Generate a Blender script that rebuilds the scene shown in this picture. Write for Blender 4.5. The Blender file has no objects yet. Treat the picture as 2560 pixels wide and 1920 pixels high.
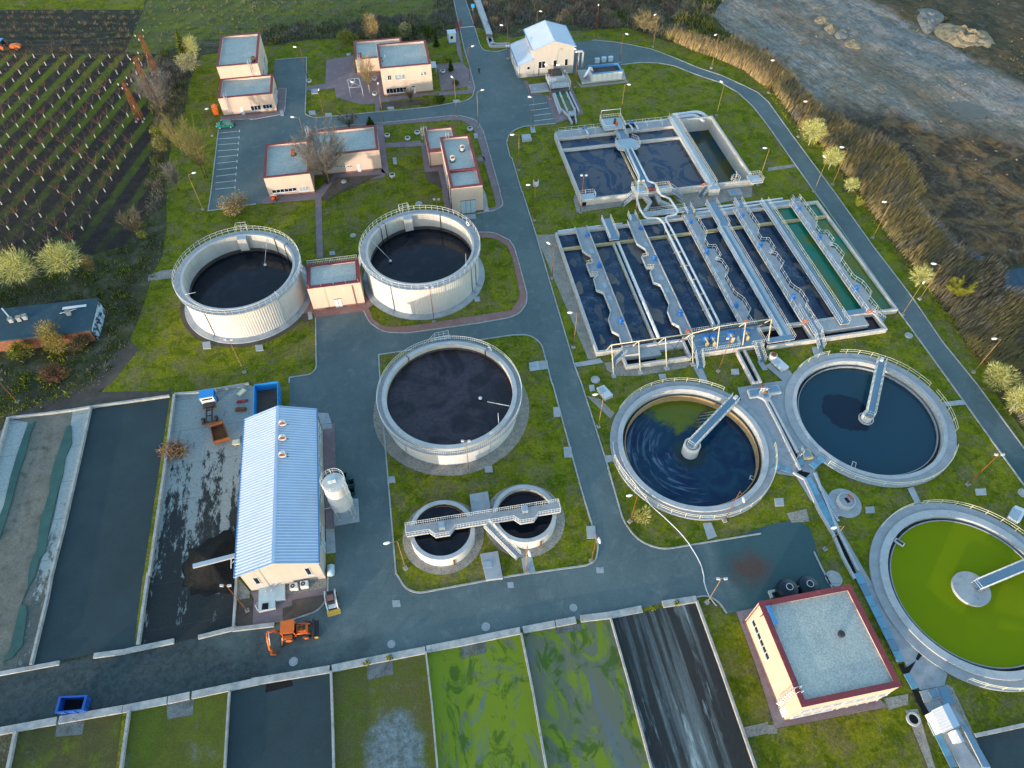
import bpy, math, random
from mathutils import Vector, Matrix
from mathutils.geometry import tessellate_polygon
RND = random.Random(11)
SC = bpy.context.scene
COL = SC.collection
rad = math.radians
# ------------------------------------------------------------------ camera
F_PX, PITCH, ROLL, CAMH = 1720.6, rad(51.8786), rad(.0516), 88.0
_cp, _sp, _cr, _sr = math.cos(PITCH), math.sin(PITCH), math.cos(ROLL), math.sin(ROLL)
_R = Matrix(((_cr, -_sr, 0), (_sr, _cr, 0), (0, 0, 1))) @ Matrix(((1, 0, 0), (0, -_sp, -_cp), (0, _cp, -_sp)))
cam = bpy.data.cameras.new('camera')
cam.sensor_width = 36
cam.lens = F_PX / 2560 * 36
cam.clip_end = 3000
camo = bpy.data.objects.new('camera', cam)
COL.objects.link(camo)
_m = _R.transposed().to_4x4()
camo.matrix_world = Matrix.Translation((0, 0, CAMH)) @ _m @ Matrix.Diagonal((1, -1, -1, 1))
SC.camera = camo
# survey helper: the plan was measured on sections of the site photo; every point is turned into a metre position on the ground (or at height z)
SECT = {51: (500, 60, 320 / 2212), 52: (640, 300, 320 / 2212), 53: (1040, 300, 320 / 2212), 54: (560, 1340, 320 / 1770),
        55: (1840, 1440, 320 / 2212), 56: (1240, 40, 400 / 2212), 57: (1560, 420, 320 / 2212), 58: (1820, 880, 320 / 1475)}
def P(t, x, y, z=0.0):
    if t in SECT:
        a, b, s = SECT[t]; px, py = a + s * x, b + s * y
    else:
        r, c = divmod(t, 10); s = 640 / 2212
        px, py = (c - 1) * 640 + s * x, (r - 1) * 480 + s * y
    d = _R.transposed() @ Vector((px - 1280, py - 960, F_PX))
    k = (z - CAMH) / d.z
    return Vector((0, 0, CAMH)) + d * k
YAW = rad(10.65)
_c, _s = math.cos(YAW), math.sin(YAW)
def UV(u, v, z=0.0):            # site grid -> world
    return Vector((_c * u - _s * v, _s * u + _c * v, z))
def uv(p):
    return (_c * p.x + _s * p.y, -_s * p.x + _c * p.y)
def pth(s, z=0.0, closed=True):  # "22 10,20 30,40:2 ..." -> list of Vectors with filleted corners
    t = None; pts = []
    for w in s.split():
        if ',' not in w: t = int(w); continue
        r = 0.0
        if ':' in w: w, r = w.split(':'); r = float(r)
        a, b = w.split(','); pts.append((P(t, float(a), float(b), z), r))
    return fil(pts, closed)
def fil(pts, closed=True):
    out = []; n = len(pts)
    for i, (p, r) in enumerate(pts):
        if r <= 0 or (not closed and i in (0, n - 1)): out.append(p.copy()); continue
        a, b = pts[i - 1][0], pts[(i + 1) % n][0]
        d1, d2 = (a - p), (b - p); l1, l2 = d1.length, d2.length
        d1 /= l1; d2 /= l2
        ang = math.acos(max(-1, min(1, d1.dot(d2))))
        if ang > 3.1: out.append(p.copy()); continue
        t = min(r / math.tan(ang / 2), l1 * .48, l2 * .48)
        p1, p2 = p + d1 * t, p + d2 * t
        for k in range(7):
            q = k / 6
            out.append(p1 * (1 - q) ** 2 + p * 2 * q * (1 - q) + p2 * q * q)
    return out
def smooth(pts, n=5, closed=False):  # Catmull-Rom
    out = []; L = len(pts)
    for i in range(L if closed else L - 1):
        g = lambda k: pts[k % L] if closed else pts[max(0, min(L - 1, k))]
        p0, p1, p2, p3 = g(i - 1), g(i), g(i + 1), g(i + 2)
        for k in range(n):
            t = k / n
            out.append(.5 * ((2 * p1) + (p2 - p0) * t + (2 * p0 - 5 * p1 + 4 * p2 - p3) * t * t + (3 * p1 - p0 - 3 * p2 + p3) * t ** 3))
    if not closed: out.append(pts[-1].copy())
    return out
def circ(c, r, n=64, z=None, a0=0, a1=None):
    full = a1 is None
    a1 = a0 + 2 * math.pi if full else a1
    m = n if full else n + 1
    return [Vector((c[0] + r * math.cos(a0 + (a1 - a0) * i / n), c[1] + r * math.sin(a0 + (a1 - a0) * i / n), z or 0.0)) for i in range(m)]
# ------------------------------------------------------------------ mesh builder
class MB:
    def __init__(s): s.v = []; s.f = []; s.m = []; s.mats = []; s.sm = []
    def mi(s, mat):
        if mat not in s.mats: s.mats.append(mat)
        return s.mats.index(mat)
    def face(s, pts, mat, sm=False):
        o = len(s.v); s.v += [tuple(p) for p in pts]; s.f.append(tuple(range(o, o + len(pts)))); s.m.append(s.mi(mat)); s.sm.append(sm)
    def quads(s, A, B, mat, closed=True, sm=False):   # skin between two equal loops
        n = len(A); o = len(s.v); s.v += [tuple(p) for p in A] + [tuple(p) for p in B]; k = s.mi(mat)
        for i in range(n if closed else n - 1):
            j = (i + 1) % n
            s.f.append((o + i, o + j, o + n + j, o + n + i)); s.m.append(k); s.sm.append(sm)
    def sheet(s, loop, z, mat, holes=()):
        loops = [[Vector((p.x, p.y, 0)) for p in l] for l in [loop] + list(holes)]
        o = len(s.v); flat = [p for l in loops for p in l]
        s.v += [(p.x, p.y, z) for p in flat]; k = s.mi(mat)
        for t in tessellate_polygon(loops):
            a, b, c = (flat[i] for i in t)
            if (b - a).cross(c - a).z < 0: t = (t[0], t[2], t[1])
            s.f.append(tuple(o + i for i in t)); s.m.append(k); s.sm.append(False)
    def prism(s, loop, z0, z1, mat, top=None, bottom=False):
        s.quads([Vector((p.x, p.y, z0)) for p in loop], [Vector((p.x, p.y, z1)) for p in loop], mat)
        s.sheet(loop, z1, top or mat)
        if bottom: s.sheet(loop, z0, mat)
    def bx(s, c, sx, sy, sz, mat, yaw=0.0, M=None):  # centred box
        m = Matrix.Rotation(yaw, 3, 'Z') if M is None else M
        c = Vector(c); q = [c + m @ Vector((x * sx / 2, y * sy / 2, z * sz / 2)) for z in (-1, 1) for x, y in ((-1, -1), (1, -1), (1, 1), (-1, 1))]
        o = len(s.v); s.v += [tuple(p) for p in q]; k = s.mi(mat)
        for f in ((3, 2, 1, 0), (4, 5, 6, 7), (0, 1, 5, 4), (1, 2, 6, 5), (2, 3, 7, 6), (3, 0, 4, 7)):
            s.f.append(tuple(o + i for i in f)); s.m.append(k); s.sm.append(False)
    def ub(s, u0, u1, v0, v1, z0, z1, mat, top=None):   # site-grid box
        s.prism([UV(u0, v0), UV(u1, v0), UV(u1, v1), UV(u0, v1)], z0, z1, mat, top, True)
    def bar(s, a, b, w, h, mat):          # rectangular bar between two 3-D points (h along up)
        a, b = Vector(a), Vector(b); d = (b - a); L = d.length
        if L < 1e-6: return
        d /= L; up = Vector((0, 0, 1)) if abs(d.z) < .95 else Vector((1, 0, 0))
        x = d.cross(up).normalized(); y = x.cross(d)
        s.bx((a + b) / 2, w, L, h, mat, M=Matrix((x, d, y)).transposed())
    def tube(s, pts, r, mat, n=6, closed=False, cap=True, sm=True):
        pts = [Vector(p) for p in pts]; N = len(pts); rings = []
        rr = r if isinstance(r, (list, tuple)) else [r] * N
        for i, p in enumerate(pts):
            a = pts[(i - 1) % N] if (closed or i > 0) else p
            b = pts[(i + 1) % N] if (closed or i < N - 1) else p
            d = (b - a)
            d = d.normalized() if d.length > 1e-9 else Vector((0, 0, 1))
            up = Vector((0, 0, 1)) if abs(d.z) < .9 else Vector((0, 1, 0))
            x = d.cross(up).normalized(); y = x.cross(d)
            rings.append([p + (x * math.cos(2 * math.pi * k / n) + y * math.sin(2 * math.pi * k / n)) * rr[i] for k in range(n)])
        o = len(s.v); k = s.mi(mat)
        for R_ in rings: s.v += [tuple(p) for p in R_]
        for i in range(N if closed else N - 1):
            j = (i + 1) % N
            for q in range(n):
                w = (q + 1) % n
                s.f.append((o + i * n + q, o + i * n + w, o + j * n + w, o + j * n + q)); s.m.append(k); s.sm.append(sm)
        if cap and not closed and n > 2:
            s.f.append(tuple(o + q for q in reversed(range(n)))); s.m.append(k); s.sm.append(False)
            s.f.append(tuple(o + (N - 1) * n + q for q in range(n))); s.m.append(k); s.sm.append(False)
    def lathe(s, c, prof, mat, n=48, cap0=False, cap1=False, sm=True, a0=0, a1=None):  # prof: list of (r, z)
        rings = [circ(c, r, n, z, a0, a1) for r, z in prof]
        for i in range(len(prof) - 1): s.quads(rings[i], rings[i + 1], mat, a1 is None, sm)
        if cap0: s.sheet(rings[0], prof[0][1], mat)
        if cap1: s.sheet(rings[-1], prof[-1][1], mat)
    def cyl(s, c, r, z0, z1, mat, n=16, top=None, r1=None):
        s.lathe(c, [(r, z0), (r if r1 is None else r1, z1)], mat, n, sm=n > 10)
        s.sheet(circ(c, r if r1 is None else r1, n), z1, top or mat)
    def ring(s, c, r0, r1, z0, z1, mat, n=72, top=None, a0=0, a1=None):  # annular wall
        s.lathe(c, [(r0, z0), (r0, z1)], mat, n, a0=a0, a1=a1); s.lathe(c, [(r1, z0), (r1, z1)], mat, n, a0=a0, a1=a1)
        s.lathe(c, [(r0, z1), (r1, z1)], top or mat, n, sm=False, a0=a0, a1=a1)
    def off(s, pts, d, closed):
        out = []; n = len(pts)
        for i, p in enumerate(pts):
            a = pts[i - 1] if (closed or i > 0) else None
            b = pts[(i + 1) % n] if (closed or i < n - 1) else None
            t1 = (p - a).to_2d() if a is not None else (b - p).to_2d()
            t2 = (b - p).to_2d() if b is not None else (p - a).to_2d()
            t1 = t1.normalized() if t1.length > 1e-6 else t2.normalized(); t2 = t2.normalized() if t2.length > 1e-6 else t1
            n1 = Vector((-t1.y, t1.x)); n2 = Vector((-t2.y, t2.x)); m = n1 + n2
            m = m.normalized() if m.length > 1e-6 else n1
            k = 1 / max(.35, m.dot(n1))
            out.append(Vector((p.x + m.x * d * k, p.y + m.y * d * k, p.z)))
        return out
    def strip(s, pts, w, z0, z1, mat, closed=False, side=0, top=None):  # wall / kerb along a line; z0,z1 are added to the points' z
        L = s.off(pts, w * (.5 if side == 0 else (1 if side > 0 else 0)), closed)
        R_ = s.off(pts, -w * (.5 if side == 0 else (1 if side < 0 else 0)), closed)
        zz = lambda l, z: [Vector((p.x, p.y, p.z + z)) for p in l]
        a, b, c, d = zz(L, z0), zz(L, z1), zz(R_, z1), zz(R_, z0)
        s.quads(a, b, mat, closed); s.quads(b, c, top or mat, closed); s.quads(c, d, mat, closed)
        if not closed:
            s.face([a[0], b[0], c[0], d[0]], mat); s.face([a[-1], b[-1], c[-1], d[-1]], mat)
    def ribbon(s, pts, w, z, mat, closed=False, side=0):
        L = s.off(pts, w * (.5 if side == 0 else (1 if side > 0 else 0)), closed)
        R_ = s.off(pts, -w * (.5 if side == 0 else (1 if side < 0 else 0)), closed)
        s.quads([Vector((p.x, p.y, p.z + z)) for p in R_], [Vector((p.x, p.y, p.z + z)) for p in L], mat, closed)
    def rail(s, pts, mat, h=1.05, sp=1.5, r=.035, rails=(1.0, .5), closed=False, bal=0):
        pts = [Vector(p) for p in pts]
        for k in rails: s.tube([p + Vector((0, 0, h * k)) for p in pts], r, mat, 4, closed, sm=False)
        segs = list(zip(pts, pts[1:] + ([pts[0]] if closed else [])))
        if not closed: segs = segs[:len(pts) - 1]
        acc = 0.0; first = True
        step = bal or sp
        for a, b in segs:
            L = (b - a).length
            if L < 1e-6: continue
            t = 0.0 if first else step - acc
            first = False
            while t <= L + 1e-6:
                q = a + (b - a) * (t / L)
                rr = r
                s.tube([q, q + Vector((0, 0, h))], rr if not bal else r * .7, mat, 4, cap=False, sm=False); t += step
            acc = L - (t - step)
    def build(s, name, parent=None, loc=None):
        me = bpy.data.meshes.new(name)
        o = bpy.data.objects.new(name, me)
        l = Vector(loc) if loc is not None else Vector((0, 0, 0))
        if parent is not None:
            l = wloc(parent)
            o.parent = parent
        elif loc is not None: o.location = l
        me.from_pydata([(x - l.x, y - l.y, z - l.z) for x, y, z in s.v], [], s.f)
        for m in s.mats: me.materials.append(m)
        me.polygons.foreach_set('material_index', s.m)
        me.polygons.foreach_set('use_smooth', s.sm)
        me.update(); COL.objects.link(o)
        return o
def wloc(o):
    l = Vector(o.location)
    while o.parent is not None: o = o.parent; l += Vector(o.location)
    return l
def tag(o, label=None, cat=None, group=None, kind=None):
    if label: o['label'] = label
    if cat: o['category'] = cat
    if group: o['group'] = group
    if kind or cat: o['kind'] = kind or 'thing'
    return o
def thing(name, label, cat, loc=(0, 0, 0), group=None):
    o = bpy.data.objects.new(name, None); COL.objects.link(o); o.location = loc; o.empty_display_size = .5
    return tag(o, label, cat, group)
def struct(name, mb, label=None): return tag(mb.build(name), label, None, None, 'structure')
def dup(o, loc=None, rotz=None, scale=None, label=None, parent=None, group=None):
    c = o.copy(); COL.objects.link(c)
    if parent is not None: c.parent = parent
    if loc is not None: c.location = loc
    if rotz is not None: c.rotation_euler = (0, 0, rotz)
    if scale is not None: c.scale = (scale,) * 3 if not isinstance(scale, tuple) else scale
    if label: c['label'] = label
    if group: c['group'] = group
    for ch in list(o.children): dup(ch, parent=c)
    return c
# ------------------------------------------------------------------ materials
class NB:
    def __init__(s, name):
        s.mat = bpy.data.materials.new(name); s.mat.use_nodes = True
        s.nt = s.mat.node_tree; s.N = s.nt.nodes; s.L = s.nt.links
        s.b = s.N['Principled BSDF']
    def new(s, t, **k):
        n = s.N.new(t)
        for a, v in k.items(): setattr(n, a, v)
        return n
    def link(s, a, b): s.L.new(a, b)
    def put(s, sock, v):
        if hasattr(v, 'is_linked'): s.link(v, sock)
        elif isinstance(v, (tuple, list)): sock.default_value = tuple(v) + ((1,) if len(v) == 3 and sock.type == 'RGBA' else ())
        else: sock.default_value = v
    def pos(s, scale=(1, 1, 1), yaw=True, loc=(0, 0, 0)):
        g = s.new('ShaderNodeNewGeometry'); m = s.new('ShaderNodeMapping')
        m2 = s.new('ShaderNodeMapping'); m2.inputs['Scale'].default_value = scale; m2.inputs['Location'].default_value = loc
        m.inputs['Rotation'].default_value = (0, 0, -YAW if yaw else 0)
        s.link(g.outputs['Position'], m.inputs['Vector']); s.link(m.outputs[0], m2.inputs['Vector'])
        return m2.outputs[0]
    def obj(s, scale=(1, 1, 1)):
        g = s.new('ShaderNodeTexCoord'); m = s.new('ShaderNodeMapping'); m.inputs['Scale'].default_value = scale
        s.link(g.outputs['Object'], m.inputs['Vector']); return m.outputs[0]
    def noise(s, scale, detail=6, rough=.6, vec=None, dist=0):
        n = s.new('ShaderNodeTexNoise'); n.inputs['Scale'].default_value = scale; n.inputs['Detail'].default_value = detail
        n.inputs['Roughness'].default_value = rough; n.inputs['Distortion'].default_value = dist
        s.link(vec if vec is not None else s.pos(), n.inputs['Vector']); return n.outputs['Fac']
    def voro(s, scale, vec=None, feature='F1', out='Distance', rnd=1):
        n = s.new('ShaderNodeTexVoronoi', feature=feature); n.inputs['Scale'].default_value = scale; n.inputs['Randomness'].default_value = rnd
        s.link(vec if vec is not None else s.pos(), n.inputs['Vector']); return n.outputs[out]
    def ramp(s, fac, stops, interp='LINEAR'):
        n = s.new('ShaderNodeValToRGB'); r = n.color_ramp; r.interpolation = interp
        while len(r.elements) < len(stops): r.elements.new(.5)
        for e, (p, c) in zip(r.elements, stops):
            e.position = p; e.color = (c, c, c, 1) if not isinstance(c, (tuple, list)) else tuple(c) + (1,)
        s.put(n.inputs[0], fac); return n.outputs[0]
    def mix(s, f, a, b, mode='MIX'):
        n = s.new('ShaderNodeMix', data_type='RGBA', blend_type=mode)
        s.put(n.inputs[0], f); s.put(n.inputs[6], a); s.put(n.inputs[7], b); return n.outputs[2]
    def math(s, op, a, b=0.0, clamp=False):
        n = s.new('ShaderNodeMath', operation=op, use_clamp=clamp); s.put(n.inputs[0], a); s.put(n.inputs[1], b); return n.outputs[0]
    def sep(s, v):
        n = s.new('ShaderNodeSeparateXYZ'); s.link(v, n.inputs[0]); return n.outputs
    def grey(s, fac, lo, hi):   # noise fac (0..1) -> multiplier lo..hi
        n = s.new('ShaderNodeMapRange'); s.put(n.inputs[0], fac); n.inputs[1].default_value = .25; n.inputs[2].default_value = .75
        n.inputs[3].default_value = lo; n.inputs[4].default_value = hi; return n.outputs[0]
    def mul(s, col, fac):
        return s.mix(1.0, col, s.comb(fac), 'MULTIPLY')
    def comb(s, f):
        n = s.new('ShaderNodeCombineXYZ')
        for i in range(3): s.put(n.inputs[i], f)
        return n.outputs[0]
    def bump(s, h, strength=.3, dist=.05):
        n = s.new('ShaderNodeBump'); n.inputs['Strength'].default_value = strength; n.inputs['Distance'].default_value = dist
        s.put(n.inputs['Height'], h); s.link(n.outputs[0], s.b.inputs['Normal'])
    def out(s, col, rough=.85, metal=0.0, spec=.3):
        s.put(s.b.inputs['Base Color'], col); s.put(s.b.inputs['Roughness'], rough); s.b.inputs['Metallic'].default_value = metal
        s.b.inputs['Specular IOR Level'].default_value = spec; return s.mat
def gmat(name, a, b, s1=.3, c=None, s2=1.5, thr=(.55, .68), fine=(14, .25), rough=.9, bump=.25, bd=.04, metal=0.0, spec=.2, stretch=(1, 1, 1), d=None, s3=.12, thr3=(.55, .7), dist=0):
    n = NB(name); v = n.pos(stretch)
    col = n.mix(n.ramp(n.noise(s1, 8, .65, v, dist), [(.36, 0.0), (.64, 1.0)]), a, b)
    if c is not None: col = n.mix(n.ramp(n.noise(s2, 7, .7, v, dist), [(thr[0], 0.0), (thr[1], 1.0)]), col, c)
    if d is not None: col = n.mix(n.ramp(n.noise(s3, 6, .7, v, dist), [(thr3[0], 0.0), (thr3[1], 1.0)]), col, d)
    f = n.noise(fine[0], 4, .7)
    col = n.mul(col, n.grey(f, 1 - fine[1], 1 + fine[1]))
    if bump: n.bump(f, bump, bd)
    return n.out(col, rough, metal, spec)
def flat(name, col, rough=.6, metal=0.0, spec=.35, var=.12, sc=1.2):
    n = NB(name)
    return n.out(n.mul(col, n.grey(n.noise(sc, 6, .7), 1 - var, 1 + var)), rough, metal, spec)
M = {}
# ------------------------------------------------------------------ light
SUN_EL, SUN_DIR = rad(4.5), Vector((-.62, -.785))
sky_w = bpy.data.worlds.new('World'); SC.world = sky_w; sky_w.use_nodes = True
nt = sky_w.node_tree; bg = nt.nodes['Background']
sk = nt.nodes.new('ShaderNodeTexSky'); sk.sky_type = 'NISHITA'; sk.sun_disc = False
sk.sun_elevation = SUN_EL; sk.sun_rotation = math.atan2(SUN_DIR.x, SUN_DIR.y)
sk.air_density = 1.0; sk.dust_density = .6; sk.ozone_density = 1.5
nt.links.new(sk.outputs[0], bg.inputs[0]); bg.inputs[1].default_value = .15
sl = bpy.data.lights.new('sun', 'SUN'); sl.energy = .9; sl.angle = rad(.5); sl.color = (1, .82, .66)
so = bpy.data.objects.new('sun', sl); COL.objects.link(so)
h = SUN_DIR.normalized(); sv = Vector((h.x * math.cos(SUN_EL), h.y * math.cos(SUN_EL), math.sin(SUN_EL)))
so.rotation_euler = (-sv).to_track_quat('-Z', 'Y').to_euler(); so.location = sv * 200
SC.view_settings.view_transform = 'Standard'; SC.view_settings.look = 'None'; SC.view_settings.gamma = 1
SC.view_settings.exposure = 2.62
SC.cycles.max_bounces = 6; SC.cycles.diffuse_bounces = 2; SC.cycles.glossy_bounces = 2; SC.cycles.transmission_bounces = 2
SC.cycles.caustics_reflective = False; SC.cycles.caustics_refractive = False
# ------------------------------------------------------------------ materials
def lawn():
    n = NB('lawn_grass'); v = n.pos()
    col = n.mix(n.ramp(n.noise(.11, 8, .68, v), [(.38, 0.0), (.62, 1.0)]), (.20, .21, .013), (.12, .15, .010))
    col = n.mix(n.ramp(n.noise(.38, 8, .74, v, .5), [(.46, 0.0), (.58, .85)]), col, (.065, .10, .006))
    col = n.mix(n.ramp(n.noise(.22, 8, .76, n.pos(loc=(31, 7, 0))), [(.49, 0.0), (.60, .8)]), col, (.175, .15, .07))
    col = n.mix(n.ramp(n.noise(.75, 7, .75, n.pos(loc=(3, 50, 0))), [(.54, 0.0), (.64, .75)]), col, (.13, .11, .075))
    col = n.mix(n.ramp(n.noise(1.1, 7, .75, n.pos(loc=(13, 5, 0))), [(.53, 0.0), (.66, .8)]), col, (.24, .24, .03))
    f = n.noise(2.6, 6, .8, v); col = n.mul(col, n.grey(f, .45, 1.55)); n.bump(f, .8, .3); return n.out(col, .95, 0, .04)
M['lawn'] = lawn()
M['rough'] = gmat('rough_grass', (.075, .085, .03), (.045, .055, .022), .25, (.13, .12, .085), .45, (.46, .64), (4, .5), bump=.7, bd=.3, d=(.055, .05, .035), s3=.2, thr3=(.45, .65), spec=.1)
M['field'] = gmat('field_ground', (.085, .11, .025), (.04, .06, .012), .12, (.10, .095, .055), .35, (.5, .66), (2.5, .5), bump=.7, bd=.3, spec=.1, stretch=(1, 2.2, 1))
def asphalt():
    n = NB('asphalt'); v = n.pos()
    col = n.mix(n.ramp(n.noise(.09, 8, .62, v), [(.38, 0.0), (.62, 1.0)]), (.080, .118, .126), (.108, .15, .156))
    col = n.mix(n.ramp(n.noise(.45, 8, .72, v, .6), [(.53, 0.0), (.72, .6)]), col, (.175, .205, .21)); col = n.mix(n.ramp(n.noise(.5, 8, .8, n.pos((1, .12, 1), loc=(9, 0, 0))), [(.55, 0.0), (.7, .45)]), col, (.055, .085, .095))
    xyz = n.sep(v)
    m = n.math('ADD', n.math('MULTIPLY', xyz[0], -.035), n.math('MULTIPLY', xyz[1], -.05))                       # sludge tracked in from the drying beds
    m = n.math('ADD', m, n.math('MULTIPLY', n.noise(.12, 6, .6, v), 1.6))
    m = n.ramp(n.math('ADD', m, .72), [(.35, 0.0), (.95, 1.0)])
    sp = n.ramp(n.noise(1.1, 10, .82, n.pos(loc=(4, 4, 0))), [(.42, 0.0), (.64, 1.0)])
    m = n.math('MULTIPLY', m, n.math('ADD', .62, n.math('MULTIPLY', sp, .38)))
    col = n.mix(m, col, (.019, .030, .033))
    px = n.math('SUBTRACT', xyz[0], 38.5); py = n.math('SUBTRACT', xyz[1], 31.0); dr = n.math('SQRT', n.math('ADD', n.math('MULTIPLY', px, px), n.math('MULTIPLY', n.math('MULTIPLY', py, py), 1.6)))
    wet = n.ramp(n.math('SUBTRACT', n.math('ADD', n.math('MULTIPLY', xyz[0], .09), n.math('MULTIPLY', n.noise(.2, 7, .7, v), .7)), 3.35), [(.0, 0.0), (.25, .8)]); wet = n.math('MULTIPLY', wet, n.ramp(n.math('MULTIPLY', xyz[1], .02), [(.78, 1.0), (.86, 0.0)])); col = n.mix(wet, col, (.024, .075, .088))
    rs = n.ramp(n.math('ADD', n.math('MULTIPLY', dr, .14), n.math('MULTIPLY', n.noise(.5, 7, .7, v), .8)), [(.55, .85), (.95, 0.0)]); col = n.mix(rs, col, (.085, .05, .04))
    cr = n.ramp(n.voro(.16, n.pos((1, 1, 1)), 'DISTANCE_TO_EDGE'), [(0.0, .25), (.006, 0.0)])
    col = n.mix(cr, col, (.03, .035, .04))
    f = n.noise(6, 6, .8, v); col = n.mul(col, n.grey(f, .72, 1.28)); n.bump(f, .2, .02)
    return n.out(col, .85, 0, .25)
M['asphalt'] = asphalt()
M['concrete'] = gmat('concrete', (.36, .39, .41), (.27, .30, .32), .5, (.20, .21, .21), 1.1, (.55, .75), (9, .14), bump=.15, bd=.01)
M['kerb'] = gmat('kerb_concrete', (.40, .41, .40), (.26, .27, .27), .9, (.12, .12, .10), 1.2, (.6, .75), (6, .15), bump=.1, bd=.01)
M['oldconc'] = gmat('weathered_concrete', (.33, .35, .34), (.22, .23, .22), .35, (.09, .09, .08), .8, (.55, .7), (7, .2), bump=.2, bd=.02)
M['gravel'] = gmat('gravel', (.34, .32, .28), (.24, .23, .2), .6, (.15, .14, .12), 5, (.5, .62), (12, .4), bump=.8, bd=.06)
M['soil'] = gmat('bare_soil', (.11, .09, .075), (.075, .06, .05), .5, (.06, .07, .025), .6, (.55, .7), (8, .35), bump=.6, bd=.08)
def paver(name, a, b, w=.42):
    n = NB(name); v = n.pos()
    br = n.new('ShaderNodeTexBrick'); br.inputs['Scale'].default_value = 1.0; br.inputs['Brick Width'].default_value = w; br.inputs['Row Height'].default_value = w / 2
    br.inputs['Mortar Size'].default_value = .018; br.inputs['Color1'].default_value = a + (1,); br.inputs['Color2'].default_value = b + (1,); br.inputs['Mortar'].default_value = tuple(x * .6 for x in a) + (1,)
    n.link(v, br.inputs['Vector'])
    col = n.mix(n.ramp(n.noise(.5, 7, .7, v), [(.5, 0.0), (.72, .6)]), br.outputs[0], (.30, .27, .27))
    return n.out(n.mul(col, n.grey(n.noise(5, 4, .7), .85, 1.15)), .85, 0, .2)
M['paver'] = paver('grey_pink_pavers', (.235, .175, .185), (.20, .16, .175))
M['redpaver'] = paver('red_pavers', (.29, .16, .14), (.25, .14, .13))
M['whiteline'] = flat('road_paint', (.6, .62, .62), .7, var=.35, sc=4)
# ------------------------------------------------------------------ ground
CLAR = [((27.3, 57.05), 10.5), ((55.85, 62.75), 10.95), ((60.35, 34.7), 10.4)]
def uvrect(u0, u1, v0, v1): return [UV(u0, v0), UV(u1, v0), UV(u1, v1), UV(u0, v1)]
HOLES = [circ(c, r + .2, 72) for c, r in CLAR] + [uvrect(35.15, 72.2, 110.9, 135.2), uvrect(28.0, 82.2, 71.5, 101.7),
         uvrect(31.2, 37.4, 66.7, 71.1)]
mb = MB()
big = [Vector((-420, -80, 0)), Vector((420, -80, 0)), Vector((420, 620, 0)), Vector((-420, 620, 0))]
mb.sheet(big, 0, M['rough'], HOLES); struct('ground', mb)
LAWN = pth('''11 1740,480 1640,700 1590,1000 1500,1100 1420,1659 21 1440,0 1440,330 1400,560 1330,690 1280,850 1200,1100 1050,1430 940,1659 31 860,90 1400,110 1500,95
 41 1200,640 -300,900 -400,2000 44 2600,2000 34 2600,900 2212,420 1900,0 24 1900,1500 1700,1300 1450,900 1250,650 1100,470 870,150 780,0 14 640,1659 650,1500 500,1300 270,1100 0,740
 13 2150,720 2000,600 1800,510 1500,400 1250,330 1000,240 540,270 350,260 0,330 12 2100,290 1920,240 1780,260 1600,330 1480,385 800,330 500,340 100,400''')
mb = MB(); mb.sheet(LAWN, .02, M['lawn'], HOLES); struct('lawn', mb)
ASPH = pth('''12 1690,-120 1715,40 1760,240 1800,430 1850,600 1892,760:3 1870,840:3 1820,872:3 1480,930 1000,975 500,1022:2 425,990:2 432,800 437,497 165,520 150,640 180,700 192,766 262,768 248,985:2 0,1030
 11 2212,1030 1905,1042 1890,1110 1825,1659 21 1800,165 2212,105 52 110,1450 230,1330 160,420 880,335 1040,190:2 1220,140 1900,75 2200,40 12 1100,1062 1740,997:5 1905,1035:5 1965,1140 2110,1659 22 2105,0 2140,120:3 2060,163:2 1905,188 1905,232 1785,238 1690,190 1850,300
 1930,350 2060,352:6 2190,420 23 20,480:6 60,620 130,880:5 125,970:4 60,1055:4 -20,1088 22 1900,1140 1300,1222:6 1100,1215:6 980,1130:5 930,1030 700,1055 515,1085 522,1530:2 470,1580:2 290,1605 287,1659
 32 288,210 500,215 560,345 680,338 692,760 685,1560 54 1440,560 1430,880:5 1300,1040:4 980,1150:5 800,1200 700,1235 150,1300 41 2030,455 1720,530 1510,580 1200,630 800,700 0,850 -300,900 -300,1400 0,1345 500,1255 1070,1155 1655,1040 2212,915 42 980,725 1960,545 2212,490
 43 370,410 840,340 1120,275 1590,185 1690,168:2 1790,230:2 1855,325 2100,285 44 0,195 540,100 34 500,1659 420,1440 370,1260:3 300,1200:3 150,1187:3 0,1222 33 1900,1335 1500,1400 1290,1437:6 1080,1350:6 960,1180:6 820,690 600,0
 23 590,1659 540,1500 210,380 90,0 13 85,1659 0,1370 12 2195,1360 2165,1230:5 2185,1165:4 13 30,1120:5 100,1095 380,1068 290,828 155,822:2 105,700 56 310,870 1060,800 1130,765 1735,680 1735,352 1300,342 1090,355 600,400 190,455 0,490 12 2080,450:2 1970,440:2 1935,390 1890,240 1810,0 1785,-120''')
LOOPO = pth('13 690,350 860,362 1000,385 1200,425 1400,500 1600,585 1800,650 2000,740 2120,800 2212,880 14 200,1160 570,1659 24 905,470 1250,920 1500,1290 1800,1659 34 2212,560 2600,1080', closed=False)
LOOPI = pth('13 690,610 940,563 1100,542 1250,545 1400,570 1600,650 1800,715 1950,800 2080,920 2212,1090 14 400,1659 24 1140,1050 1580,1659 34 2212,880 2500,1300', closed=False)
mb = MB(); mb.sheet(ASPH, .05, M['asphalt']); mb.sheet(LOOPO + LOOPI[::-1], .056, M['asphalt']); struct('road', mb)
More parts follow.
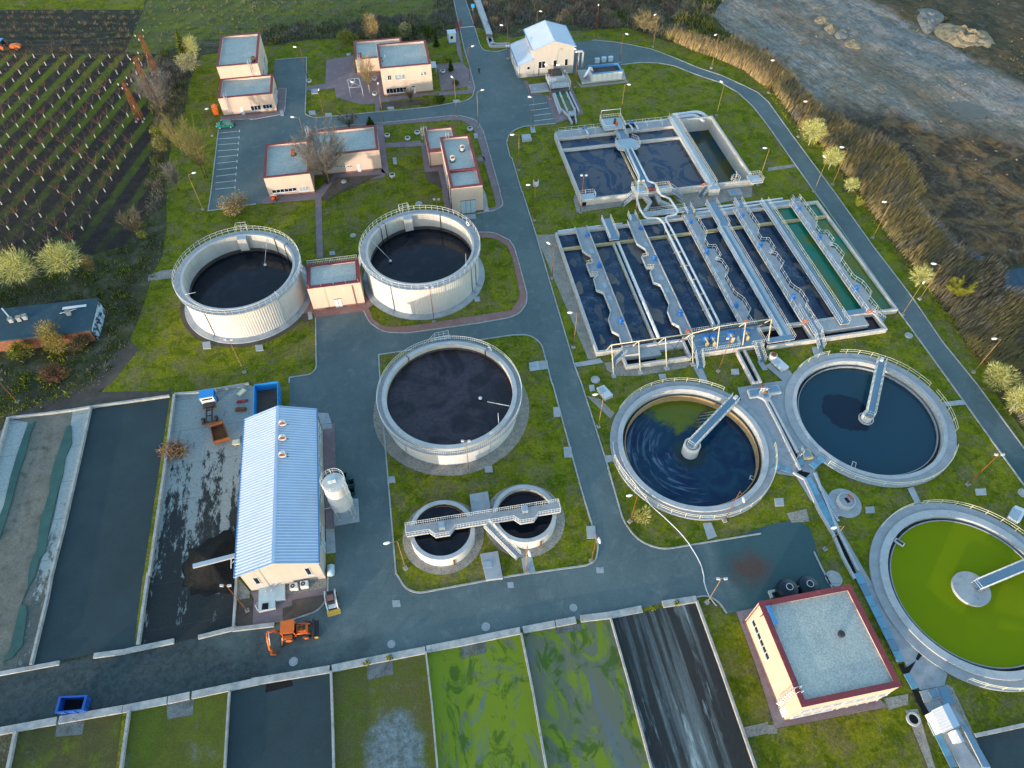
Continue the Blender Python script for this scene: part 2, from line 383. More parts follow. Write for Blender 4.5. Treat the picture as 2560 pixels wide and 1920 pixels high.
ISL = pth('23 0,1240 150,1235:4 255,1310:4 345,1659 33 350,0 600,920 745,1400:2.5 725,1530:2 640,1570:2 0,1660 42 1400,152:5 1290,110:4 1225,0:4 32 1210,1640 1110,450 1095,340 1060,-250 22 1640,1325')
mb = MB(); mb.sheet(ISL, .09, M['lawn']); struct('lawn', mb)
# kerbs
mb = MB()
mb.strip(ISL, .22, 0, .17, M['kerb'], True)
for s in ('12 1690,-120 1715,40 1760,240 1800,430 1850,600 1892,760:3 1870,840:3 1820,872:3 1480,930 1000,975 500,1022:2 425,990:2 432,800 437,497 165,520',
          '12 192,766 262,768 248,985:2 0,1030 11 2212,1030 1905,1042', '11 1890,1112 1825,1659 21 1800,165 2212,105', '52 1040,190:2 1220,140 1900,75 2200,40 12 1100,1062 1740,997:5 1905,1035:5 1965,1140 2110,1659 22 2105,0 2140,120:3 2060,163:2 1905,188',
          '22 1930,350 2060,352:6 2190,420 23 20,480:6 60,620 130,880:5 125,970:4 60,1055:4 -20,1088 22 1900,1140 1300,1222:6 1100,1215:6 980,1130:5 930,1030',
          '22 515,1085 522,1530:2 470,1580:2 290,1605 287,1655', '54 1440,560 1430,880:5 1300,1040:4 980,1150:5 800,1200',
          '43 1590,185 1690,168:2 1790,230:2 1855,325', '33 2150,1294 1500,1400 1290,1437:6 1080,1350:6 960,1180:6 820,690 600,0 23 540,1500 210,380 90,0 13 85,1659 0,1370 12 2195,1360 2165,1230:5 2185,1165:4 13 30,1120:5 100,1095 380,1068',
          '12 2170,425 2080,450:2 1970,440:2 1935,390 1890,240 1810,0 1785,-120'):
    mb.strip(pth(s, 0, False), .2, 0, .15, M['kerb'])
mb.strip([p for p in LOOPO], .2, 0, .15, M['kerb']); mb.strip(LOOPI[1:], .2, 0, .15, M['kerb'])
struct('kerb', mb)
# pavements and paths (sheets a few millimetres apart)
mb = MB()
for s in ('12 607,520 845,482 860,640 1080,625 1105,840 1540,800 1880,740 1845,610 1790,545 1745,240 1705,250 1745,480 1775,540 1520,560 1530,590 1570,600 1600,790 1540,815 1080,890 1065,965 1030,970 1028,900 900,905 690,840 680,765 440,785 437,745 600,725',
          '12 1780,540 1850,610 1895,750:2 1880,810:2 1580,828 1580,800 1830,780',
          '12 525,1125 1105,1062 1740,997:5 1905,1035:5 1965,1140 2110,1659 22 2105,0 2140,120:3 2060,163:2 1970,175 2000,140 2075,130 2050,0 12 2040,1640 1900,1150:4 1800,1030:4 1100,1085 1115,1240 1420,1215 1430,1265 1120,1280 1150,1510 1085,1490 1040,1090 570,1145', '52 1015,1250 1380,925 2185,845 2250,930 2200,1000 1380,1100 1140,1330 1135,1370 110,1455 110,1380 250,1310',
          '12 1905,1365 1970,1355 1980,1390 1915,1400', '53 85,400 150,910 385,890 510,1560 640,1640 600,1100 450,800 240,830 200,400'):
    mb.sheet(pth(s), .07 if s[:6] != '12 178' else .078, M['paver'])
for i, s in enumerate(('22 510,20 565,10 580,570 525,570', '22 950,960 990,1040 1010,1100 1090,1160:2 1190,1170 1400,1150 2212,1020 23 0,1010 60,930:3 70,880 0,560 22 2170,470 2060,400:4 1930,395 1920,352 2060,352:6 2190,420 23 20,480:6 60,620 130,880:5 125,970:4 60,1055:4 -20,1088 22 1900,1140 1300,1222:6 1100,1215:6 980,1130:5 930,1030',
          '22 430,910 1050,900 1060,950 930,1032 515,1088 490,1050 380,1055')):
    mb.sheet(pth(s), .074 + .004 * i, M['paver' if i == 0 else 'redpaver'])
for i, s in enumerate(('54 360,770 1415,720 1415,810 945,890 945,970 815,1000 815,1190 395,1250 410,860', '55 290,560 0,625 390,1700 44 60,1320 1030,1135 970,1070 150,1240 -110,620', '11 1905,1010 1905,1042 2212,1030 12 0,1030 248,985 262,768 192,766 190,970 0,985')):
    mb.sheet(pth(s), .09 + .004 * i, M['paver'])
for s in ('32 580,390 680,340 692,760 700,1240 605,1255',): mb.sheet(pth(s), .10, M['paver'])
mb.sheet(pth('13 105,700 150,820 290,828 380,1068 620,985 500,720 440,660 330,670 320,830 150,800 140,700'), .082, M['paver'])
struct('pavement', mb)
mb = MB()
for i, s in enumerate(('22 1790,200 1895,190 1905,235 1785,238', '53 1155,1180 1170,1590 1260,1580 1210,1290', '32 530,250 625,255 655,340 560,350', '32 605,1255 680,1250 690,1460 610,1470', '32 565,350 655,345 660,385 575,395', '23 145,1480 305,1455 315,1530 155,1555',
        '23 540,1480 760,1440 790,1480 555,1515', '23 1560,1510 1630,1490 1700,1659 1640,1659', '24 375,1345 445,1335 500,1420 400,1440', '34 1490,160 1690,140 1715,180 1510,200', '34 1200,905 1255,890 1320,1030 1270,1040',
        '33 800,620 890,615 895,665 815,685', '33 1645,1205 1720,1200 1770,1320 1690,1350', '33 80,1510 170,1480 205,1640 105,1655', '12 1080,1100 1090,1100 1090,1090', '55 0,0 1,0 1,1')):
    if i < 14: mb.sheet(pth(s), .10 + .002 * i, M['concrete'])
struct('path', mb)
mb = MB()
for i, s in enumerate(('23 205,375 375,365 735,1440 660,1450', '13 365,1135 415,1125 640,1659 23 590,115 950,70 960,120 560,180 530,60 13 550,1659', '23 800,1480 960,1450 960,1520 1480,1450 1560,1480 1500,1520 1100,1590 900,1590 820,1540', '33 640,100 760,130 850,220 890,250 850,300 700,160',
        '21 1280,720 1400,680 1550,665 1530,740 1280,770', '43 2000,1310 2212,1260 2212,1360 2030,1400', '44 0,1290 80,1280 80,1360 0,1370', '44 1000,1060 1210,1020 1210,1110 1040,1160', '57 850,470 1400,330 2212,280 2212,500 1200,700 900,560',
        '34 160,1120 330,1080 360,1190 200,1200', '13 540,690 600,760 1010,715 940,620 970,700 600,735', '14 0,1450 230,1420 245,1445 0,1480')):
    mb.sheet(pth(s), .04 + .002 * i, M['gravel'])
for c, r0, r1 in (((-9.55, 64.08), 10.3, 12.3), ((-9.48, 42.23), 4.2, 5.6), ((1.76, 44.74), 4.3, 5.7)):
    mb.sheet(circ(c, r1, 48), .11, M['gravel'])
struct('gravel', mb)
mb = MB()
for i, s in enumerate(('53 150,910 385,890 460,1200 200,1050', '54 190,860 410,860 395,1250 155,1290', '54 815,1000 945,970 945,895 1410,815 1400,920 1290,1040 980,1140 815,1190', '12 1070,900 1500,850 1510,890 1080,950', '22 390,1060 490,1050 500,1110 420,1130', '52 1385,1000 2190,950 2000,1010 1700,1170 1450,1260 1210,1420 1145,1340', '31 830,-60 1100,-400 1200,-300 960,0 850,70 1450,60 1480,20 1480,95 780,190 100,280')):
    mb.sheet(pth(s), .115 + .002 * i if i < 6 else .03, M['soil'])
mb.sheet(circ((-47.3, 88.86), 12.0, 48), .06, M['soil'])
struct('bare_soil', mb)
mb = MB()
mb.sheet(pth('54 190,570 360,770 360,860 180,890'), .12, M['gravel']); mb.sheet(pth('54 865,690 1420,585 1420,720 865,820'), .122, M['gravel']); struct('gravel', mb)
mb = MB()   # parking bay markings
for y0, y1 in ((1150, 1132), (1200, 1187), (1250, 1238), (1303, 1290), (1357, 1340), (1412, 1393), (1467, 1448), (1523, 1503), (1580, 1560), (1635, 1618)):
    k = (y0 - 1100) / 560
    mb.bar(P(11, 1890 - k * 30, y0, .056), P(11, 2074 - k * 46, y1, .056), .12, .006, M['whiteline'])
    mb.bar(P(11, 2074 - k * 46, y1 - 12, .0565), P(11, 2074 - k * 46, y1 + 12, .0565), .12, .006, M['whiteline'])
for a, b in (((130, 848), (185, 838)), ((145, 908), (303, 887)), ((163, 955), (323, 933)), ((188, 998), (340, 980)), ((190, 1045), (358, 1025))):
    mb.bar(P(13, a[0], a[1], .056), P(13, b[0], b[1], .056), .12, .006, M['whiteline'])
mb.bar(P(12, 1755, 240, .06), P(12, 1890, 226, .06), .3, .02, M['whiteline'])
struct('road_marking', mb)
# ------------------------------------------------------------------ buildings
def wallmat(name, a, b):
    n = NB(name)
    col = n.mix(n.ramp(n.noise(.4, 7, .6, n.pos((1, 1, .5))), [(.35, 0.0), (.7, 1.0)]), a, b)
    col = n.mul(col, n.grey(n.noise(1.1, 6, .7, n.pos((1, 1, .12))), .9, 1.05))
    return n.out(col, .9, 0, .15)
M['wall'] = wallmat('cream_render', (.60, .47, .385), (.54, .425, .35))
M['panel'] = wallmat('wall_panel', (.44, .41, .375), (.40, .38, .36))
M['coping'] = gmat('red_coping', (.22, .045, .055), (.17, .04, .05), .5, (.27, .12, .11), 1.5, (.58, .75), (8, .12), rough=.6, bump=0)
M['plinth'] = gmat('plinth_brick', (.24, .12, .10), (.20, .10, .09), .8, bump=0)
M['rgravel'] = gmat('roof_gravel', (.40, .43, .40), (.32, .365, .355), .28, (.2, .24, .235), .9, (.62, .8), (5, .4), bump=.7, bd=.05, d=(.47, .45, .40), s3=.25, thr3=(.55, .75))
M['white'] = flat('white_paint', (.60, .62, .64), .45, var=.06)
M['steel'] = flat('galvanised_steel', (.52, .56, .6), .4, .3, .5, .1)
M['rust'] = gmat('rusty_steel', (.24, .085, .03), (.13, .045, .02), 1.5, (.30, .16, .06), 3, (.55, .7), (15, .25), rough=.9, bump=.1, bd=.005)
M['dark'] = flat('dark_metal', (.03, .03, .035), .5)
M['black'] = flat('black_void', (.004, .005, .006), .9)
def glassmat(name, c, r=.08):
    n = NB(name); return n.out(n.mul(c, n.grey(n.noise(.9, 3), .6, 1.4)), r, 0, .6)
M['glass'] = glassmat('window_glass', (.012, .015, .02))
M['glassl'] = glassmat('pale_glass', (.30, .34, .36), .2)
M['bluedoor'] = flat('pale_blue_door', (.40, .52, .58), .5)
M['roofblue'] = flat('blue_grey_roof_sheet', (.33, .46, .63), .42, .1, .4, .07, .5); M['roofrib'] = flat('lit_roof_rib', (.52, .60, .70), .42, .1, .4, .07, .5)  # ribs paler than the sheet: light caught by the corrugation is painted in
M['trim'] = flat('blue_trim', (.06, .22, .48), .5)
AX = UV(1, 0); AY = UV(0, 1)
def fbox(mb, side, c, a0, a1, z0, z1, d0, d1, mat):  # box standing proud of a facade
    if side == 'F': mb.ub(a0, a1, c - d1, c - d0, z0, z1, mat)
    elif side == 'B': mb.ub(a0, a1, c + d0, c + d1, z0, z1, mat)
    elif side == 'R': mb.ub(c + d0, c + d1, a0, a1, z0, z1, mat)
    else: mb.ub(c - d1, c - d0, a0, a1, z0, z1, mat)
def onwall(side, c, t, x, y):   # measured point -> (along, height) on a facade
    p0, p1 = P(t, x, y, 0), P(t, x, y, 10)
    a0, a1 = uv(p0), uv(p1); i = 1 if side in 'FB' else 0
    k = (c - a0[i]) / (a1[i] - a0[i])
    return a0[1 - i] + (a1[1 - i] - a0[1 - i]) * k, 10 * k
def window(par, side, c, a0, a1, z0, z1, n=1, glass='glass', label=None):
    if a0 > a1: a0, a1 = a1, a0
    if z0 > z1: z0, z1 = z1, z0
    mb = MB(); f = .07
    fbox(mb, side, c, a0, a1, z0, z0 + f, 0, .07, M['white']); fbox(mb, side, c, a0, a1, z1 - f, z1, 0, .07, M['white'])
    for k in range(n + 1):
        x = a0 + (a1 - a0 - f) * k / n
        fbox(mb, side, c, x, x + f, z0 + f, z1 - f, 0, .068, M['white'])
    fbox(mb, side, c, a0 - .08, a1 + .08, z0 - .06, z0 - .003, 0, .13, M['white'])
    w = mb.build('window', par)
    mb = MB(); fbox(mb, side, c, a0 + .02, a1 - .02, z0 + .02, z1 - .02, .004, .03, M[glass]); mb.build('pane', w)
    return w
def win(par, side, c, t, x0, y0, x1, y1, n=1, glass='glass'):   # (x0,y0) upper left, (x1,y1) lower right
    a = onwall(side, c, t, x0, y0); b = onwall(side, c, t, x1, y1)
    return window(par, side, c, a[0], b[0], b[1], a[1], n, glass)
def door(par, side, c, a0, a1, z1, mat='white', n=1, z0=.05):
    if a0 > a1: a0, a1 = a1, a0
    mb = MB(); fbox(mb, side, c, a0, a1, z0, z1, 0, .06, M[mat])
    for k in range(1, n):
        x = a0 + (a1 - a0) * k / n; fbox(mb, side, c, x - .03, x + .03, z0, z1 - .02, .06, .075, M['dark'])
    if n > 1: fbox(mb, side, c, a0 - .08, a1 + .08, z1, z1 + .08, 0, .08, M['dark'])
    d = mb.build('door', par)
    mb = MB(); fbox(mb, side, c, a1 - .2, a1 - .12, 1.0, 1.08, .06, .12, M['dark']); mb.build('handle', d)
    return d
def ladder(par, side, c, a, z0, z1, cage=True, w=.5, mat='steel'):
    mb = MB(); m = M[mat]
    def q(al, out, z):
        if side == 'F': return UV(al, c - out, z)
        if side == 'B': return UV(al, c + out, z)
        if side == 'R': return UV(c + out, al, z)
        return UV(c - out, al, z)
    for s in (-w / 2, w / 2): mb.tube([q(a + s, .15, z0), q(a + s, .15, z1 + .9), q(a + s, -.5, z1 + .9), q(a + s, -.5, z1)], .035, m, 4, sm=False)
    z = z0 + .3
    while z < z1: mb.tube([q(a - w / 2, .15, z), q(a + w / 2, .15, z)], .025, m, 4, sm=False); z += .4
    if cage:
        z = z0 + 1.8
        while z < z1 + 1: mb.tube([q(a - w / 2, .15, z), q(a - w * .7, .55, z), q(a, .85, z), q(a + w * .7, .55, z), q(a + w / 2, .15, z)], .028, m, 4, sm=False); z += .75
        for al, o in ((-w * .7, .55), (0, .85), (w * .7, .55)): mb.tube([q(a + al, o, z0 + 1.8), q(a + al, o, z1 + .9)], .025, m, 4, sm=False)
    return mb.build('ladder', par)
def downpipe(par, side, c, a, z0, z1, mat='coping'):
    mb = MB(); d = {'F': (0, -1), 'B': (0, 1), 'R': (1, 0), 'L': (-1, 0)}[side]
    p = (a, c) if side in 'FB' else (c, a)
    f = lambda o, z: UV(p[0] + d[0] * o, p[1] + d[1] * o, z)
    mb.tube([f(.02, z1), f(.12, z1 - .15), f(.12, z0 + .2), f(.35, z0)], .06, M[mat], 6)
    return mb.build('downpipe', par)
def flatblock2(par, u0, u1, v0, v1, h, plinth=True, t=.45, rh=.55, red=None):
    """flat roof sunk behind a parapet of thickness t; rh = depth of the roof below the coping"""
    w = MB()
    inner = [UV(u0 + t, v0 + t), UV(u1 - t, v0 + t), UV(u1 - t, v1 - t), UV(u0 + t, v1 - t)]; outer = [UV(u0, v0), UV(u1, v0), UV(u1, v1), UV(u0, v1)]
    z = lambda l, q: [Vector((p.x, p.y, q)) for p in l]
    w.quads(z(outer, 0), z(outer, h - .08), M['wall']); w.quads(z(inner, h - rh), z(inner, h - .08), M['wall'])
    w.build('wall', par)
    if plinth:
        p = MB(); e = .03; o2 = [UV(u0 - e, v0 - e), UV(u1 + e, v0 - e), UV(u1 + e, v1 + e), UV(u0 - e, v1 + e)]
        p.quads(z(o2, 0), z(o2, .4), M['plinth']); p.quads(z(o2, .4), z(outer, .4), M['plinth']); p.build('plinth', par)
    c = MB(); o = .06
    O = [UV(u0 - o, v0 - o), UV(u1 + o, v0 - o), UV(u1 + o, v1 + o), UV(u0 - o, v1 + o)]; i = t + .05
    I = [UV(u0 + i, v0 + i), UV(u1 - i, v0 + i), UV(u1 - i, v1 - i), UV(u0 + i, v1 - i)]
    c.quads(z(O, h - .16), z(O, h), M['coping']); c.quads(z(O, h), z(I, h - .02), M['coping']); c.quads(z(I, h - .1), z(I, h - .02), M['coping']); c.quads(z(O, h - .16), z(outer, h - .16), M['coping'])
    c.build('coping', par)
    r = MB(); r.sheet(inner, h - rh, M['rgravel'])
    return r.build('roof', par)
def hood(par, u, v, z, mat='steel', name='roof_vent'):   # hooded fan outlet: short shaft, bent cowl, dark mouth
    mb = MB()
    mb.cyl(UV(u, v), .42, z, z + .5, M[mat], 12); mb.lathe(UV(u, v), [(.62, z), (.62, z + .08), (.42, z + .1)], M['dark'], 12)
    o = mb.build(name, par)
    mb = MB(); mb.tube([UV(u, v, z + .5), UV(u, v, z + .8), UV(u, v - .12, z + 1.0), UV(u, v - .5, z + 1.05)], [.42, .46, .48, .5], M[mat], 12)
    mb.build('cowl', o)
    mb = MB(); mb.tube([UV(u, v - .505, z + 1.05), UV(u, v - .52, z + 1.05)], .42, M['rust'], 12); mb.build('mouth', o)
    return o
def acunit(par, side, c, a, z):
    mb = MB(); fbox(mb, side, c, a - .45, a + .45, z, z + .65, .05, .4, M['white']); o = mb.build('air_conditioner', par)
    mb = MB(); fbox(mb, side, c, a - .3, a + .1, z + .12, z + .52, .4, .41, M['dark']); mb.build('fan_grille', o)
# A: two-tier workshop
b = thing('workshop', 'two-tier cream workshop with its tall block behind a lower one, beside the green car', 'building', UV(-34, 170))
flatblock2(b, -38.7, -29.4, 167.003, 182.3, 7.6); flatblock2(b, -38.7, -26.6, 158.3, 167.0, 4.6)
win(b, 'F', 158.3, 51, 865, 1415, 1065, 1480, 3); win(b, 'F', 158.3, 51, 1075, 1395, 1262, 1450, 3)
a = onwall('F', 158.3, 51, 672, 1440); a2 = onwall('F', 158.3, 51, 790, 1575); door(b, 'F', 158.3, a[0] + .15, a2[0] - .05, a[1])
ladder(b, 'F', 158.3, -37.0, .2, 4.6); ladder(b, 'F', 167.0, -31.2, 4.0, 7.6)
for v in (169, 172.5, 175.5): window(b, 'R', -29.4, v, v + .5, 1.0, 6.6, 1)
for v in (170.1, 176.6): door(b, 'R', -29.4, v, v + 2.4, 3.0, 'bluedoor', 3)
door(b, 'R', -26.6, 161.5, 163.6, 2.6, 'bluedoor', 2); window(b, 'R', -26.6, 165, 166, 1.2, 2.2, 1)
hood(b, -30.3, 168.6, 7.05, 'dark')
# B: admin
b = thing('office_building', 'two-storey cream office building with flat gravel roofs by the entrance road', 'building', UV(4, 166))
flatblock2(b, -1.3, 10.6, 160.4, 172.3, 7.0); flatblock2(b, -7.1, 5.0, 172.303, 181.7, 3.8)
win(b, 'F', 160.4, 12, 1122, 766, 1305, 793, 6); win(b, 'F', 160.4, 12, 1133, 650, 1172, 690, 2); win(b, 'F', 160.4, 12, 1197, 645, 1290, 683, 3, 'glassl')
win(b, 'F', 160.4, 12, 1103, 652, 1122, 697, 1, 'glassl')
a = onwall('F', 160.4, 12, 1340, 742); door(b, 'F', 160.4, a[0] + .05, a[0] + 1.0, a[1] - .5)
window(b, 'F', 160.4, a[0] + .05, a[0] + 1.0, a[1] - .45, a[1], 1)
acunit(b, 'F', 160.4, onwall('F', 160.4, 12, 1437, 645)[0], onwall('F', 160.4, 12, 1437, 645)[1])
ladder(b, 'L', -1.3, 171.3, 3.4, 7.0, False); ladder(b, 'F', 172.3, -6.2, .2, 3.8); downpipe(b, 'R', 10.6, 163, .1, 6.8, 'white')
mb = MB(); mb.ub(10.6, 12.4, 166.5, 169.6, 2.75, 2.83, M['bluedoor']); mb.tube([UV(12.2, 166.7, 0), UV(12.2, 166.7, 2.75)], .05, M['steel']); mb.tube([UV(12.2, 169.4, 0), UV(12.2, 169.4, 2.75)], .05, M['steel']); mb.build('porch_canopy', b)
mb = MB(); mb.cyl(UV(-5.8, 174), .35, 3.25, 4.2, M['coping'], 10); mb.cyl(UV(-5.8, 174), .5, 4.2, 4.3, M['coping'], 10, r1=.2); mb.build('roof_vent', b)
for u, v in ((-.6, 166), (-.5, 164.6)):
    mb = MB(); mb.cyl(UV(u, v), .12, 6.45, 6.7, M['dark'], 8); mb.build('roof_drain', b)
mb = MB(); mb.cyl(UV(.2, 166.2), .09, 6.45, 7.1, M['white'], 8); mb.build('vent_pipe', b)
# C: L-shaped garage
b = thing('laboratory_building', 'L-shaped cream building with a bare tree in front and a rusty roof vent', 'building', UV(-20, 130))
flatblock2(b, -27.3, -18.2, 125, 137, 4.85); flatblock2(b, -18.197, -3.9, 130.7, 140, 4.9)
win(b, 'F', 125, 52, 268, 1208, 710, 1220, 6); win(b, 'F', 125, 52, 738, 1158, 925, 1215, 3, 'glassl')
for x in (1388, 1458, 1508, 1572, 1618): win(b, 'F', 130.7, 52, x, 788, x + 42, 812, 1)
a = onwall('F', 130.7, 52, 1733, 765); a2 = onwall('F', 130.7, 52, 1830, 895); door(b, 'F', 130.7, a[0] + .1, a2[0] - .1, a[1])
ladder(b, 'B', 140, -18.6, .2, 4.9); ladder(b, 'L', -18.197, 139.2, 3, 4.9, False)
w_, z_ = uv(P(52, 655, 600, 4.3)); hood(b, w_, z_, 4.3, 'rust')
# D
b = thing('boiler_house', 'narrow stepped cream building with two hooded roof vents and a grey triple door', 'building', UV(12, 120))
flatblock2(b, 9.1, 15.3, 112.6, 130.3, 6.4); flatblock2(b, 6.35, 12.7, 130.303, 138.5, 3.7, t=.4); flatblock2(b, 6.35, 9.097, 129.55, 130.30, 3.69, t=.2, rh=.4)
mb = MB(); mb.ub(9.65, 14.75, 118.2, 118.65, 5.85, 6.35, M['coping']); mb.build('parapet', b)
door(b, 'F', 112.6, *sorted((onwall('F', 112.6, 53, 775, 1410)[0], onwall('F', 112.6, 53, 1020, 1390)[0])), onwall('F', 112.6, 53, 775, 1405)[1], 'bluedoor', 3)
mb = MB(); fbox(mb, 'F', 112.6, 10.1, 10.5, 2.0, 2.4, 0, .15, M['white']); mb.build('meter_box', b)
for x, y in ((800, 530), (632, 710)): hood(b, *uv(P(53, x, y, 5.85)), 5.85)
for v in (113.2, 117.5): downpipe(b, 'L', 9.1, v, .1, 6.1, 'dark')
ladder(b, 'L', 6.35, 137.8, .1, 3.7); ladder(b, 'B', 130.3, 10.6, 3.2, 6.4, False); downpipe(b, 'F', 129.55, 6.5, .1, 3.5, 'plinth')
window(b, 'L', 9.1, 120.5, 122.5, 1.6, 2.6, 2); window(b, 'L', 9.1, 125, 127, 1.6, 2.6, 2); window(b, 'L', 9.1, 114.5, 115.5, 1.6, 2.6, 1); door(b, 'R', 15.3, 122.2, 123.4, 2.2)
# F between tanks
b = thing('pump_house', 'small cream pump house with railed roof wedged between two tall white tanks', 'building', UV(-14, 93))
flatblock2(b, -18.7, -9.7, 90.6, 96.6, 5.4, t=.55, rh=.25)
a = onwall('F', 90.6, 22, 668, 930); a2 = onwall('F', 90.6, 22, 750, 985); door(b, 'F', 90.6, a[0] + .1, a2[0], a[1], 'white', 2)
downpipe(b, 'F', 90.6, -11.2, .1, 4.9)
mb = MB(); mb.rail([UV(-18.6, 96.5, 5.4), UV(-9.8, 96.5, 5.4)], M['steel'], 1.0, .8, .03, bal=.3)
for k in range(5): mb.tube([UV(-18.4 + k * 2.1, 90.7, 5.3), UV(-18.4 + k * 2.1, 90.5, 6.0), UV(-18.4 + k * 2.1, 90.4, 6.25)], .035, M['steel'], 4)
mb.build('railing', b)
# G dewatering hall
b = thing('dewatering_hall', 'long hall with a pale blue ribbed metal gable roof carrying three vents', 'building', UV(-22.5, 52))
u0, u1, v0, v1, ur = -27.2, -17.6, 40.1, 64.1, -22.45
mb = MB()
def gable(mb, u0, u1, v0, v1, ur, he0, he1, hr, mat):
    z = lambda u, v, q: UV(u, v, q)
    for v in (v0, v1): mb.face([z(u0, v, 0), z(u1, v, 0), z(u1, v, he1), z(ur, v, hr), z(u0, v, he0)], mat)
    mb.face([z(u0, v0, 0), z(u0, v1, 0), z(u0, v1, he0), z(u0, v0, he0)], mat); mb.face([z(u1, v0, 0), z(u1, v1, 0), z(u1, v1, he1), z(u1, v0, he1)], mat)
gable(mb, u0, u1, v0, v1, ur, 5.5, 5.5, 7.3, M['panel']); mb.build('wall', b)
def slope(par, ua, za, ub_, zb, v0, v1, rib=.42, name='roof', rw=.17, t=.1):
    mb = MB(); a0, a1 = UV(ua, v0, za), UV(ua, v1, za); b0, b1 = UV(ub_, v0, zb), UV(ub_, v1, zb); dn = Vector((0, 0, t))
    mb.face([a0, b0, b1, a1], M['roofblue']); mb.face([a0 - dn, b0 - dn, b1 - dn, a1 - dn], M['roofblue'])
    for q in ((a0, b0), (b0, b1), (b1, a1), (a1, a0)): mb.face([q[0], q[1], q[1] - dn, q[0] - dn], M['roofblue'])
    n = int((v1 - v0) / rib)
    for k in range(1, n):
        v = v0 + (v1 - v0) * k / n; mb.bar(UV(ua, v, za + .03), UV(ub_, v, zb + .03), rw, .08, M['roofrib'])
    o = mb.build(name, par)
    tr = MB(); s = 1 if ub_ > ua else -1; hi = zb > za
    tr.bar(a0 + Vector((0, 0, .02)), a1 + Vector((0, 0, .02)), .16, .16, M['trim']); tr.bar(a0 + Vector((0, 0, .05)), b0 + Vector((0, 0, .05)), .1, .12, M['roofblue']); tr.bar(a1 + Vector((0, 0, .05)), b1 + Vector((0, 0, .05)), .1, .12, M['roofblue'])
    tr.build('gutter', o)
    return o
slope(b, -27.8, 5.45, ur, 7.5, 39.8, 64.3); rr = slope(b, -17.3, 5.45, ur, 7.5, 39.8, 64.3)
mb = MB(); mb.bar(UV(ur, 39.8, 7.53), UV(ur, 64.3, 7.53), .45, .05, M['roofblue']); mb.build('ridge_cap', b)
for y in (350, 475, 620):
    u, v = uv(P(32, 240, y, 7.1)); hood(b, u, v, 6.9, 'steel')
win(b, 'F', v0, 54, 385, 580, 520, 650); win(b, 'F', v0, 54, 1100, 445, 1225, 522)
for v in (45.5, 50.4, 54.5, 56.5, 60.5, 62.2): window(b, 'R', u1, v, v + 1.1, 2.2, 3.4, 1, 'glassl')
door(b, 'R', u1, 43.6, 47.2 - 1.9, 3.0, 'bluedoor', 2)
mb = MB(); mb.bar(UV(-27.2, 43.9, 3.6), UV(-33.6, 43.1, 3.9), .55, .3, M['steel']); mb.bar(UV(-29, 43.7, 3.5), UV(-30, 43.6, .3), .1, .1, M['steel']); mb.bar(UV(-29.6, 43.7, 1.6), UV(-28, 43.7, 3.4), .07, .07, M['steel']); mb.build('conveyor', b)
# H control building
b = thing('control_building', 'large cream flat-roofed building with dark red coping at the lower right beside the green clarifier', 'building', UV(41, 18))
flatblock2(b, 34.9, 46.75, 12.6, 24.5, 6.6, t=.55, rh=.35)
p0 = onwall('L', 34.9, 55, 305, 745); p1 = onwall('L', 34.9, 55, 555, 1465)
window(b, 'L', 34.9, p0[0], p1[0], p1[1] - .1, p1[1] + .9, 6)
for q in (((285, 1165), (640, 1100)), ((665, 1090), (1030, 1020)), ((215, 1212), (555, 1150)), ((590, 1150), (940, 1075))):
    c0 = onwall('F', 12.6, 44, *q[0]); c1 = onwall('F', 12.6, 44, *q[1]); zc = (c0[1] + c1[1]) / 2
    window(b, 'F', 12.6, c0[0], c1[0], zc - .5, zc + .5, 4, 'glassl')  # light-blue reflection in these strips is put into the pale pane colour
ladder(b, 'L', 34.9, 14.2, .2, 6.6); downpipe(b, 'L', 34.9, 24.2, .1, 6.4); downpipe(b, 'L', 34.9, 23.0, 6.0, 6.5); door(b, 'L', 34.9, 12.9, 13.8, 2.1)
mb = MB(); q0, q1 = P(55, 545, 510, 6.6), P(55, 700, 835, 6.6); mb.bar(q0, q1, .5, .08, M['trim']); mb.build('blue_panel', b)
u, v = uv(P(55, 1822, 1000, 6.6)); mb = MB(); mb.cyl(UV(u, v), .33, 6.2, 6.7, M['dark'], 14); mb.cyl(UV(u, v), .42, 6.7, 6.78, M['dark'], 14, r1=.3); mb.build('roof_vent', b)
# E screen house
b = thing('screen_house', 'pale blue gable-roofed screen house with a lower lean-to at the top of the site', 'building', UV(39, 168))
mb = MB(); gable(mb, 35.9, 46.1, 162.9, 173.3, 40.95, 6.7, 6.7, 8.3, M['panel'])
for v in (162.9, 173.3): mb.face([UV(32.1, v, 0), UV(35.9, v, 0), UV(35.9, v, 4.4), UV(32.1, v, 3.2)], M['panel'])
mb.face([UV(32.1, 162.9, 0), UV(32.1, 173.3, 0), UV(32.1, 173.3, 3.2), UV(32.1, 162.9, 3.2)], M['panel']); mb.build('wall', b)
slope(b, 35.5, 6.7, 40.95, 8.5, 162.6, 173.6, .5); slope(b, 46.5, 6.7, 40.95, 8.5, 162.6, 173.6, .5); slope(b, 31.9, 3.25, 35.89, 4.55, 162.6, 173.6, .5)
for a in ((585, 628, 680, 718, 2), (792, 610, 838, 700, 1), (950, 592, 992, 683, 1), (428, 700, 470, 740, 1)): win(b, 'F', 162.9, 56, *a)
for v in (164.4, 166.9, 169.6): door(b, 'L', 32.1, v, v + 1.7, 2.5, 'white', 2)
downpipe(b, 'F', 162.9, 35.9, .1, 3.8, 'steel'); downpipe(b, 'F', 162.9, 37.3, .1, 3.0, 'dark'); downpipe(b, 'F', 162.9, 32.2, .1, 3.0, 'steel')
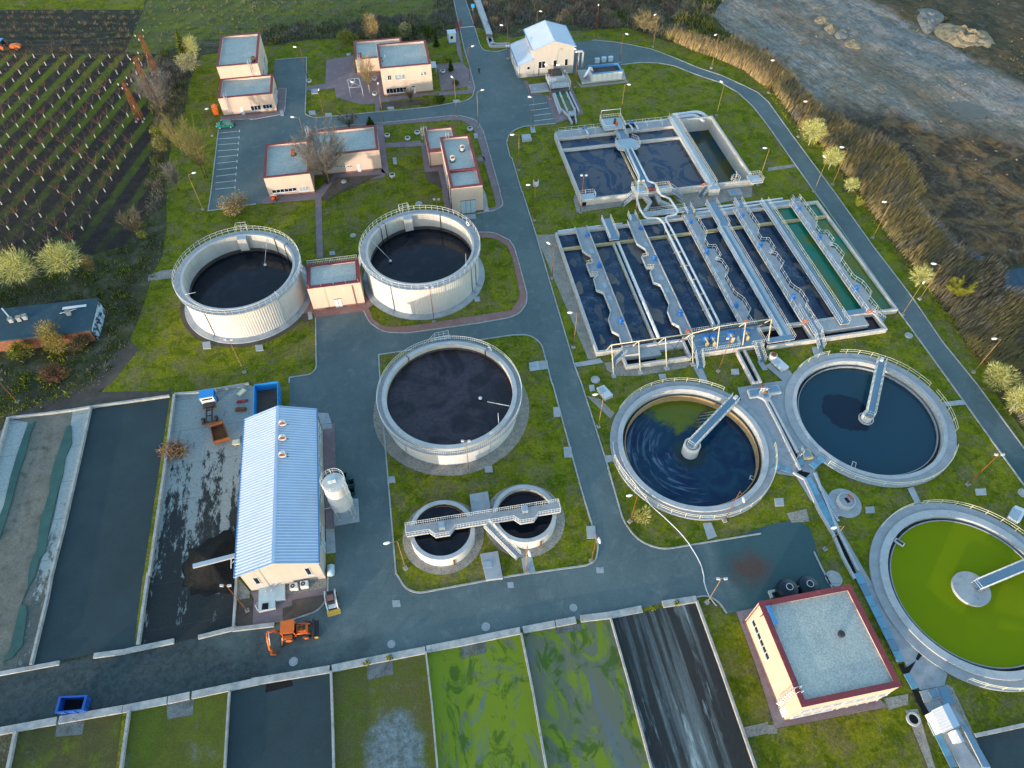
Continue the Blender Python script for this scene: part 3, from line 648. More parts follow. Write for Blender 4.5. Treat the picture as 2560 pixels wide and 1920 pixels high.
mb = MB(); mb.tube([UV(46.1, 163.6, 5.0), UV(48.3, 163.6, 5.0), UV(48.6, 163.6, 4.7), UV(48.6, 163.6, 1.0)], .27, M['steel'], 10); mb.tube([UV(47.6, 163.6, 0), UV(47.6, 163.6, 4.8)], .08, M['steel']); mb.build('duct', b)
# I derelict shed
zr = 3.2
b = thing('abandoned_shed', 'long low derelict shed with a dark flat roof and peeling end wall in the scrub', 'building', P(21, 400, 1150))
M['darkroof'] = gmat('bitumen_roof', (.035, .075, .10), (.03, .06, .08), .4, (.06, .10, .12), 1.0, (.55, .7), (6, .2), bump=.1)
M['peel'] = gmat('peeling_paint', (.45, .60, .72), (.30, .45, .6), 1.5, (.03, .04, .06), 1.1, (.5, .55), bump=0)
M['brick'] = gmat('old_brick', (.26, .11, .06), (.18, .08, .05), 1.2, (.10, .07, .06), 1, (.5, .7), bump=.2)
A_, B_, C_ = P(21, 850, 915, zr), P(21, 780, 1195, zr - .2), P(21, 0, 1010, zr)
dv = (A_ - C_).normalized(); A2 = A_ - dv * 46; B2 = B_ - dv * 46
mb = MB(); mb.face([A_, A2, B2, B_], M['darkroof']); dn = Vector((0, 0, .25))
for q in ((A_, A2), (A2, B2), (B2, B_), (B_, A_)): mb.face([q[0], q[1], q[1] - dn, q[0] - dn], M['darkroof'])
mb.build('roof', b)
g0 = lambda p, q: Vector((p.x, p.y, q))
n_ = (B_ - A_).normalized(); ins = .35
a, a2, b1, b2 = A_ + n_ * ins - dv * ins, A2 + n_ * ins + dv * ins, B_ - n_ * ins - dv * ins, B2 - n_ * ins + dv * ins
mb = MB(); mb.quads([g0(p, 0) for p in (a, a2, b2, b1)], [g0(p, zr - .3) for p in (a, a2, b2, b1)], M['brick']); mb.build('wall', b)
mb = MB(); mb.face([g0(a, .02) + dv * .3, g0(b1, .02) + dv * .3, g0(b1, zr - .25) + dv * .3, g0(a, zr - .25) + dv * .3], M['peel']); mb.quads([g0(a, .02), g0(b1, .02)], [g0(a, .02) + dv * .3, g0(b1, .02) + dv * .3], M['peel'], False); mb.build('end_wall', b)
for x, y in ((600, 1060), (175, 1110), (225, 1095), (105, 1120)):
    p = P(21, x, y, zr); mb = MB(); mb.bx(p + Vector((0, 0, .4)), .6, .6, .8, M['concrete'], .3); mb.bx(p + Vector((0, 0, .84)), .75, .75, .08, M['gravel'], .3); mb.build('chimney', b)
mb = MB(); mb.bar(P(21, 540, 1005, zr + .1), P(21, 745, 980, zr + .1), .55, .05, M['white']); mb.build('loose_sheet', b)
mb = MB(); mb.bar(P(21, 515, 1050, zr + .1), P(21, 660, 1010, zr + .1), .08, .08, M['white']); mb.build('loose_pole', b)
mb = MB(); mb.bar(P(21, 15, 1005, zr + .15), P(21, 95, 1100, zr + .2), .22, .1, M['white']); mb.build('loose_pole', b)
# J guard booth
p = P(12, 1700, 375); u, v = uv(p)
b = thing('guard_booth', 'little white guard booth with blue corner trim beside the entrance road', 'booth', UV(u, v + 1))
mb = MB(); mb.ub(u - 1.05, u + 1.0, v, v + 2.0, 0, 2.5, M['white']); mb.build('wall', b)
mb = MB()
for x in (u - 1.1, u + .93):
    for y in (v - .05, v + 1.93): mb.ub(x, x + .12, y, y + .12, 0, 2.52, M['trim'])
mb.ub(u - 1.1, u + 1.05, v - .05, v + .0, 0, .3, M['trim']); mb.build('corner_trim', b)
mb = MB(); mb.ub(u - 1.15, u + 1.1, v - .1, v + 2.1, 2.53, 2.66, M['bluedoor']); mb.build('roof', b)
window(b, 'F', v, u - .6, u + .25, 1.1, 2.0, 1); window(b, 'L', u - 1.05, v + .5, v + 1.5, 1.1, 2.0, 1)
# K white hut at the outfall
def hut(name, label, A, B, C, zr, ze):   # ridge A-B, eave line parallel offset to C
    b = thing(name, label, 'hut', (A.x, A.y, 0))
    d = C - A; d.z = 0
    mb = MB(); A0, B0 = A.copy(), B.copy()
    L0, L1, R0, R1 = A + d, B + d, A - d, B - d
    for q in (L0, L1, R0, R1): q.z = ze
    z = lambda p, q: Vector((p.x, p.y, q))
    for l, r, t in ((L0, R0, A0), (L1, R1, B0)): mb.face([z(l, 0), z(r, 0), z(r, ze - .06), z(t, zr - .06), z(l, ze - .06)], M['white'])
    for s, t in ((L0, L1), (R0, R1)): mb.face([z(s, 0), z(t, 0), z(t, ze - .06), z(s, ze - .06)], M['white'])
    mb.build('wall', b)
    for nm, s, t, mm in (('roof', L0, L1, 'white'), ('roof', R0, R1, 'roofblue')):
        mb = MB(); o = (s - A0) * .08; o.z = 0; e = (B0 - A0) * .04
        q = [A0 - e, B0 + e, t + o + e, s + o - e]; mb.face(q, M[mm]); mb.face([x - Vector((0, 0, .05)) for x in q], M[mm])
        for k in range(9): f = k / 8; mb.bar(q[0].lerp(q[1], f) + Vector((0, 0, .02)), q[3].lerp(q[2], f) + Vector((0, 0, .02)), .05, .04, M[mm])
        mb.build(nm, b)
    return b
hut('outfall_hut', 'white gabled metal hut with one blue ribbed roof slope over the outfall channel', P(44, 1508, 1130, 2.6), P(44, 1598, 1308, 2.6), P(44, 1425, 1168, 2.2), 2.6, 2.1)
hut('outfall_hut', 'smaller white gabled cover beside the bigger white hut', P(44, 1625, 1335, 1.4), P(44, 1672, 1430, 1.4), P(44, 1580, 1345, 1.1), 1.4, 1.1)
# outdoor air conditioners on the gravel at the hall gable
for i, (x, y, l) in enumerate(((985, 715, 'white air conditioner on the gravel below the hall gable, next to the hatch slab'), (1128, 685, 'white air conditioner on the gravel below the hall gable, nearer the road'))):
    p = P(54, x, y + 30, .15); u, v = uv(p); b = thing('air_conditioner', l, 'air conditioner', p, 'air conditioners by the hall')
    mb = MB(); mb.ub(u - .5, u + .5, v - .2, v + .55, .25, 1.15, M['white']); mb.build('casing', b)
    mb = MB(); mb.lathe(UV(u - .1, v + .18), [(.1, 1.16), (.3, 1.16)], M['dark'], 16); mb.build('fan_grille', b)
    mb = MB(); [mb.ub(u + s - .05, u + s + .05, v - .2, v + .5, .12, .25, M['dark']) for s in (-.4, .4)]; mb.build('foot', b)
# ------------------------------------------------------------------ round tanks
def tankmat(name, a, b, streak=.25):
    n = NB(name); v = n.pos()
    col = n.mix(n.ramp(n.noise(.35, 7, .65, v), [(.36, 0.0), (.66, 1.0)]), a, b)
    st = n.noise(1.6, 6, .75, n.pos((1, 1, .06)))
    col = n.mix(n.ramp(st, [(.52, 0.0), (.74, streak * 1.6)]), col, tuple(x * .45 for x in b))
    return n.out(col, .85, 0, .2)
M['tankout'] = tankmat('white_cladding', (.54, .53, .515), (.48, .47, .46), .12)
M['tankin'] = tankmat('stained_tank_concrete', (.50, .48, .45), (.40, .38, .355), .35)
M['tankwhite'] = tankmat('white_tank_paint', (.58, .58, .575), (.50, .50, .50), .12)
M['band'] = gmat('sludge_band', (.10, .08, .065), (.05, .042, .036), 1.2, (.16, .14, .11), 2, (.55, .7), bump=0)
M['ochre'] = tankmat('ochre_stained_wall', (.46, .33, .17), (.36, .23, .11), .4)
M['walk'] = gmat('walkway_concrete', (.32, .345, .37), (.26, .28, .30), .7, (.20, .21, .21), 1.5, (.56, .74), (8, .12), bump=0)
M['rim'] = gmat('rim_concrete', (.43, .45, .46), (.36, .38, .40), .6, (.24, .245, .24), 1.3, (.56, .76), (8, .1), bump=0)
M['rail'] = flat('railing_paint', (.50, .53, .54), .5, .1, .4, .1)
M['yrail'] = flat('cream_railing_paint', (.56, .54, .40), .5, 0, .4, .1)
M['grate'] = flat('blue_grey_grating', (.12, .22, .31), .5, .2, .4, .15, 4)
M['gratel'] = flat('pale_grating', (.30, .38, .44), .5, .2, .4, .12, 3)
M['bcover'] = flat('blue_cover_plate', (.11, .27, .38), .5, 0, .4, .25, .8)
M['pump'] = flat('blue_motor_paint', (.03, .16, .48), .4)
M['orange'] = flat('orange_red_plastic', (.55, .08, .02), .5)
def water(name, deep, scum, sc=.35, thr=(.5, .62), rough=.06, fine=None, spec=.22, seed=0, stretch=(1, 1, 1), dist=1.5):
    n = NB(name); v = n.pos(stretch, loc=(seed, seed * .7, 0))
    f = n.noise(sc, 8, .6, v, dist)
    col = n.mix(n.ramp(f, [(thr[0], 0.0), (thr[1], 1.0)]), deep, scum)
    if fine: col = n.mix(n.ramp(n.noise(fine[0], 6, .8, v), [(fine[1], 0.0), (fine[1] + .12, 1.0)]), col, fine[2])
    n.bump(n.noise(1.8, 3, .5), .04, .02)
    return n.out(col, rough, 0, spec)
M['w_dark'] = water('dark_sludge_water', (.008, .011, .018), (.016, .018, .026), .25, rough=.12, seed=3, fine=(1.2, .62, (.02, .022, .028)))
M['w_scum'] = water('mottled_sludge', (.010, .010, .016), (.040, .034, .046), .16, (.42, .56), rough=.4, fine=(1.6, .5, (.014, .013, .02)), seed=9, spec=.3)
M['w_navy'] = water('navy_water', (.006, .022, .055), (.014, .042, .080), .14, (.50, .54), seed=5, rough=.08)
M['w_settle'] = water('settling_water', (.005, .020, .042), (.040, .042, .055), .085, (.50, .52), rough=.1, seed=14, fine=(.9, .6, (.012, .034, .058)))
M['w_green'] = water('green_water', (.004, .15, .10), (.10, .125, .004), .16, (.44, .6), seed=2, rough=.1, stretch=(1, .35, 1))
M['w_brown'] = water('brown_green_water', (.008, .045, .06), (.055, .055, .012), .10, (.45, .55), seed=21, rough=.12)
M['w_alga'] = water('algae_water', (.165, .215, .002), (.15, .20, .002), .12, (.3, .7), rough=.7, seed=1, spec=.06)
def ringrail(mb, c, r, z, h, mat, n=72, sp=1.5, rails=(1.0, .55), a0=0, a1=None, bal=0, rr=.035):
    pts = circ(c, r, n, z, a0, a1)
    mb.rail(pts, mat, h, sp, rr, rails, a1 is None, bal)
def lifebuoy(label, p, axis, mat='orange', r=.36):
    mb = MB(); ax = Vector(axis).normalized(); up = Vector((0, 0, 1)); x = ax.cross(up).normalized(); y = x.cross(ax)
    mb.tube([Vector(p) + (x * math.cos(t) + y * math.sin(t)) * r for t in [2 * math.pi * k / 16 for k in range(16)]], .1, M[mat], 6, closed=True)
    return tag(mb.build('lifebuoy', None, p), label, 'lifebuoy', None)
def ang(c, p): return math.atan2(p.y - c[1], p.x - c[0])
def pol(c, r, a, z=0): return Vector((c[0] + r * math.cos(a), c[1] + r * math.sin(a), z))
def bigtank(label, c, H, hw, ball, bx, extra):
    t = thing('sludge_tank', label, 'tank', (c[0], c[1], 0), 'tall white sludge tanks')
    mb = MB(); n = 300; mb.quads([pol(c, 10.1 + (.045 if i % 2 else 0), 2 * math.pi * i / n, .3) for i in range(n)], [pol(c, 10.1 + (.045 if i % 2 else 0), 2 * math.pi * i / n, H - .2) for i in range(n)], M['tankout']); mb.build('cladding', t)
    mb = MB(); mb.lathe(c, [(11.25, 0), (11.2, .22), (10.2, .32), (10.05, .32)], M['concrete'], 72, sm=False); mb.build('footing', t)
    mb = MB(); mb.lathe(c, [(9.22, hw - .6), (9.22, H + .12)], M['tankin'], 96); mb.lathe(c, [(9.22, H + .12), (9.62, H + .12), (9.62, H)], M['rim'], 96, sm=False); mb.build('inner_wall', t)
    mb = MB(); mb.lathe(c, [(9.21, hw - .2), (9.21, hw + .75)], M['band'], 96); mb.build('stain_band', t)
    mb = MB(); mb.lathe(c, [(9.62, H), (10.68, H), (10.68, H - .18), (10.0, H - .18)], M['walk'], 96, sm=False); mb.build('walkway', t)
    mb = MB(); ringrail(mb, c, 10.62, H, 1.05, M['rail'], 96, 1.1); mb.build('railing', t)
    mb = MB(); mb.sheet(circ(c, 9.23, 96), hw, M['w_dark']); mb.build('sludge_surface', t)
    a = ang(c, P(*bx, H)); ux = Vector((math.cos(a), math.sin(a), 0)); yw = a
    mb = MB(); mb.bx(pol(c, 8.75, a, H - 1.3), 1.0, 1.5, 2.6, M['tankin'], yw); mb.bx(pol(c, 8.85, a, H + .05), 1.25, 1.6, .1, M['gratel'], yw); o = mb.build('overflow_box', t)
    mb = MB(); tv = Vector((-ux.y, ux.x, 0)); q = pol(c, 10.6, a, H)
    mb.rail([q + tv * .9, q + tv * .9 + ux * 1.0, q - tv * .9 + ux * 1.0, q - tv * .9], M['rail'], 1.2, .9, .035)
    for s in (-.3, .3): mb.tube([q + tv * s + ux * .3 + Vector((0, 0, .2)), pol(c, 10.9, a, .2) + tv * s], .035, M['rail'], 4)
    z = .4
    while z < H: mb.tube([pol(c, 10.9, a, z) + tv * .3, pol(c, 10.9, a, z) - tv * .3], .025, M['rail'], 4); z += .4
    mb.build('access_ladder', t)
    b = P(*ball, hw + .3); s = P(*extra['rod'], H)
    mb = MB(); mb.tube([s, b + Vector((0, 0, .3))], .05, M['rail'], 5); mb.lathe((b.x, b.y), [(.02, hw), (.2, hw + .12), (.28, hw + .28), (.2, hw + .46), (.02, hw + .56)], M['white'], 12); mb.build('level_float', t)
    for (tt, x, y) in extra['pipes']:
        aa = ang(c, P(tt, x, y, 3)); mb = MB(); mb.tube([pol(c, 10.22, aa, H - .2), pol(c, 10.22, aa, .5), pol(c, 10.9, aa, .35)], .07, M['plinth' if extra.get('red') else 'grate'], 6); mb.build('downpipe', t)
    for (tt, x, y) in extra['inner']:
        aa = ang(c, P(tt, x, y, H - 1)); mb = MB(); mb.tube([pol(c, 9.95, aa, H + .3), pol(c, 9.1, aa, H + .3), pol(c, 9.1, aa, hw)], .07, M['band'], 6); mb.build('inlet_pipe', t)
    mb = MB()
    for (tt, x0, y0, x1, y1) in extra['rods']: mb.tube([P(tt, x0, y0, H + .4), P(tt, x1, y1, H + .5)], .06, M['rail'], 5)
    mb.build('mixer_rod', t)
    return t
T1, T2, T3 = (-47.3, 88.86), (-16.3, 94.5), (-9.55, 64.08)
bigtank('tall white sludge tank left of the pump house, farther from the road', T1, 6.5, 2.85, (22, 80, 628), (21, 2085, 400), dict(rod=(22, 95, 375), pipes=((22, 240, 1040), (21, 1810, 1150)), inner=((22, 200, 430), (22, 235, 520)), rods=((21, 1600, 885, 1690, 868), (22, 160, 860, 200, 900))))
bigtank('tall white sludge tank right of the pump house, ringed by the red pavement', T2, 6.8, 3.4, (22, 1160, 595), (22, 1305, 215), dict(rod=(22, 1000, 420), pipes=((22, 1190, 920), (22, 1845, 760), (22, 1890, 710)), inner=((22, 1625, 200), (22, 1045, 340), (22, 1095, 310)), rods=((22, 1812, 535, 1815, 640), (22, 1160, 760, 1170, 800))))
lifebuoy('white lifebuoy on the railing of the tank beside the red pavement', P(22, 1830, 275, 7.4), (1, 1, 0), 'white')
# walkways from the pump house roof
for i, (c, u, v, H) in enumerate(((T1, -18.9, 94.4, 6.5), (T2, -9.5, 95.0, 6.8))):
    a = UV(u, v, 5.45); aa = ang(c, a); e = pol(c, 10.5, aa, H)
    mb = MB(); mb.bar(a, e, 1.0, .1, M['grate']); d = (e - a).normalized(); sd = Vector((-d.y, d.x, 0)).normalized() * .48
    for s in (sd, -sd): mb.rail([a + s, e + s], M['rail'], 1.0, .6, .03)
    o = tag(mb.build('footbridge', None, a), ('sloping steel footbridge from the pump house roof to the left tank', 'sloping steel footbridge from the pump house roof to the right tank')[i], 'footbridge', 'footbridges of the pump house')
# tank 3
t = thing('digester_tank', 'wide white tank of dark mottled sludge on the gravel ring in the middle lawn', 'tank', (T3[0], T3[1], 0)); c = T3
mb = MB(); mb.lathe(c, [(10.4, 0), (10.4, 3.8)], M['tankwhite'], 96); mb.build('outer_wall', t)
mb = MB(); mb.lathe(c, [(9.65, 2.6), (9.65, 4.4)], M['tankin'], 96); mb.lathe(c, [(9.65, 4.4), (10.32, 4.4), (10.32, 3.8)], M['rim'], 96, sm=False); mb.build('inner_wall', t)
mb = MB(); mb.lathe(c, [(9.64, 3.0), (9.64, 3.62)], M['band'], 96); mb.build('stain_band', t)
mb = MB(); mb.lathe(c, [(10.32, 3.82), (11.1, 3.82), (11.1, 3.66), (10.3, 3.66)], M['walk'], 96, sm=False); mb.build('walkway', t)
mb = MB(); ringrail(mb, c, 11.05, 3.82, 1.05, M['rail'], 96, 1.0, bal=.33); mb.build('railing', t)
mb = MB(); mb.sheet(circ(c, 9.66, 96), 3.15, M['w_scum']); mb.build('sludge_surface', t)
a = ang(c, P(22, 1560, 1290, 3.8)); ux = Vector((math.cos(a), math.sin(a), 0)); tv = Vector((-ux.y, ux.x, 0)); q = pol(c, 11.1, a, 3.82)
mb = MB(); mb.bar(q + ux * .5 - tv * 2.2, q + ux * .5 - tv * .0, 1.0, .1, M['grate'])
for k in range(12): mb.bx(q + ux * .5 + tv * (.1 + k * .28) - Vector((0, 0, .15 + k * .3)), 1.0, .28, .05, M['grate'], a)
for s in (0.02, .98): mb.rail([q + ux * s - tv * 2.2, q + ux * s, q + ux * s + tv * 3.4 - Vector((0, 0, 3.6))], M['rail'], 1.05, .8, .035)
mb.build('stair', t)
for k, (x, y) in enumerate(((1270, 560), (2030, 560))):
    aa = ang(c, P(32, x, y, 2)); mb = MB(); mb.tube([pol(c, 10.47, aa, 3.6), pol(c, 10.47, aa, .1)], .07, M['rail'], 6); mb.build('downpipe', t)
for x, y in ((1325, 1450), (1980, 1390)):
    aa = ang(c, P(22, x, y, 4.2)); mb = MB(); mb.tube([pol(c, 10.2, aa, 4.6), pol(c, 9.55, aa, 4.6), pol(c, 9.55, aa, 3.1)], .08, M['rust'], 6); mb.build('inlet_pipe', t)
b = P(32, 1938, 123, 3.4); mb = MB(); mb.lathe((b.x, b.y), [(.02, 3.15), (.26, 3.3), (.3, 3.45), (.2, 3.6), (.02, 3.7)], M['white'], 12); mb.tube([P(32, 2000, 153, 3.6), P(32, 2190, 190, 4.5)], .05, M['rail'], 5); mb.build('level_float', t)
mb = MB(); mb.tube([P(32, 2092, 250, 5.2), P(32, 2098, 350, 4.0)], .06, M['rail'], 5); mb.tube([P(32, 1245, 400, 5.0), P(32, 1240, 440, 4.4)], .06, M['rail'], 5); mb.tube([P(32, 2020, 430, 4.6), P(32, 2100, 390, 4.6)], .07, M['rail'], 5); mb.build('mixer_rod', t)
lifebuoy('white lifebuoy on the railing at the back of the wide middle tank', P(22, 2020, 1355, 4.4), (1, .8, 0), 'white')
# small tanks with the shared bridge
for i, (c, h, hw, l) in enumerate((((-9.48, 42.23), 2.2, 1.75, 'small round white thickener tank at the left end of the footbridge'), ((1.76, 44.74), 2.15, 1.0, 'small round white thickener tank at the right end of the footbridge'))):
    t = thing('thickener_tank', l, 'tank', (c[0], c[1], 0), 'small round thickener tanks')
    mb = MB(); mb.lathe(c, [(4.42, 0), (4.42, h)], M['tankwhite'], 72); mb.lathe(c, [(4.42, h), (3.86, h)], M['rim'], 72, sm=False); mb.lathe(c, [(3.86, h), (3.86, hw - .5)], M['tankin'], 72); mb.build('wall', t)
    mb = MB(); mb.lathe(c, [(3.85, hw - .1), (3.85, hw + .3)], M['band'], 72); mb.lathe(c, [(3.7, hw - .1), (3.66, hw + .12), (3.7, hw + .14)], M['band'], 72); mb.build('weir', t)
    mb = MB(); mb.sheet(circ(c, 3.87, 72), hw, M['w_dark']); mb.build('water_surface', t)
    aa = ang(c, P(32, 1720, 1560, .8) if i == 0 else P(33, 262, 1400, .8)); mb = MB(); mb.tube([pol(c, 4.5, aa, 1.4), pol(c, 4.5, aa, .2)], .12, M['rust'], 6); mb.build('drain_pipe', t)
zb = 2.75
L0, R0 = P(32, 1298, 1272, zb), P(33, 408, 1062, zb); d = (R0 - L0).normalized(); s = Vector((-d.y, d.x, 0)); LL = (R0 - L0).length
f = lambda al, w: L0 + d * al + s * w
edge = [(0, -.75)]
for cx in ((-9.48, 42.23), (1.76, 44.74)):
    al = (Vector((cx[0], cx[1], zb)) - L0).dot(d); edge += [(al - 1.7, -.75), (al - .95, -1.55), (al + .95, -1.55), (al + 1.7, -.75)]
edge += [(LL, -.75)]; poly = [f(*e) for e in edge] + [f(LL, .75), f(0, .75)]
t = thing('footbridge', 'pale concrete footbridge with railings spanning both small round thickener tanks', 'footbridge', f(LL / 2, 0) - Vector((0, 0, zb)))
mb = MB(); mb.prism(poly, zb - .35, zb, M['rim'], M['walk'], True); mb.build('deck', t)
mb = MB(); mb.rail([p.copy() for p in [f(*e) for e in edge]], M['rail'], 1.05, 1.2, .035, bal=.4); mb.rail([f(0, .72), f(LL, .72)], M['rail'], 1.05, 1.2, .035, bal=.3); mb.rail([f(0, -.75), f(0, .72)], M['rail'], 1.05, 1.5); mb.rail([f(LL, -.75), f(LL, .72)], M['rail'], 1.05, 1.5); mb.build('railing', t)
for cx in ((-9.48, 42.23), (1.76, 44.74)):
    mb = MB(); mb.bx((cx[0], cx[1], zb + .45), .8, .9, .7, M['gratel'], math.atan2(d.y, d.x)); mb.cyl((cx[0], cx[1]), .25, zb, zb + .3, M['dark']); mb.build('drive_unit', t)
S0 = P(32, 1990, 1215, zb); S1 = P(33, 60, 1500, .1); sd = (S1 - S0); sh = Vector((sd.x, sd.y, 0)).normalized(); sn = Vector((-sh.y, sh.x, 0)) * .5
mb = MB()
for k in range(16): q = S0.lerp(S1, (k + .5) / 16); mb.bx(q, .35, 1.0, .05, M['gratel'], math.atan2(sh.y, sh.x))
for w in (sn, -sn): mb.bar(S0 + w, S1 + w, .08, .22, M['rail']); mb.rail([S0 + w, S1 + w], M['rail'], 1.0, .9, .035, bal=.45)
mb.build('stair', t)
for i, (pp, lid, l) in enumerate((('32 1845,970 2005,943 2032,1135 1872,1165', '32 1880,1095 1950,1090 1958,1130 1885,1135', 'concrete chamber with blue lid behind the footbridge between the small tanks'), ('32 1938,1482 2090,1457 2132,1690 1990,1705', '32 1965,1545 2033,1535 2040,1590 1972,1600', 'concrete chamber with blue lid in front of the two small tanks'))):
    L = pth(pp); t = thing('valve_chamber', l, 'chamber', (sum(L, Vector()) / 4), 'concrete chambers of the small tanks')
    mb = MB(); mb.prism(L, 0, .55, M['concrete']); mb.build('slab', t); mb = MB(); mb.prism(pth(lid, .3), .55, .62, M['gratel']); mb.build('lid', t)
# ------------------------------------------------------------------ clarifiers
def clarmat():
    n = NB('swirling_clarifier_water'); g = n.new('ShaderNodeNewGeometry'); s = n.sep(g.outputs['Position'])
    x = n.math('SUBTRACT', s[0], 27.3); y = n.math('SUBTRACT', s[1], 57.05)
    r = n.math('SQRT', n.math('ADD', n.math('MULTIPLY', x, x), n.math('MULTIPLY', y, y))); a = n.math('ARCTAN2', y, x)
    cv = n.new('ShaderNodeCombineXYZ'); n.put(cv.inputs[0], n.math('MULTIPLY', r, 2.2)); n.put(cv.inputs[1], n.math('MULTIPLY', a, 1.7))
    col = n.mix(n.ramp(n.noise(.3, 6, .6, None, 1), [(.4, 0.0), (.65, 1.0)]), (.004, .022, .062), (.009, .050, .085))
    left = n.ramp(n.math('ADD', n.math('MULTIPLY', x, -.10), n.math('MULTIPLY', y, -.05)), [(.15, 0.0), (.6, 1.0)])
    st = n.ramp(n.noise(.75, 5, .6, cv.outputs[0], .6), [(.52, 0.0), (.66, .9)])
    col = n.mix(n.math('MULTIPLY', st, left), col, (.13, .19, .29))
    top = n.math('ADD', n.math('MULTIPLY', y, .11), n.math('MULTIPLY', n.noise(.35, 8, .7, None, 1), 1.3)); top = n.math('SUBTRACT', top, n.math('MULTIPLY', n.math('ABSOLUTE', n.math('ADD', x, 1.0)), .06))
    col = n.mix(n.ramp(n.math('MULTIPLY', top, .5), [(.52, 0.0), (.64, .9)]), col, (.12, .15, .006))
    edge = n.ramp(n.math('ADD', n.math('MULTIPLY', r, .1), n.math('ADD', n.math('MULTIPLY', x, .02), n.math('MULTIPLY', n.noise(.3, 5), .4))), [(.95, 0.0), (1.0, .0)]); col = n.mix(edge, col, (.05, .06, .012))
    ce = n.ramp(n.math('MULTIPLY', r, .2), [(.3, .6), (.62, 0.0)]); col = n.mix(ce, col, (.03, .045, .012))
    n.bump(n.noise(1.8, 3, .5), .04, .02); return n.out(col, .07, 0, .2)
M['w_clar1'] = clarmat()
def scr():
    n = NB('swirled_dark_water'); g = n.new('ShaderNodeNewGeometry'); s = n.sep(g.outputs['Position'])
    x = n.math('SUBTRACT', s[0], 54.3); y = n.math('SUBTRACT', s[1], 64.5)
    r = n.math('SQRT', n.math('ADD', n.math('MULTIPLY', x, x), n.math('MULTIPLY', y, y))); a = n.math('ARCTAN2', y, x)
    f = n.math('ADD', n.math('MULTIPLY', r, .1), n.math('ADD', n.math('MULTIPLY', n.math('SINE', n.math('ADD', a, 1.2)), .12), n.math('MULTIPLY', n.noise(.25, 6, .6), .34)))
    col = n.mix(n.ramp(f, [(.50, 0.0), (.53, 1.0)]), (.004, .017, .036), (.012, .048, .075))
    n.bump(n.noise(1.8, 3, .5), .04, .02); return n.out(col, .1, 0, .2)
M['w_clar2'] = scr()
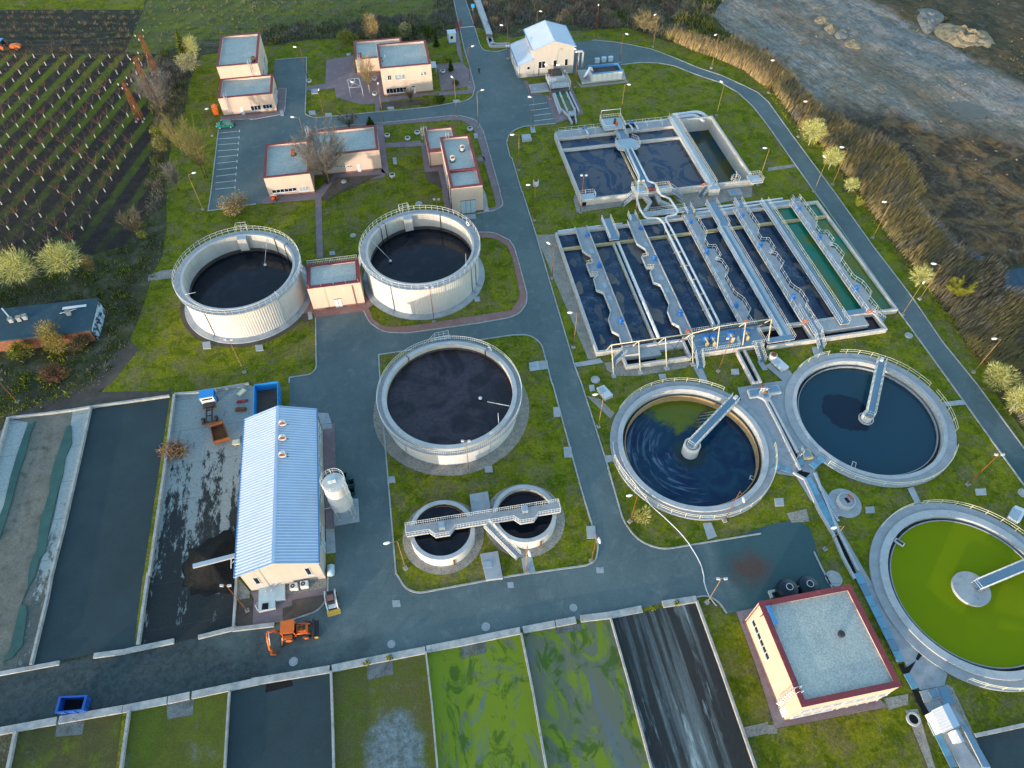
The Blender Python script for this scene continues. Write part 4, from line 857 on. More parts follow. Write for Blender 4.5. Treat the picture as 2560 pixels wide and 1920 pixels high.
def clarifier(label, c, ro, rr, ri, zw, wat, brg, colr, colz, zr, inner, gaps, scumbox, mats=('rim',)):
    t = thing('clarifier', label, 'clarifier', (c[0], c[1], 0), 'round clarifiers with a rotating bridge')
    mb = MB(); mb.lathe(c, [(ro, -.4), (ro, .3)], M['concrete'], 96); mb.lathe(c, [(ro, .3), (rr, .3)], M['walk'], 96, sm=False); mb.build('walkway', t)
    mb = MB(); mb.lathe(c, [(rr, .3), (rr, zr), (ri, zr), (ri, -.9)], M['rim'], 96, sm=False); mb.build('rim_wall', t)
    tz = max(zw + .12, -.45)
    mb = MB(); mb.lathe(c, [(ri, tz - .5), (ri - .42, tz - .5)], M['band'], 96, sm=False); mb.lathe(c, [(ri - .42, tz - .5), (ri - .42, tz), (ri - .55, tz), (ri - .55, tz - .4)], M['walk' if not inner else 'ochre'], 96, sm=False); mb.build('launder', t)
    mb = MB(); mb.lathe(c, [(ri - .55, tz - .3), (ri - .55, zw - .5)], M['ochre' if inner else 'band'], 96); mb.build('inner_wall', t)
    mb = MB(); mb.sheet(circ(c, ri - .54, 96), zw, M[wat]); mb.build('water_surface', t)
    mb = MB()
    for a0, a1 in gaps: ringrail(mb, c, ro - .12, .3, 1.0, M['yrail'], 60, 2.0, a0=a0, a1=a1, rr=.045)
    mb.build('railing', t)
    # centre column
    mb = MB()
    if colr < 1.6:
        mb.lathe(c, [(colr, zw - .4), (colr, colz), (colr * .8, colz)], M['tankwhite'], 40, sm=False); mb.sheet(circ(c, colr * .8, 32), colz - .25, M['walk']); mb.lathe(c, [(colr * .66, colz - .24), (colr * .66, colz + .1)], M['rim'], 32); mb.sheet(circ(c, colr * .66, 32), colz + .1, M['rim'])
    else:
        mb.lathe(c, [(colr, zw - .3), (colr, colz)], M['rim'], 48); mb.sheet(circ(c, colr, 48), colz, M['concrete'])
    mb.build('centre_column', t)
    if colr < 1.6 and not inner:
        mb = MB(); mb.ring(c, colr + .18, colr + .3, zw - .2, zw + .25, M['rail'], 40)
        for k in range(6): mb.bar(pol(c, colr, k * 1.047, zw + .2), pol(c, colr + .25, k * 1.047, zw + .2), .06, .06, M['rail'])
        mb.build('inlet_ring', t)
    a = ang(c, brg); e = pol(c, rr + .35, a, zr + .35); st = pol(c, -.6 if colr < 1.6 else .4, a, max(zr, colz) + .35); e.z = st.z = max(zr, colz) + .3
    dd = (e - st).normalized(); sn = Vector((-dd.y, dd.x, 0)); br = thing_part('bridge', t)
    mb = MB(); mb.bar(st, e, 1.15, .1, M['grate']); mb.build('deck', br)
    mb = MB(); n = 11
    for w in (-.62, .62):
        q0, q1 = st + sn * w, e + sn * w
        mb.bar(q0 - Vector((0, 0, .05)), q1 - Vector((0, 0, .05)), .08, .28, M['rail'])
        up = Vector((0, 0, 1.0)); mb.tube([q0 + up, q1 + up], .045, M['rail'], 4); mb.tube([q0 + up * .5, q1 + up * .5], .03, M['rail'], 4)
        for k in range(n + 1):
            x = q0.lerp(q1, k / n); mb.tube([x, x + up], .035, M['rail'], 4)
            if k < n: mb.tube([x + up * (k % 2), q0.lerp(q1, (k + 1) / n) + up * ((k + 1) % 2)], .025, M['rail'], 4)
    mb.rail([st + sn * .62, st - sn * .62], M['rail'], 1.0, 1.2); mb.build('truss', br)
    if inner:   # scraper blades hanging under the bridge
        mb = MB(); pts = [pol(c, 1.2 + 7.6 * k / 10, a + .10 + .34 * math.sin(k / 10 * 2.6), zw + .1) for k in range(11)]
        mb.tube(pts, .05, M['rust'], 5)
        for k in range(1, 10): mb.tube([pts[k], st.lerp(e, .1 + k * .075) - Vector((0, 0, .2))], .03, M['rail'], 4)
        mb.build('scraper', br)
    mb = MB(); mb.bx(e + dd * .05 + Vector((0, 0, .25)), .7, .5, .45, M['white'], a); mb.build('drive_unit', br)
    if scumbox:
        p = P(*scumbox, zw + .2); aa = ang(c, p); mb = MB(); mb.bx(p, 1.3, .6, .3, M['rail'], aa); mb.bx(p + Vector((0, 0, .16)), 1.0, .4, .03, M['dark'], aa); mb.bar(p, pol(c, ri - .3, aa, zw + .15), .2, .1, M['rail']); mb.build('scum_box', t)
    return t
def thing_part(name, par):
    o = bpy.data.objects.new(name, None); COL.objects.link(o); o.parent = par; return o
C1, C2, C3 = CLAR[0][0], CLAR[1][0], CLAR[2][0]
pi = math.pi
clarifier('round clarifier with ochre inner wall and swirling blue water under its bridge', C1, 12.4, 11.25, 10.5, -1.75, 'w_clar1', P(33, 1935, 135), 1.25, .55, .6, True, ((-2.95, .0), (1.0, 2.6)), (33, 2090, 820))
clarifier('round clarifier of dark navy water near the perimeter road', C2, 12.8, 11.55, 10.95, -.9, 'w_clar2', P(24, 962, 1475), .85, .5, .35, False, ((-.25, .35), (.45, 1.65), (1.8, 2.35), (-2.35, -.5)), (34, 738, 705))
clarifier('round clarifier filled with opaque olive green water cut by the frame edge', C3, 12.7, 11.45, 10.45, 0.0, 'w_alga', P(44, 2212, -80), 2.35, .45, .5, False, ((.4, 1.75), (1.85, 2.4), (-2.0, -.3)), (34, 1135, 1370))
# ------------------------------------------------------------------ rectangular basins
M['wallw'] = tankmat('white_basin_wall', (.52, .495, .46), (.45, .425, .39), .35)
M['yell'] = gmat('yellow_stained_edge', (.46, .38, .20), (.36, .30, .18), 1.0, (.24, .18, .08), 1.5, (.55, .7), bump=0)
M['motor'] = M['pump']
def U3(l, z): return [UV(u, v, z) for u, v in l]
# aeration basin: u 27.7..82.4, v 71..102.2
zt, zw = 1.05, .42
t = thing('aeration_basin', 'huge rectangular aeration basin of parallel dark and green water lanes with concrete gangways', 'basin', UV(55, 86))
mb = MB(); th = .38
for a in ((27.7, 82.4, 71.0, 71.38), (27.7, 82.4, 101.85, 102.25), (27.7, 28.08, 71.38, 101.85), (82.02, 82.4, 71.38, 101.85)): mb.ub(*a, -.9, zt, M['wallw'], M['rim'])
mb.build('outer_wall', t)
mb = MB(); mb.ub(28.08, 82.02, 97.3, 97.75, -.5, .95, M['yell']); mb.build('cross_wall', t)
mb = MB(); mb.sheet(uvrect(28.0, 71.2, 71.3, 101.9), zw, None or M['w_navy']); mb.build('dark_water', t)
def aer():
    n = NB('aerated_water'); v = n.pos()
    s = n.sep(v)
    base = n.mix(n.ramp(n.noise(.3, 6, .6, v), [(.4, 0.0), (.65, 1.0)]), (.007, .026, .062), (.013, .044, .082))
    # foam rings round each surface aerator: a lattice of blurred rings
    cells = n.new('ShaderNodeTexVoronoi', feature='F1'); cells.inputs['Scale'].default_value = .17; cells.inputs['Randomness'].default_value = .5
    n.link(v, cells.inputs['Vector']); d = cells.outputs['Distance']
    ring = n.ramp(d, [(.12, .1), (.28, .9), (.55, .0)])
    foam = n.ramp(n.noise(1.6, 8, .85, v, .8), [(.46, 0.0), (.66, 1.0)])
    col = n.mix(n.math('MULTIPLY', n.math('MULTIPLY', ring, foam), .8), base, (.17, .23, .31))
    sc = n.ramp(n.noise(.16, 3, .4, n.pos((1.6, .8, 1), loc=(4, 9, 0))), [(.62, 0.0), (.63, .85)])
    col = n.mix(sc, col, (.15, .13, .115))
    col = n.mix(n.ramp(n.noise(.22, 2, .4, n.pos((1.5, .9, 1), loc=(14, 3, 0))), [(.61, 0.0), (.63, .7)]), col, (.085, .085, .09))
    n.bump(n.noise(3.5, 5, .6), .12, .03); return n.out(col, .14, 0, .2)
M['w_aer'] = aer()
for o in t.children:
    if o.name.startswith('dark_water'): o.data.materials[0] = M['w_aer']
mb = MB(); mb.sheet(uvrect(71.25, 82.1, 71.3, 101.9), zw + .01, M['w_green']); mb.build('green_water', t)
left = [(31.7, 102.6), (31.5, 95.7), (32.6, 94.0), (32.6, 92.1), (31.3, 91.9), (31.3, 88.9), (32.6, 88.6), (31.6, 87.8), (31.35, 85.0), (32.4, 84.1), (32.45, 79.4), (31.5, 77.6), (31.4, 74.8), (32.3, 73.8), (32.1, 71.2)]
def aerators(mb, pts, z):
    pass
def gangway(u0, mir, k):
    """k: per lane label"""
    f = (lambda u, v: (u0 + (u - 31.7), v)) if not mir else (lambda u, v: (u0 - (u - 34.2), v))
    R_ = [(34.1, 71.2), (34.1, 102.6)]
    poly = [f(*q) for q in left] + [f(*q) for q in R_]
    g = thing_part('gangway', t)
    mb = MB(); mb.prism(U3(poly, 0), 1.0, 1.3, M['wallw'], M['walk'], True)
    for v in (73, 80, 86, 93, 97, 101): q = f(33.3, v); mb.ub(q[0] - .3, q[0] + .3, v - .2, v + .2, -.5, 1.0, M['wallw'])
    mb.build('deck', g)
    mb = MB()
    L = U3([f(*q) for q in left], 1.3)
    if mir:
        mb.rail(L, M['rail'], 1.0, 1.3, .03); mb.rail(U3([f(*q) for q in R_], 1.3), M['rail'], 1.0, 1.5, .03)
    else:
        mb.strip(L, .14, 0, .32, M['rim']); mb.strip(U3([f(*q) for q in R_], 1.3), .14, 0, .32, M['rim'])
        for a in ((31.3, 91.9), (31.3, 88.9)): mb.rail(U3([f(a[0], a[1]), f(32.6, a[1] + (.15 if a[1] > 90 else -.2))], 1.3), M['yrail'], 1.0, .4, .03, bal=.3)
    mb.build('parapet', g)
    for v in (90.9, 76.6, 99.9):
        q = f(33.35, v); s = .75 if v > 99 else 1.0
        mb = MB(); mb.cyl(UV(*q), .34 * s, 1.3, 1.75, M['motor'], 12); mb.cyl(UV(*q), .26 * s, 1.75, 1.3 + 1.1 * s, M['motor'], 12); mb.ub(q[0] - .14, q[0] + .5, v - .22, v + .2, 1.4, 1.75, M['motor']); mb.build('motor', g)
    for v in (95.4, 86.1, 84.0 - 1.2):
        q = f(33.2, v); mb = MB(); mb.ub(q[0] - .4, q[0] + .4, v - .6, v + .6, 1.3, 1.33, M['gratel']); mb.build('hatch', g)
gangway(31.7, False, 0); gangway(42.35, False, 1); gangway(53.4, True, 2); gangway(64.1, True, 3); gangway(76.1, True, 4)
# wall with return pipe between lanes 1 and 2, and grated head walk
mb = MB(); mb.ub(37.85, 38.25, 71.4, 97.3, -.5, 1.0, M['yell'], M['rim']); mb.build('lane_wall', t)
mb = MB(); mb.tube([UV(38.85, 72.0, 1.15), UV(38.85, 97.0, 1.15)], .3, M['steel'], 10); mb.build('return_pipe', t)
def gwalk(u0, u1, v0, v1, z=1.35, mid=False):
    g = thing_part('grated_walkway', t)
    mb = MB(); mb.ub(u0, u1, v0, v1, z - .15, z, M['wallw'], M['grate'] if not mid else M['gratel'])
    if mid: mb.ub((u0 + u1) / 2 - .3, (u0 + u1) / 2 + .3, v0 + .1, v1 - .1, z + .003, z + .01, M['grate'])
    mb.build('deck', g)
    mb = MB()
    for u in (u0 + .06, u1 - .06): mb.rail(U3([(u, v0), (u, v1)], z), M['rail'], 1.0, 1.2, .03, bal=.45)
    mb.build('railing', g)
gwalk(37.4, 39.3, 97.8, 104.2); gwalk(42.9, 44.4, 102.3, 104.6); gwalk(54.5, 56.0, 102.3, 105.0); gwalk(59.4, 61.6, 97.8, 105.3); gwalk(59.1, 61.2, 68.6, 97.7, 1.35, True); gwalk(65.2, 66.8, 102.3, 104.9)
gwalk(70.4, 72.0, 69.2, 103.6); gwalk(77.0, 78.6, 102.3, 103.4)
mb = MB(); mb.ub(59.9, 60.4, 71.3, 97.4, -.4, 1.18, M['wallw']); mb.ub(71.0, 71.5, 71.3, 102, -.5, 1.15, M['wallw']); mb.ub(48.9, 49.5, 71.3, 97.3, -.5, 1.0, M['wallw']); mb.build('lane_wall', t)
# front channel, pump deck and right-hand collecting box
mb = MB()
for a in ((31.7, 43.0, 67.25, 67.6), (31.7, 32.05, 67.6, 71.0), (42.65, 43.0, 67.6, 71.0)): mb.ub(*a, -.6, 1.0, M['wallw'], M['rim'])
mb.ub(32.05, 34.6, 69.4, 71.0, -.6, 1.25, M['wallw'], M['walk']); mb.ub(34.6, 38.4, 69.0, 71.0, -.6, .6, M['concrete']); mb.ub(38.4, 42.65, 70.0, 71.0, -.6, .7, M['concrete'])
mb.build('outlet_channel', t)
mb = MB(); mb.sheet(uvrect(32.0, 42.7, 67.5, 71.0), -.2, M['w_dark']); mb.build('channel_water', t)
g = thing_part('pump_deck', t)
mb = MB(); mb.ub(43.6, 56.0, 67.6, 72.4, -.5, 1.2, M['wallw'], M['grate']); mb.ub(43.0, 43.6, 67.6, 71, -.4, 1.0, M['black']); mb.ub(44.6, 51, 70.4, 70.5, 1.2, 1.23, M['gratel']); mb.ub(44.6, 51, 69.0, 69.1, 1.2, 1.23, M['gratel']); mb.build('deck', g)
mb = MB()
for l in ([(44.6, 67.7), (51.4, 67.7)], [(44.3, 72.3), (55.9, 72.3)], [(55.9, 72.3), (55.9, 67.7), (53.4, 67.7)], [(43.7, 72.3), (43.7, 68)], [(51.4, 67.7), (51.6, 69.3)]): mb.rail(U3(l, 1.2), M['rail'], 1.0, 1.2, .03, bal=.4)
mb.build('railing', g)
for x, y in ((1672, 1255), (1735, 1255), (1890, 1225), (2020, 1205)):
    p = P(23, x, y, 2.0); mb = MB(); mb.cyl(p, .42, 1.2, 2.5, M['motor'], 12); mb.bx(p + Vector((0, 0, .2)), 1.2, .5, .4, M['motor'], YAW); mb.build('pump', g)
    mb = MB(); q = Vector((p.x, p.y, 2.2)); mb.tube([q, q - AY * .7 + Vector((0, 0, 0)), q - AY * 1.1 - Vector((0, 0, .4)), q - AY * 1.15 - Vector((0, 0, 1.0))], .3, M['yell'], 10); mb.build('elbow', g)
mb = MB()
for a in ((56.35, 78.2, 67.05, 67.4), (77.85, 78.2, 67.4, 71.0), (60.2, 60.5, 67.4, 71.0), (64.6, 64.9, 67.4, 71)): mb.ub(*a, -.5, 1.0, M['wallw'], M['rim'])
mb.ub(66.7, 75.6, 68.6, 71.0, -.5, .95, M['wallw'], M['concrete']); mb.build('collecting_channel', t)
mb = MB(); mb.sheet(uvrect(56.2, 78.0, 67.3, 71.0), .1, M['w_dark']); mb.build('channel_water', t)
gwalk(71.95, 76.3, 70.95, 72.1); 
def stair(par, p0, p1, w=1.1, n=9, name='stair'):
    mb = MB(); d = p1 - p0; h = Vector((d.x, d.y, 0)).normalized(); s = Vector((-h.y, h.x, 0)) * w / 2
    for k in range(n): mb.bx(p0.lerp(p1, (k + .5) / n), .3, w, .05, M['grate'], math.atan2(h.y, h.x))
    for q in (s, -s): mb.bar(p0 + q, p1 + q, .06, .16, M['rail']); mb.rail([p0 + q, p1 + q], M['rail'], 1.0, .9, .03, bal=.4)
    return mb.build(name, par)
stair(t, UV(65.6, 68.0, 1.3), UV(65.6, 65.6, .1)); stair(t, UV(44.2, 67.6, 1.2), UV(44.0, 65.2, .1)); stair(t, UV(54.6, 67.6, 1.2), UV(54.6, 64.6, .1)); stair(t, UV(32.2, 70.2, 1.2), UV(30.2, 69.2, .1)); stair(t, UV(77.4, 71.6, 1.2), UV(79.6, 70.0, .1))
gwalk(64.9, 66.3, 67.9, 74.5, 1.36); gwalk(56.4, 61.2, 67.5, 68.6, 1.36)
mb = MB(); mb.tube([UV(28.5, 103.0, .45), UV(41.5, 103.0, .45)], .35, M['steel'], 10); mb.tube([UV(45, 103.1, .45), UV(53.5, 103.1, .45)], .35, M['steel'], 10); mb.tube([UV(57, 103.4, .5), UV(77, 103.6, .5)], .38, M['steel'], 10); mb.tube([UV(57, 104.5, .5), UV(76, 104.7, .5)], .28, M['steel'], 10); mb.build('air_main', t)
mb = MB(); mb.ub(57, 70.3, 102.3, 102.75, 0, .9, M['concrete']); mb.ub(72.2, 76.8, 102.3, 104.0, 0, .8, M['concrete']); mb.build('pipe_plinth', t)
# sludge-blower pipes running from the upper basin over the lanes
for i, (s, z, l) in enumerate((('57 190,-560 262,130 250,270 230,560 270,700 370,865 600,865 690,960 1040,1659', 1.9, 'bright steel pipe looping from the upper basin to the aeration lanes, left of the pair'), ('57 300,-560 420,230 530,265 565,330 640,470 790,530 930,740 900,800 730,845 720,900 1110,1659', 1.9, 'bright steel pipe looping from the upper basin to the aeration lanes, right of the pair'))):
    pts = [p for p, r in [(q, 0) for q in pth(s, z, False)]]
    pts[0] = UV(48.95 if i == 0 else 50.0, 126.0, z); end = UV(48.75 if i == 0 else 49.75, 73.0, z); pts = pts[:-1] + [UV(48.75 if i == 0 else 49.75, 98.5, z), end, end - Vector((0, 0, .9))]
    pts = fil([(p, .8) for p in pts], False)
    o = thing('process_pipe', l, 'pipe', (pts[-1].x, pts[-1].y, 0), 'steel pipes linking the basins')
    mb = MB(); mb.tube(pts, .21, M['steel'], 10); mb.build('pipe', o)
    mb = MB()
    for v in (96, 92.2, 88.4, 84.6, 80.8, 77): mb.bar(UV(48.75 + i - .5, v, 1.2), UV(48.75 + i + .5, v, 1.2), .1, .1, M['yell']); [mb.tube([UV(48.75 + i + s, v, 1.0), UV(48.75 + i, v, 1.9)], .04, M['yell'], 4) for s in (-.45, .45)]
    for p in pts[::9]: mb.tube([Vector((p.x, p.y, .1)), Vector((p.x, p.y, z - .2))], .06, M['yell'], 5)
    mb.build('support', o)
# A-frame pipe gantry along the front
fr = thing('pipe_gantry', 'cream steel A-frame gantry standing along the front edge of the aeration basin', 'gantry', UV(44, 68))
mb = MB(); tops = []
for k, (x, y) in enumerate(((755, 1262), (940, 1238), (1190, 1200), (1425, 1168), (1658, 1135), (1886, 1100), (2110, 1066))):
    zt_ = 5.2 if k > 3 else 4.4
    u = 29.4 + k * 4.55; tp = UV(u, 69.4, zt_); tops.append(tp)
    front = UV(u, 66.3, 0.05) if k < 4 else UV(u, 68.0, 1.2); back = UV(u, 71.2, 1.0) if k < 4 else UV(u, 71.6, 1.2)
    mb.bar(tp, front, .13, .13, M['yrail']); mb.bar(tp, back, .13, .13, M['yrail'])
    if k < 4: mb.bx(front + Vector((0, 0, .1)), .7, .7, .3, M['concrete'], YAW)
mb.tube([tops[0], tops[3]], .09, M['yrail'], 5); mb.tube([tops[3], tops[4], tops[6]], .09, M['yrail'], 5); mb.build('frame', fr)
mb = MB(); mb.bar(UV(28.6, 70.6, 2.6), UV(57.4, 70.6, 2.9), .18, .28, M['dark'])
for a, b in (((38.5, 67), (42.6, 71)), ((42.6, 67), (38.5, 71))): mb.tube([UV(*a, .9), UV(b[0], b[1], 2.7)], .05, M['dark'], 4)
mb.build('crane_rail', fr)
for i, (tt, x, y, l) in enumerate(((23, 1520, 1205, 'orange lifebuoy at the pump deck corner beside the second gangway'), (23, 2020, 1120, 'orange lifebuoy on the pump deck railing behind the blue pumps'), (24, 322, 1115, 'orange lifebuoy on the gangway railing near the middle stair'), (24, 880, 1035, 'orange lifebuoy on the railing at the right end of the green lanes'), (57, 1385, 285, 'orange lifebuoy on the front stair platform of the upper basin'))):
    lifebuoy(l, P(tt, x, y, 2.0), (0, 1, .3))
# white open channel from the pump deck down to the clarifiers
t = thing('feed_channel', 'white-walled open channel of dark water between pump deck and the clarifiers', 'channel', UV(51.5, 64))
mb = MB(); mb.ub(50.9, 51.25, 60.3, 67.2, -.3, .85, M['wallw'], M['rim']); mb.ub(52.1, 52.45, 60.3, 67.2, -.3, .85, M['wallw'], M['rim']); mb.ub(51.25, 52.1, 60.3, 60.7, -.3, .65, M['wallw'], M['rim']); mb.build('wall', t)
mb = MB(); mb.sheet(uvrect(51.2, 52.15, 60.5, 67.2), .3, M['w_dark']); mb.build('water_surface', t)
# ------------------------------------------------------------------ upper basin
t = thing('primary_basin', 'rectangular basin of dark water with a deep half-empty brown-green right cell', 'basin', UV(53, 123))
zt = 1.5
mb = MB()
for a in ((35.0, 72.4, 110.6, 111.0), (63.5, 72.4, 135.1, 135.5), (35.0, 35.4, 111.0, 135.1), (72.0, 72.4, 111.0, 135.1)): mb.ub(*a, -2.6, zt, M['wallw'], M['rim'])
mb.build('outer_wall', t)
mb = MB(); mb.ub(35.4, 63.5, 133.0, 135.5, -1.0, zt, M['wallw'], M['walk']); mb.build('head_walkway', t)
mb = MB(); mb.ub(35.4, 62.2, 128.6, 129.1, -1, 1.35, M['wallw'], M['rim']); mb.build('cross_wall', t)
mb = MB(); mb.ub(62.2, 62.6, 111, 133, -2.6, 1.45, M['wallw'], M['rim']); mb.ub(47.9, 48.3, 111, 128.6, -1, 1.1, M['yell']); mb.build('cell_wall', t)
M['w_basin'] = water('basin_water', (.005, .030, .075), (.060, .068, .088), .11, (.46, .50), rough=.08, seed=31, fine=(.8, .62, (.008, .03, .055)), dist=2.5)
mb = MB(); mb.sheet(uvrect(35.3, 62.3, 110.9, 133.1), .75, M['w_basin']); mb.build('dark_water', t)
mb = MB(); mb.sheet(uvrect(62.5, 72.1, 110.9, 135.2), -1.9, M['w_brown']); mb.build('brown_water', t)
def walk2(par, poly, z, rails, mat='walk', th=.25, bal=.4, rm='rail'):
    g = thing_part('walkway', par); mb = MB(); mb.prism(U3(poly, 0), z - th, z, M['wallw'], M[mat], True); mb.build('deck', g)
    mb = MB()
    for l in rails: mb.rail(U3(l, z), M[rm], 1.0, 1.2, .03, bal=bal)
    mb.build('railing', g)
walk2(t, [(62.0, 110.2), (63.7, 110.2), (63.7, 136.4), (62.0, 136.4)], 1.7, [[(62.05, 110.2), (62.05, 136.4)], [(63.65, 110.2), (63.65, 136.4)]], 'gratel')
walk2(t, [(48.4, 112), (50.4, 112), (50.4, 134.2), (48.4, 134.2)], 1.75, [[(48.45, 129), (48.45, 134.2)], [(50.35, 129), (50.35, 134.2)]], 'grate')
walk2(t, [(47.2, 126.0), (48.4, 125.4), (51.0, 125.4), (52.2, 126.2), (52.2, 128.6), (51.2, 129.6), (47.8, 129.6), (47.0, 128.4)], 1.78, [[(47.2, 126.0), (48.4, 125.4)], [(51.0, 125.4), (52.2, 126.2), (52.2, 128.6), (51.2, 129.6)], [(47.8, 129.6), (47.0, 128.4), (47.2, 126.0)]], 'gratel')
mb = MB()
walk2(t, [(46.0, 133.2), (50.9, 133.2), (50.9, 137.6), (46.0, 137.6)], 2.2, [[(46.05, 133.2), (46.05, 137.6)], [(50.85, 133.2), (50.85, 137.6)], [(46.05, 137.6), (50.85, 137.6)], [(46.05, 133.2), (48.4, 133.2)]], 'gratel')
mb = MB(); p = [UV(46.2, 137.4, 2.2), UV(46.2, 137.4, 4.4), UV(50.7, 137.4, 4.4), UV(50.7, 137.4, 2.2)]; mb.tube(p, .09, M['rail'], 5); mb.build('hoist_frame', t)
mb = MB(); mb.cyl(UV(48.9, 135.2), .3, 2.2, 3.4, M['dark'], 10); mb.cyl(UV(49.2, 134.6), .3, 2.2, 2.9, M['orange'], 10); mb.build('gate_actuator', t)
mb = MB(); mb.tube([UV(36.5, 136.2, .8), UV(45.8, 136.2, .8)], .4, M['steel'], 10); mb.tube([UV(51, 136.4, .8), UV(61.8, 136.4, .8)], .4, M['steel'], 10); mb.tube(fil([(UV(63.8, 137.0, .9), 0), (UV(69.0, 137.2, .9), 1.5), (UV(70.0, 134.2, .9), 0)], False), .42, M['steel'], 10); mb.tube(fil([(UV(63.8, 138.4, .8), 0), (UV(70.6, 138.6, .8), 2.2), (UV(71.6, 135.6, .8), 0)], False), .42, M['steel'], 10); mb.build('inlet_main', t)
for u in (42.2, 52.5, 53.8):
    mb = MB(); mb.tube([UV(u, 136.2, 1.2), UV(u, 134, 1.75), UV(u, 132.7, 1.75), UV(u, 132.6, .9)], .22, M['steel'], 8); mb.build('branch_pipe', t)
for u, m in ((42.2, 'motor'), (53.2, 'motor')):
    mb = MB(); mb.cyl(UV(u, 136.0), .28, 1.2, 2.0, M[m], 10); mb.ub(u - .5, u + .5, 135.7, 136.3, 1.2, 1.5, M[m]); mb.build('valve', t)
mb = MB(); mb.ub(36, 61.8, 135.55, 137.0, 0, .35, M['concrete']); mb.ub(51.2, 53.6, 134.0, 135.4, zt + .003, zt + .02, M['black']); mb.build('pipe_bed', t)
mb = MB()
for u in (40.5, 44, 56, 59.5): mb.rail(U3([(u, 133.1), (u, 135.4)], zt), M['rail'], 1.0, 2.3, .03)
mb.rail(U3([(36, 135.4), (45.8, 135.4)], zt), M['rail'], 1.0, 1.5, .03); mb.rail(U3([(51, 135.4), (61.8, 135.4)], zt), M['rail'], 1.0, 1.5, .03); mb.build('railing', t)
stair(t, UV(62.2, 110.4, 1.6), UV(60.0, 109.0, .1)); mb = MB(); mb.ub(61.8, 64, 108.9, 110.6, 0, 1.6, M['wallw'], M['gratel']); mb.build('stair_block', t)
walk2(t, [(71.0, 109.4), (73.6, 109.4), (73.6, 112.0), (71.0, 112.0)], 1.6, [[(71, 109.4), (73.6, 109.4), (73.6, 112.0), (71.2, 112.0)]], 'gratel')
mb = MB(); ringrail(mb, UV(68.0, 110.9), .9, 1.55, 1.0, M['rail'], 12, .6); mb.tube([UV(68.0, 110.9, 1.6), UV(68, 110.9, 3.2), UV(67.4, 110.5, 4.2)], .08, M['rail'], 5); mb.build('davit', t)
mb = MB(); mb.ub(35.1, 38.0, 110.3, 112.2, 1.5, 1.7, M['wallw'], M['gratel']); mb.rail(U3([(35.2, 112.1), (38, 112.1), (38, 110.4)], 1.7), M['rail'], 1.0, 1.0, .03); mb.ub(35.3, 36.1, 110.5, 110.59, .05, .9, M['black']); mb.build('corner_platform', t)
# outlet works between the two basins
t = thing('flow_splitter', 'concrete flow splitter with railed platforms and a dark wedge channel between the basins', 'splitter', UV(50, 108))
mb = MB()
for a in (((48.0, 110.5), (48.9, 110.5), (49.2, 108.0), (47.0, 105.3), (46.6, 105.6), (48.6, 108.1)), ((50.4, 110.5), (51.3, 110.5), (51.2, 108.2), (53.6, 105.6), (53.2, 105.2), (50.5, 107.9))): mb.prism(U3(a, 0), 0, 1.1, M['concrete'], M['rim'])
mb.build('wall', t)
mb = MB(); mb.sheet(U3([(48.7, 110.6), (50.6, 110.6), (50.6, 108.1), (53.3, 105.3), (46.8, 105.2), (49.0, 108.0)], 0), .25, M['band']); mb.build('channel_floor', t)
for pl in ([(46.0, 109.2), (48.6, 109.2), (48.6, 112.6), (46.0, 112.6)], [(50.8, 109.4), (53.6, 109.4), (53.6, 111.6), (50.8, 111.6)]): walk2(t, pl, 1.9, [pl + [pl[0]]], 'gratel', bal=.35, rm='yrail')
stair(t, UV(46.0, 110.0, 1.9), UV(43.3, 109.2, .1)); stair(t, UV(53.6, 110.4, 1.9), UV(56.2, 109.4, .1))
walk2(t, [(46.4, 103.9), (55.0, 103.9), (55.0, 105.1), (46.4, 105.1)], 1.0, [[(46.4, 105.05), (52.2, 105.05), (55.0, 105.05)], [(46.4, 103.95), (52.2, 103.95), (55.0, 103.95)]], 'gratel', bal=.35)
mb = MB(); mb.cyl(UV(49.6, 111.0), .25, 1.2, 2.4, M['coping'], 8); mb.ub(48.8, 50.6, 110.9, 111.3, 1.5, 2.0, M['coping']); mb.build('gate', t)
b = thing('inspection_slab', 'small concrete slab with blue hatch in the gravel before the brown-green cell', 'slab', UV(67.5, 109))
mb = MB(); mb.ub(66.2, 68.9, 107.9, 109.9, 0, .35, M['concrete']); mb.build('slab', b); mb = MB(); mb.ub(66.5, 67.6, 108.4, 109.3, .352, .4, M['bcover']); mb.build('lid', b)
# ------------------------------------------------------------------ inlet flumes below the screen house
t = thing('inlet_flumes', 'four parallel concrete inlet flumes with a railed steel platform below the screen house', 'channel', P(56, 900, 1100))
q = lambda x, y, z=.6: P(56, x, y, z)
mb = MB()
for a, b in (((790, 1070), (880, 1330)), ((810, 1060), (900, 1310)), ((880, 1050), (985, 1310)), ((975, 1045), (1090, 1290)), ((1020, 1040), (1145, 1310))):
    pa, pb = q(*a), q(*b); pa.z = pb.z = 0; mb.strip([pa, pb], .34, 0, .65, M['rim'])
for l in ('56 900,1310 1000,1400 1050,1500', '56 1090,1300 1095,1420 1110,1490', '56 985,1310 985,1345'): mb.strip(pth(l, 0, False), .3, 0, .6, M['rim'])
mb.prism(pth('56 985,1345 1090,1335 1090,1395 1010,1400'), 0, .55, M['concrete']); mb.build('wall', t)
mb = MB(); mb.sheet(pth('56 790,1060 1020,1035 1140,1300 900,1320'), .16, M['w_green']); mb.sheet(pth('56 1015,1400 1090,1395 1105,1490 1060,1500'), .165, M['w_dark']); mb.sheet(pth('56 790,1060 815,1058 905,1318 880,1330'), .17, M['black']); mb.sheet(pth('56 985,1045 1020,1035 1145,1300 1095,1310'), .17, M['black']); mb.build('water_surface', t)
g = thing_part('platform', t)
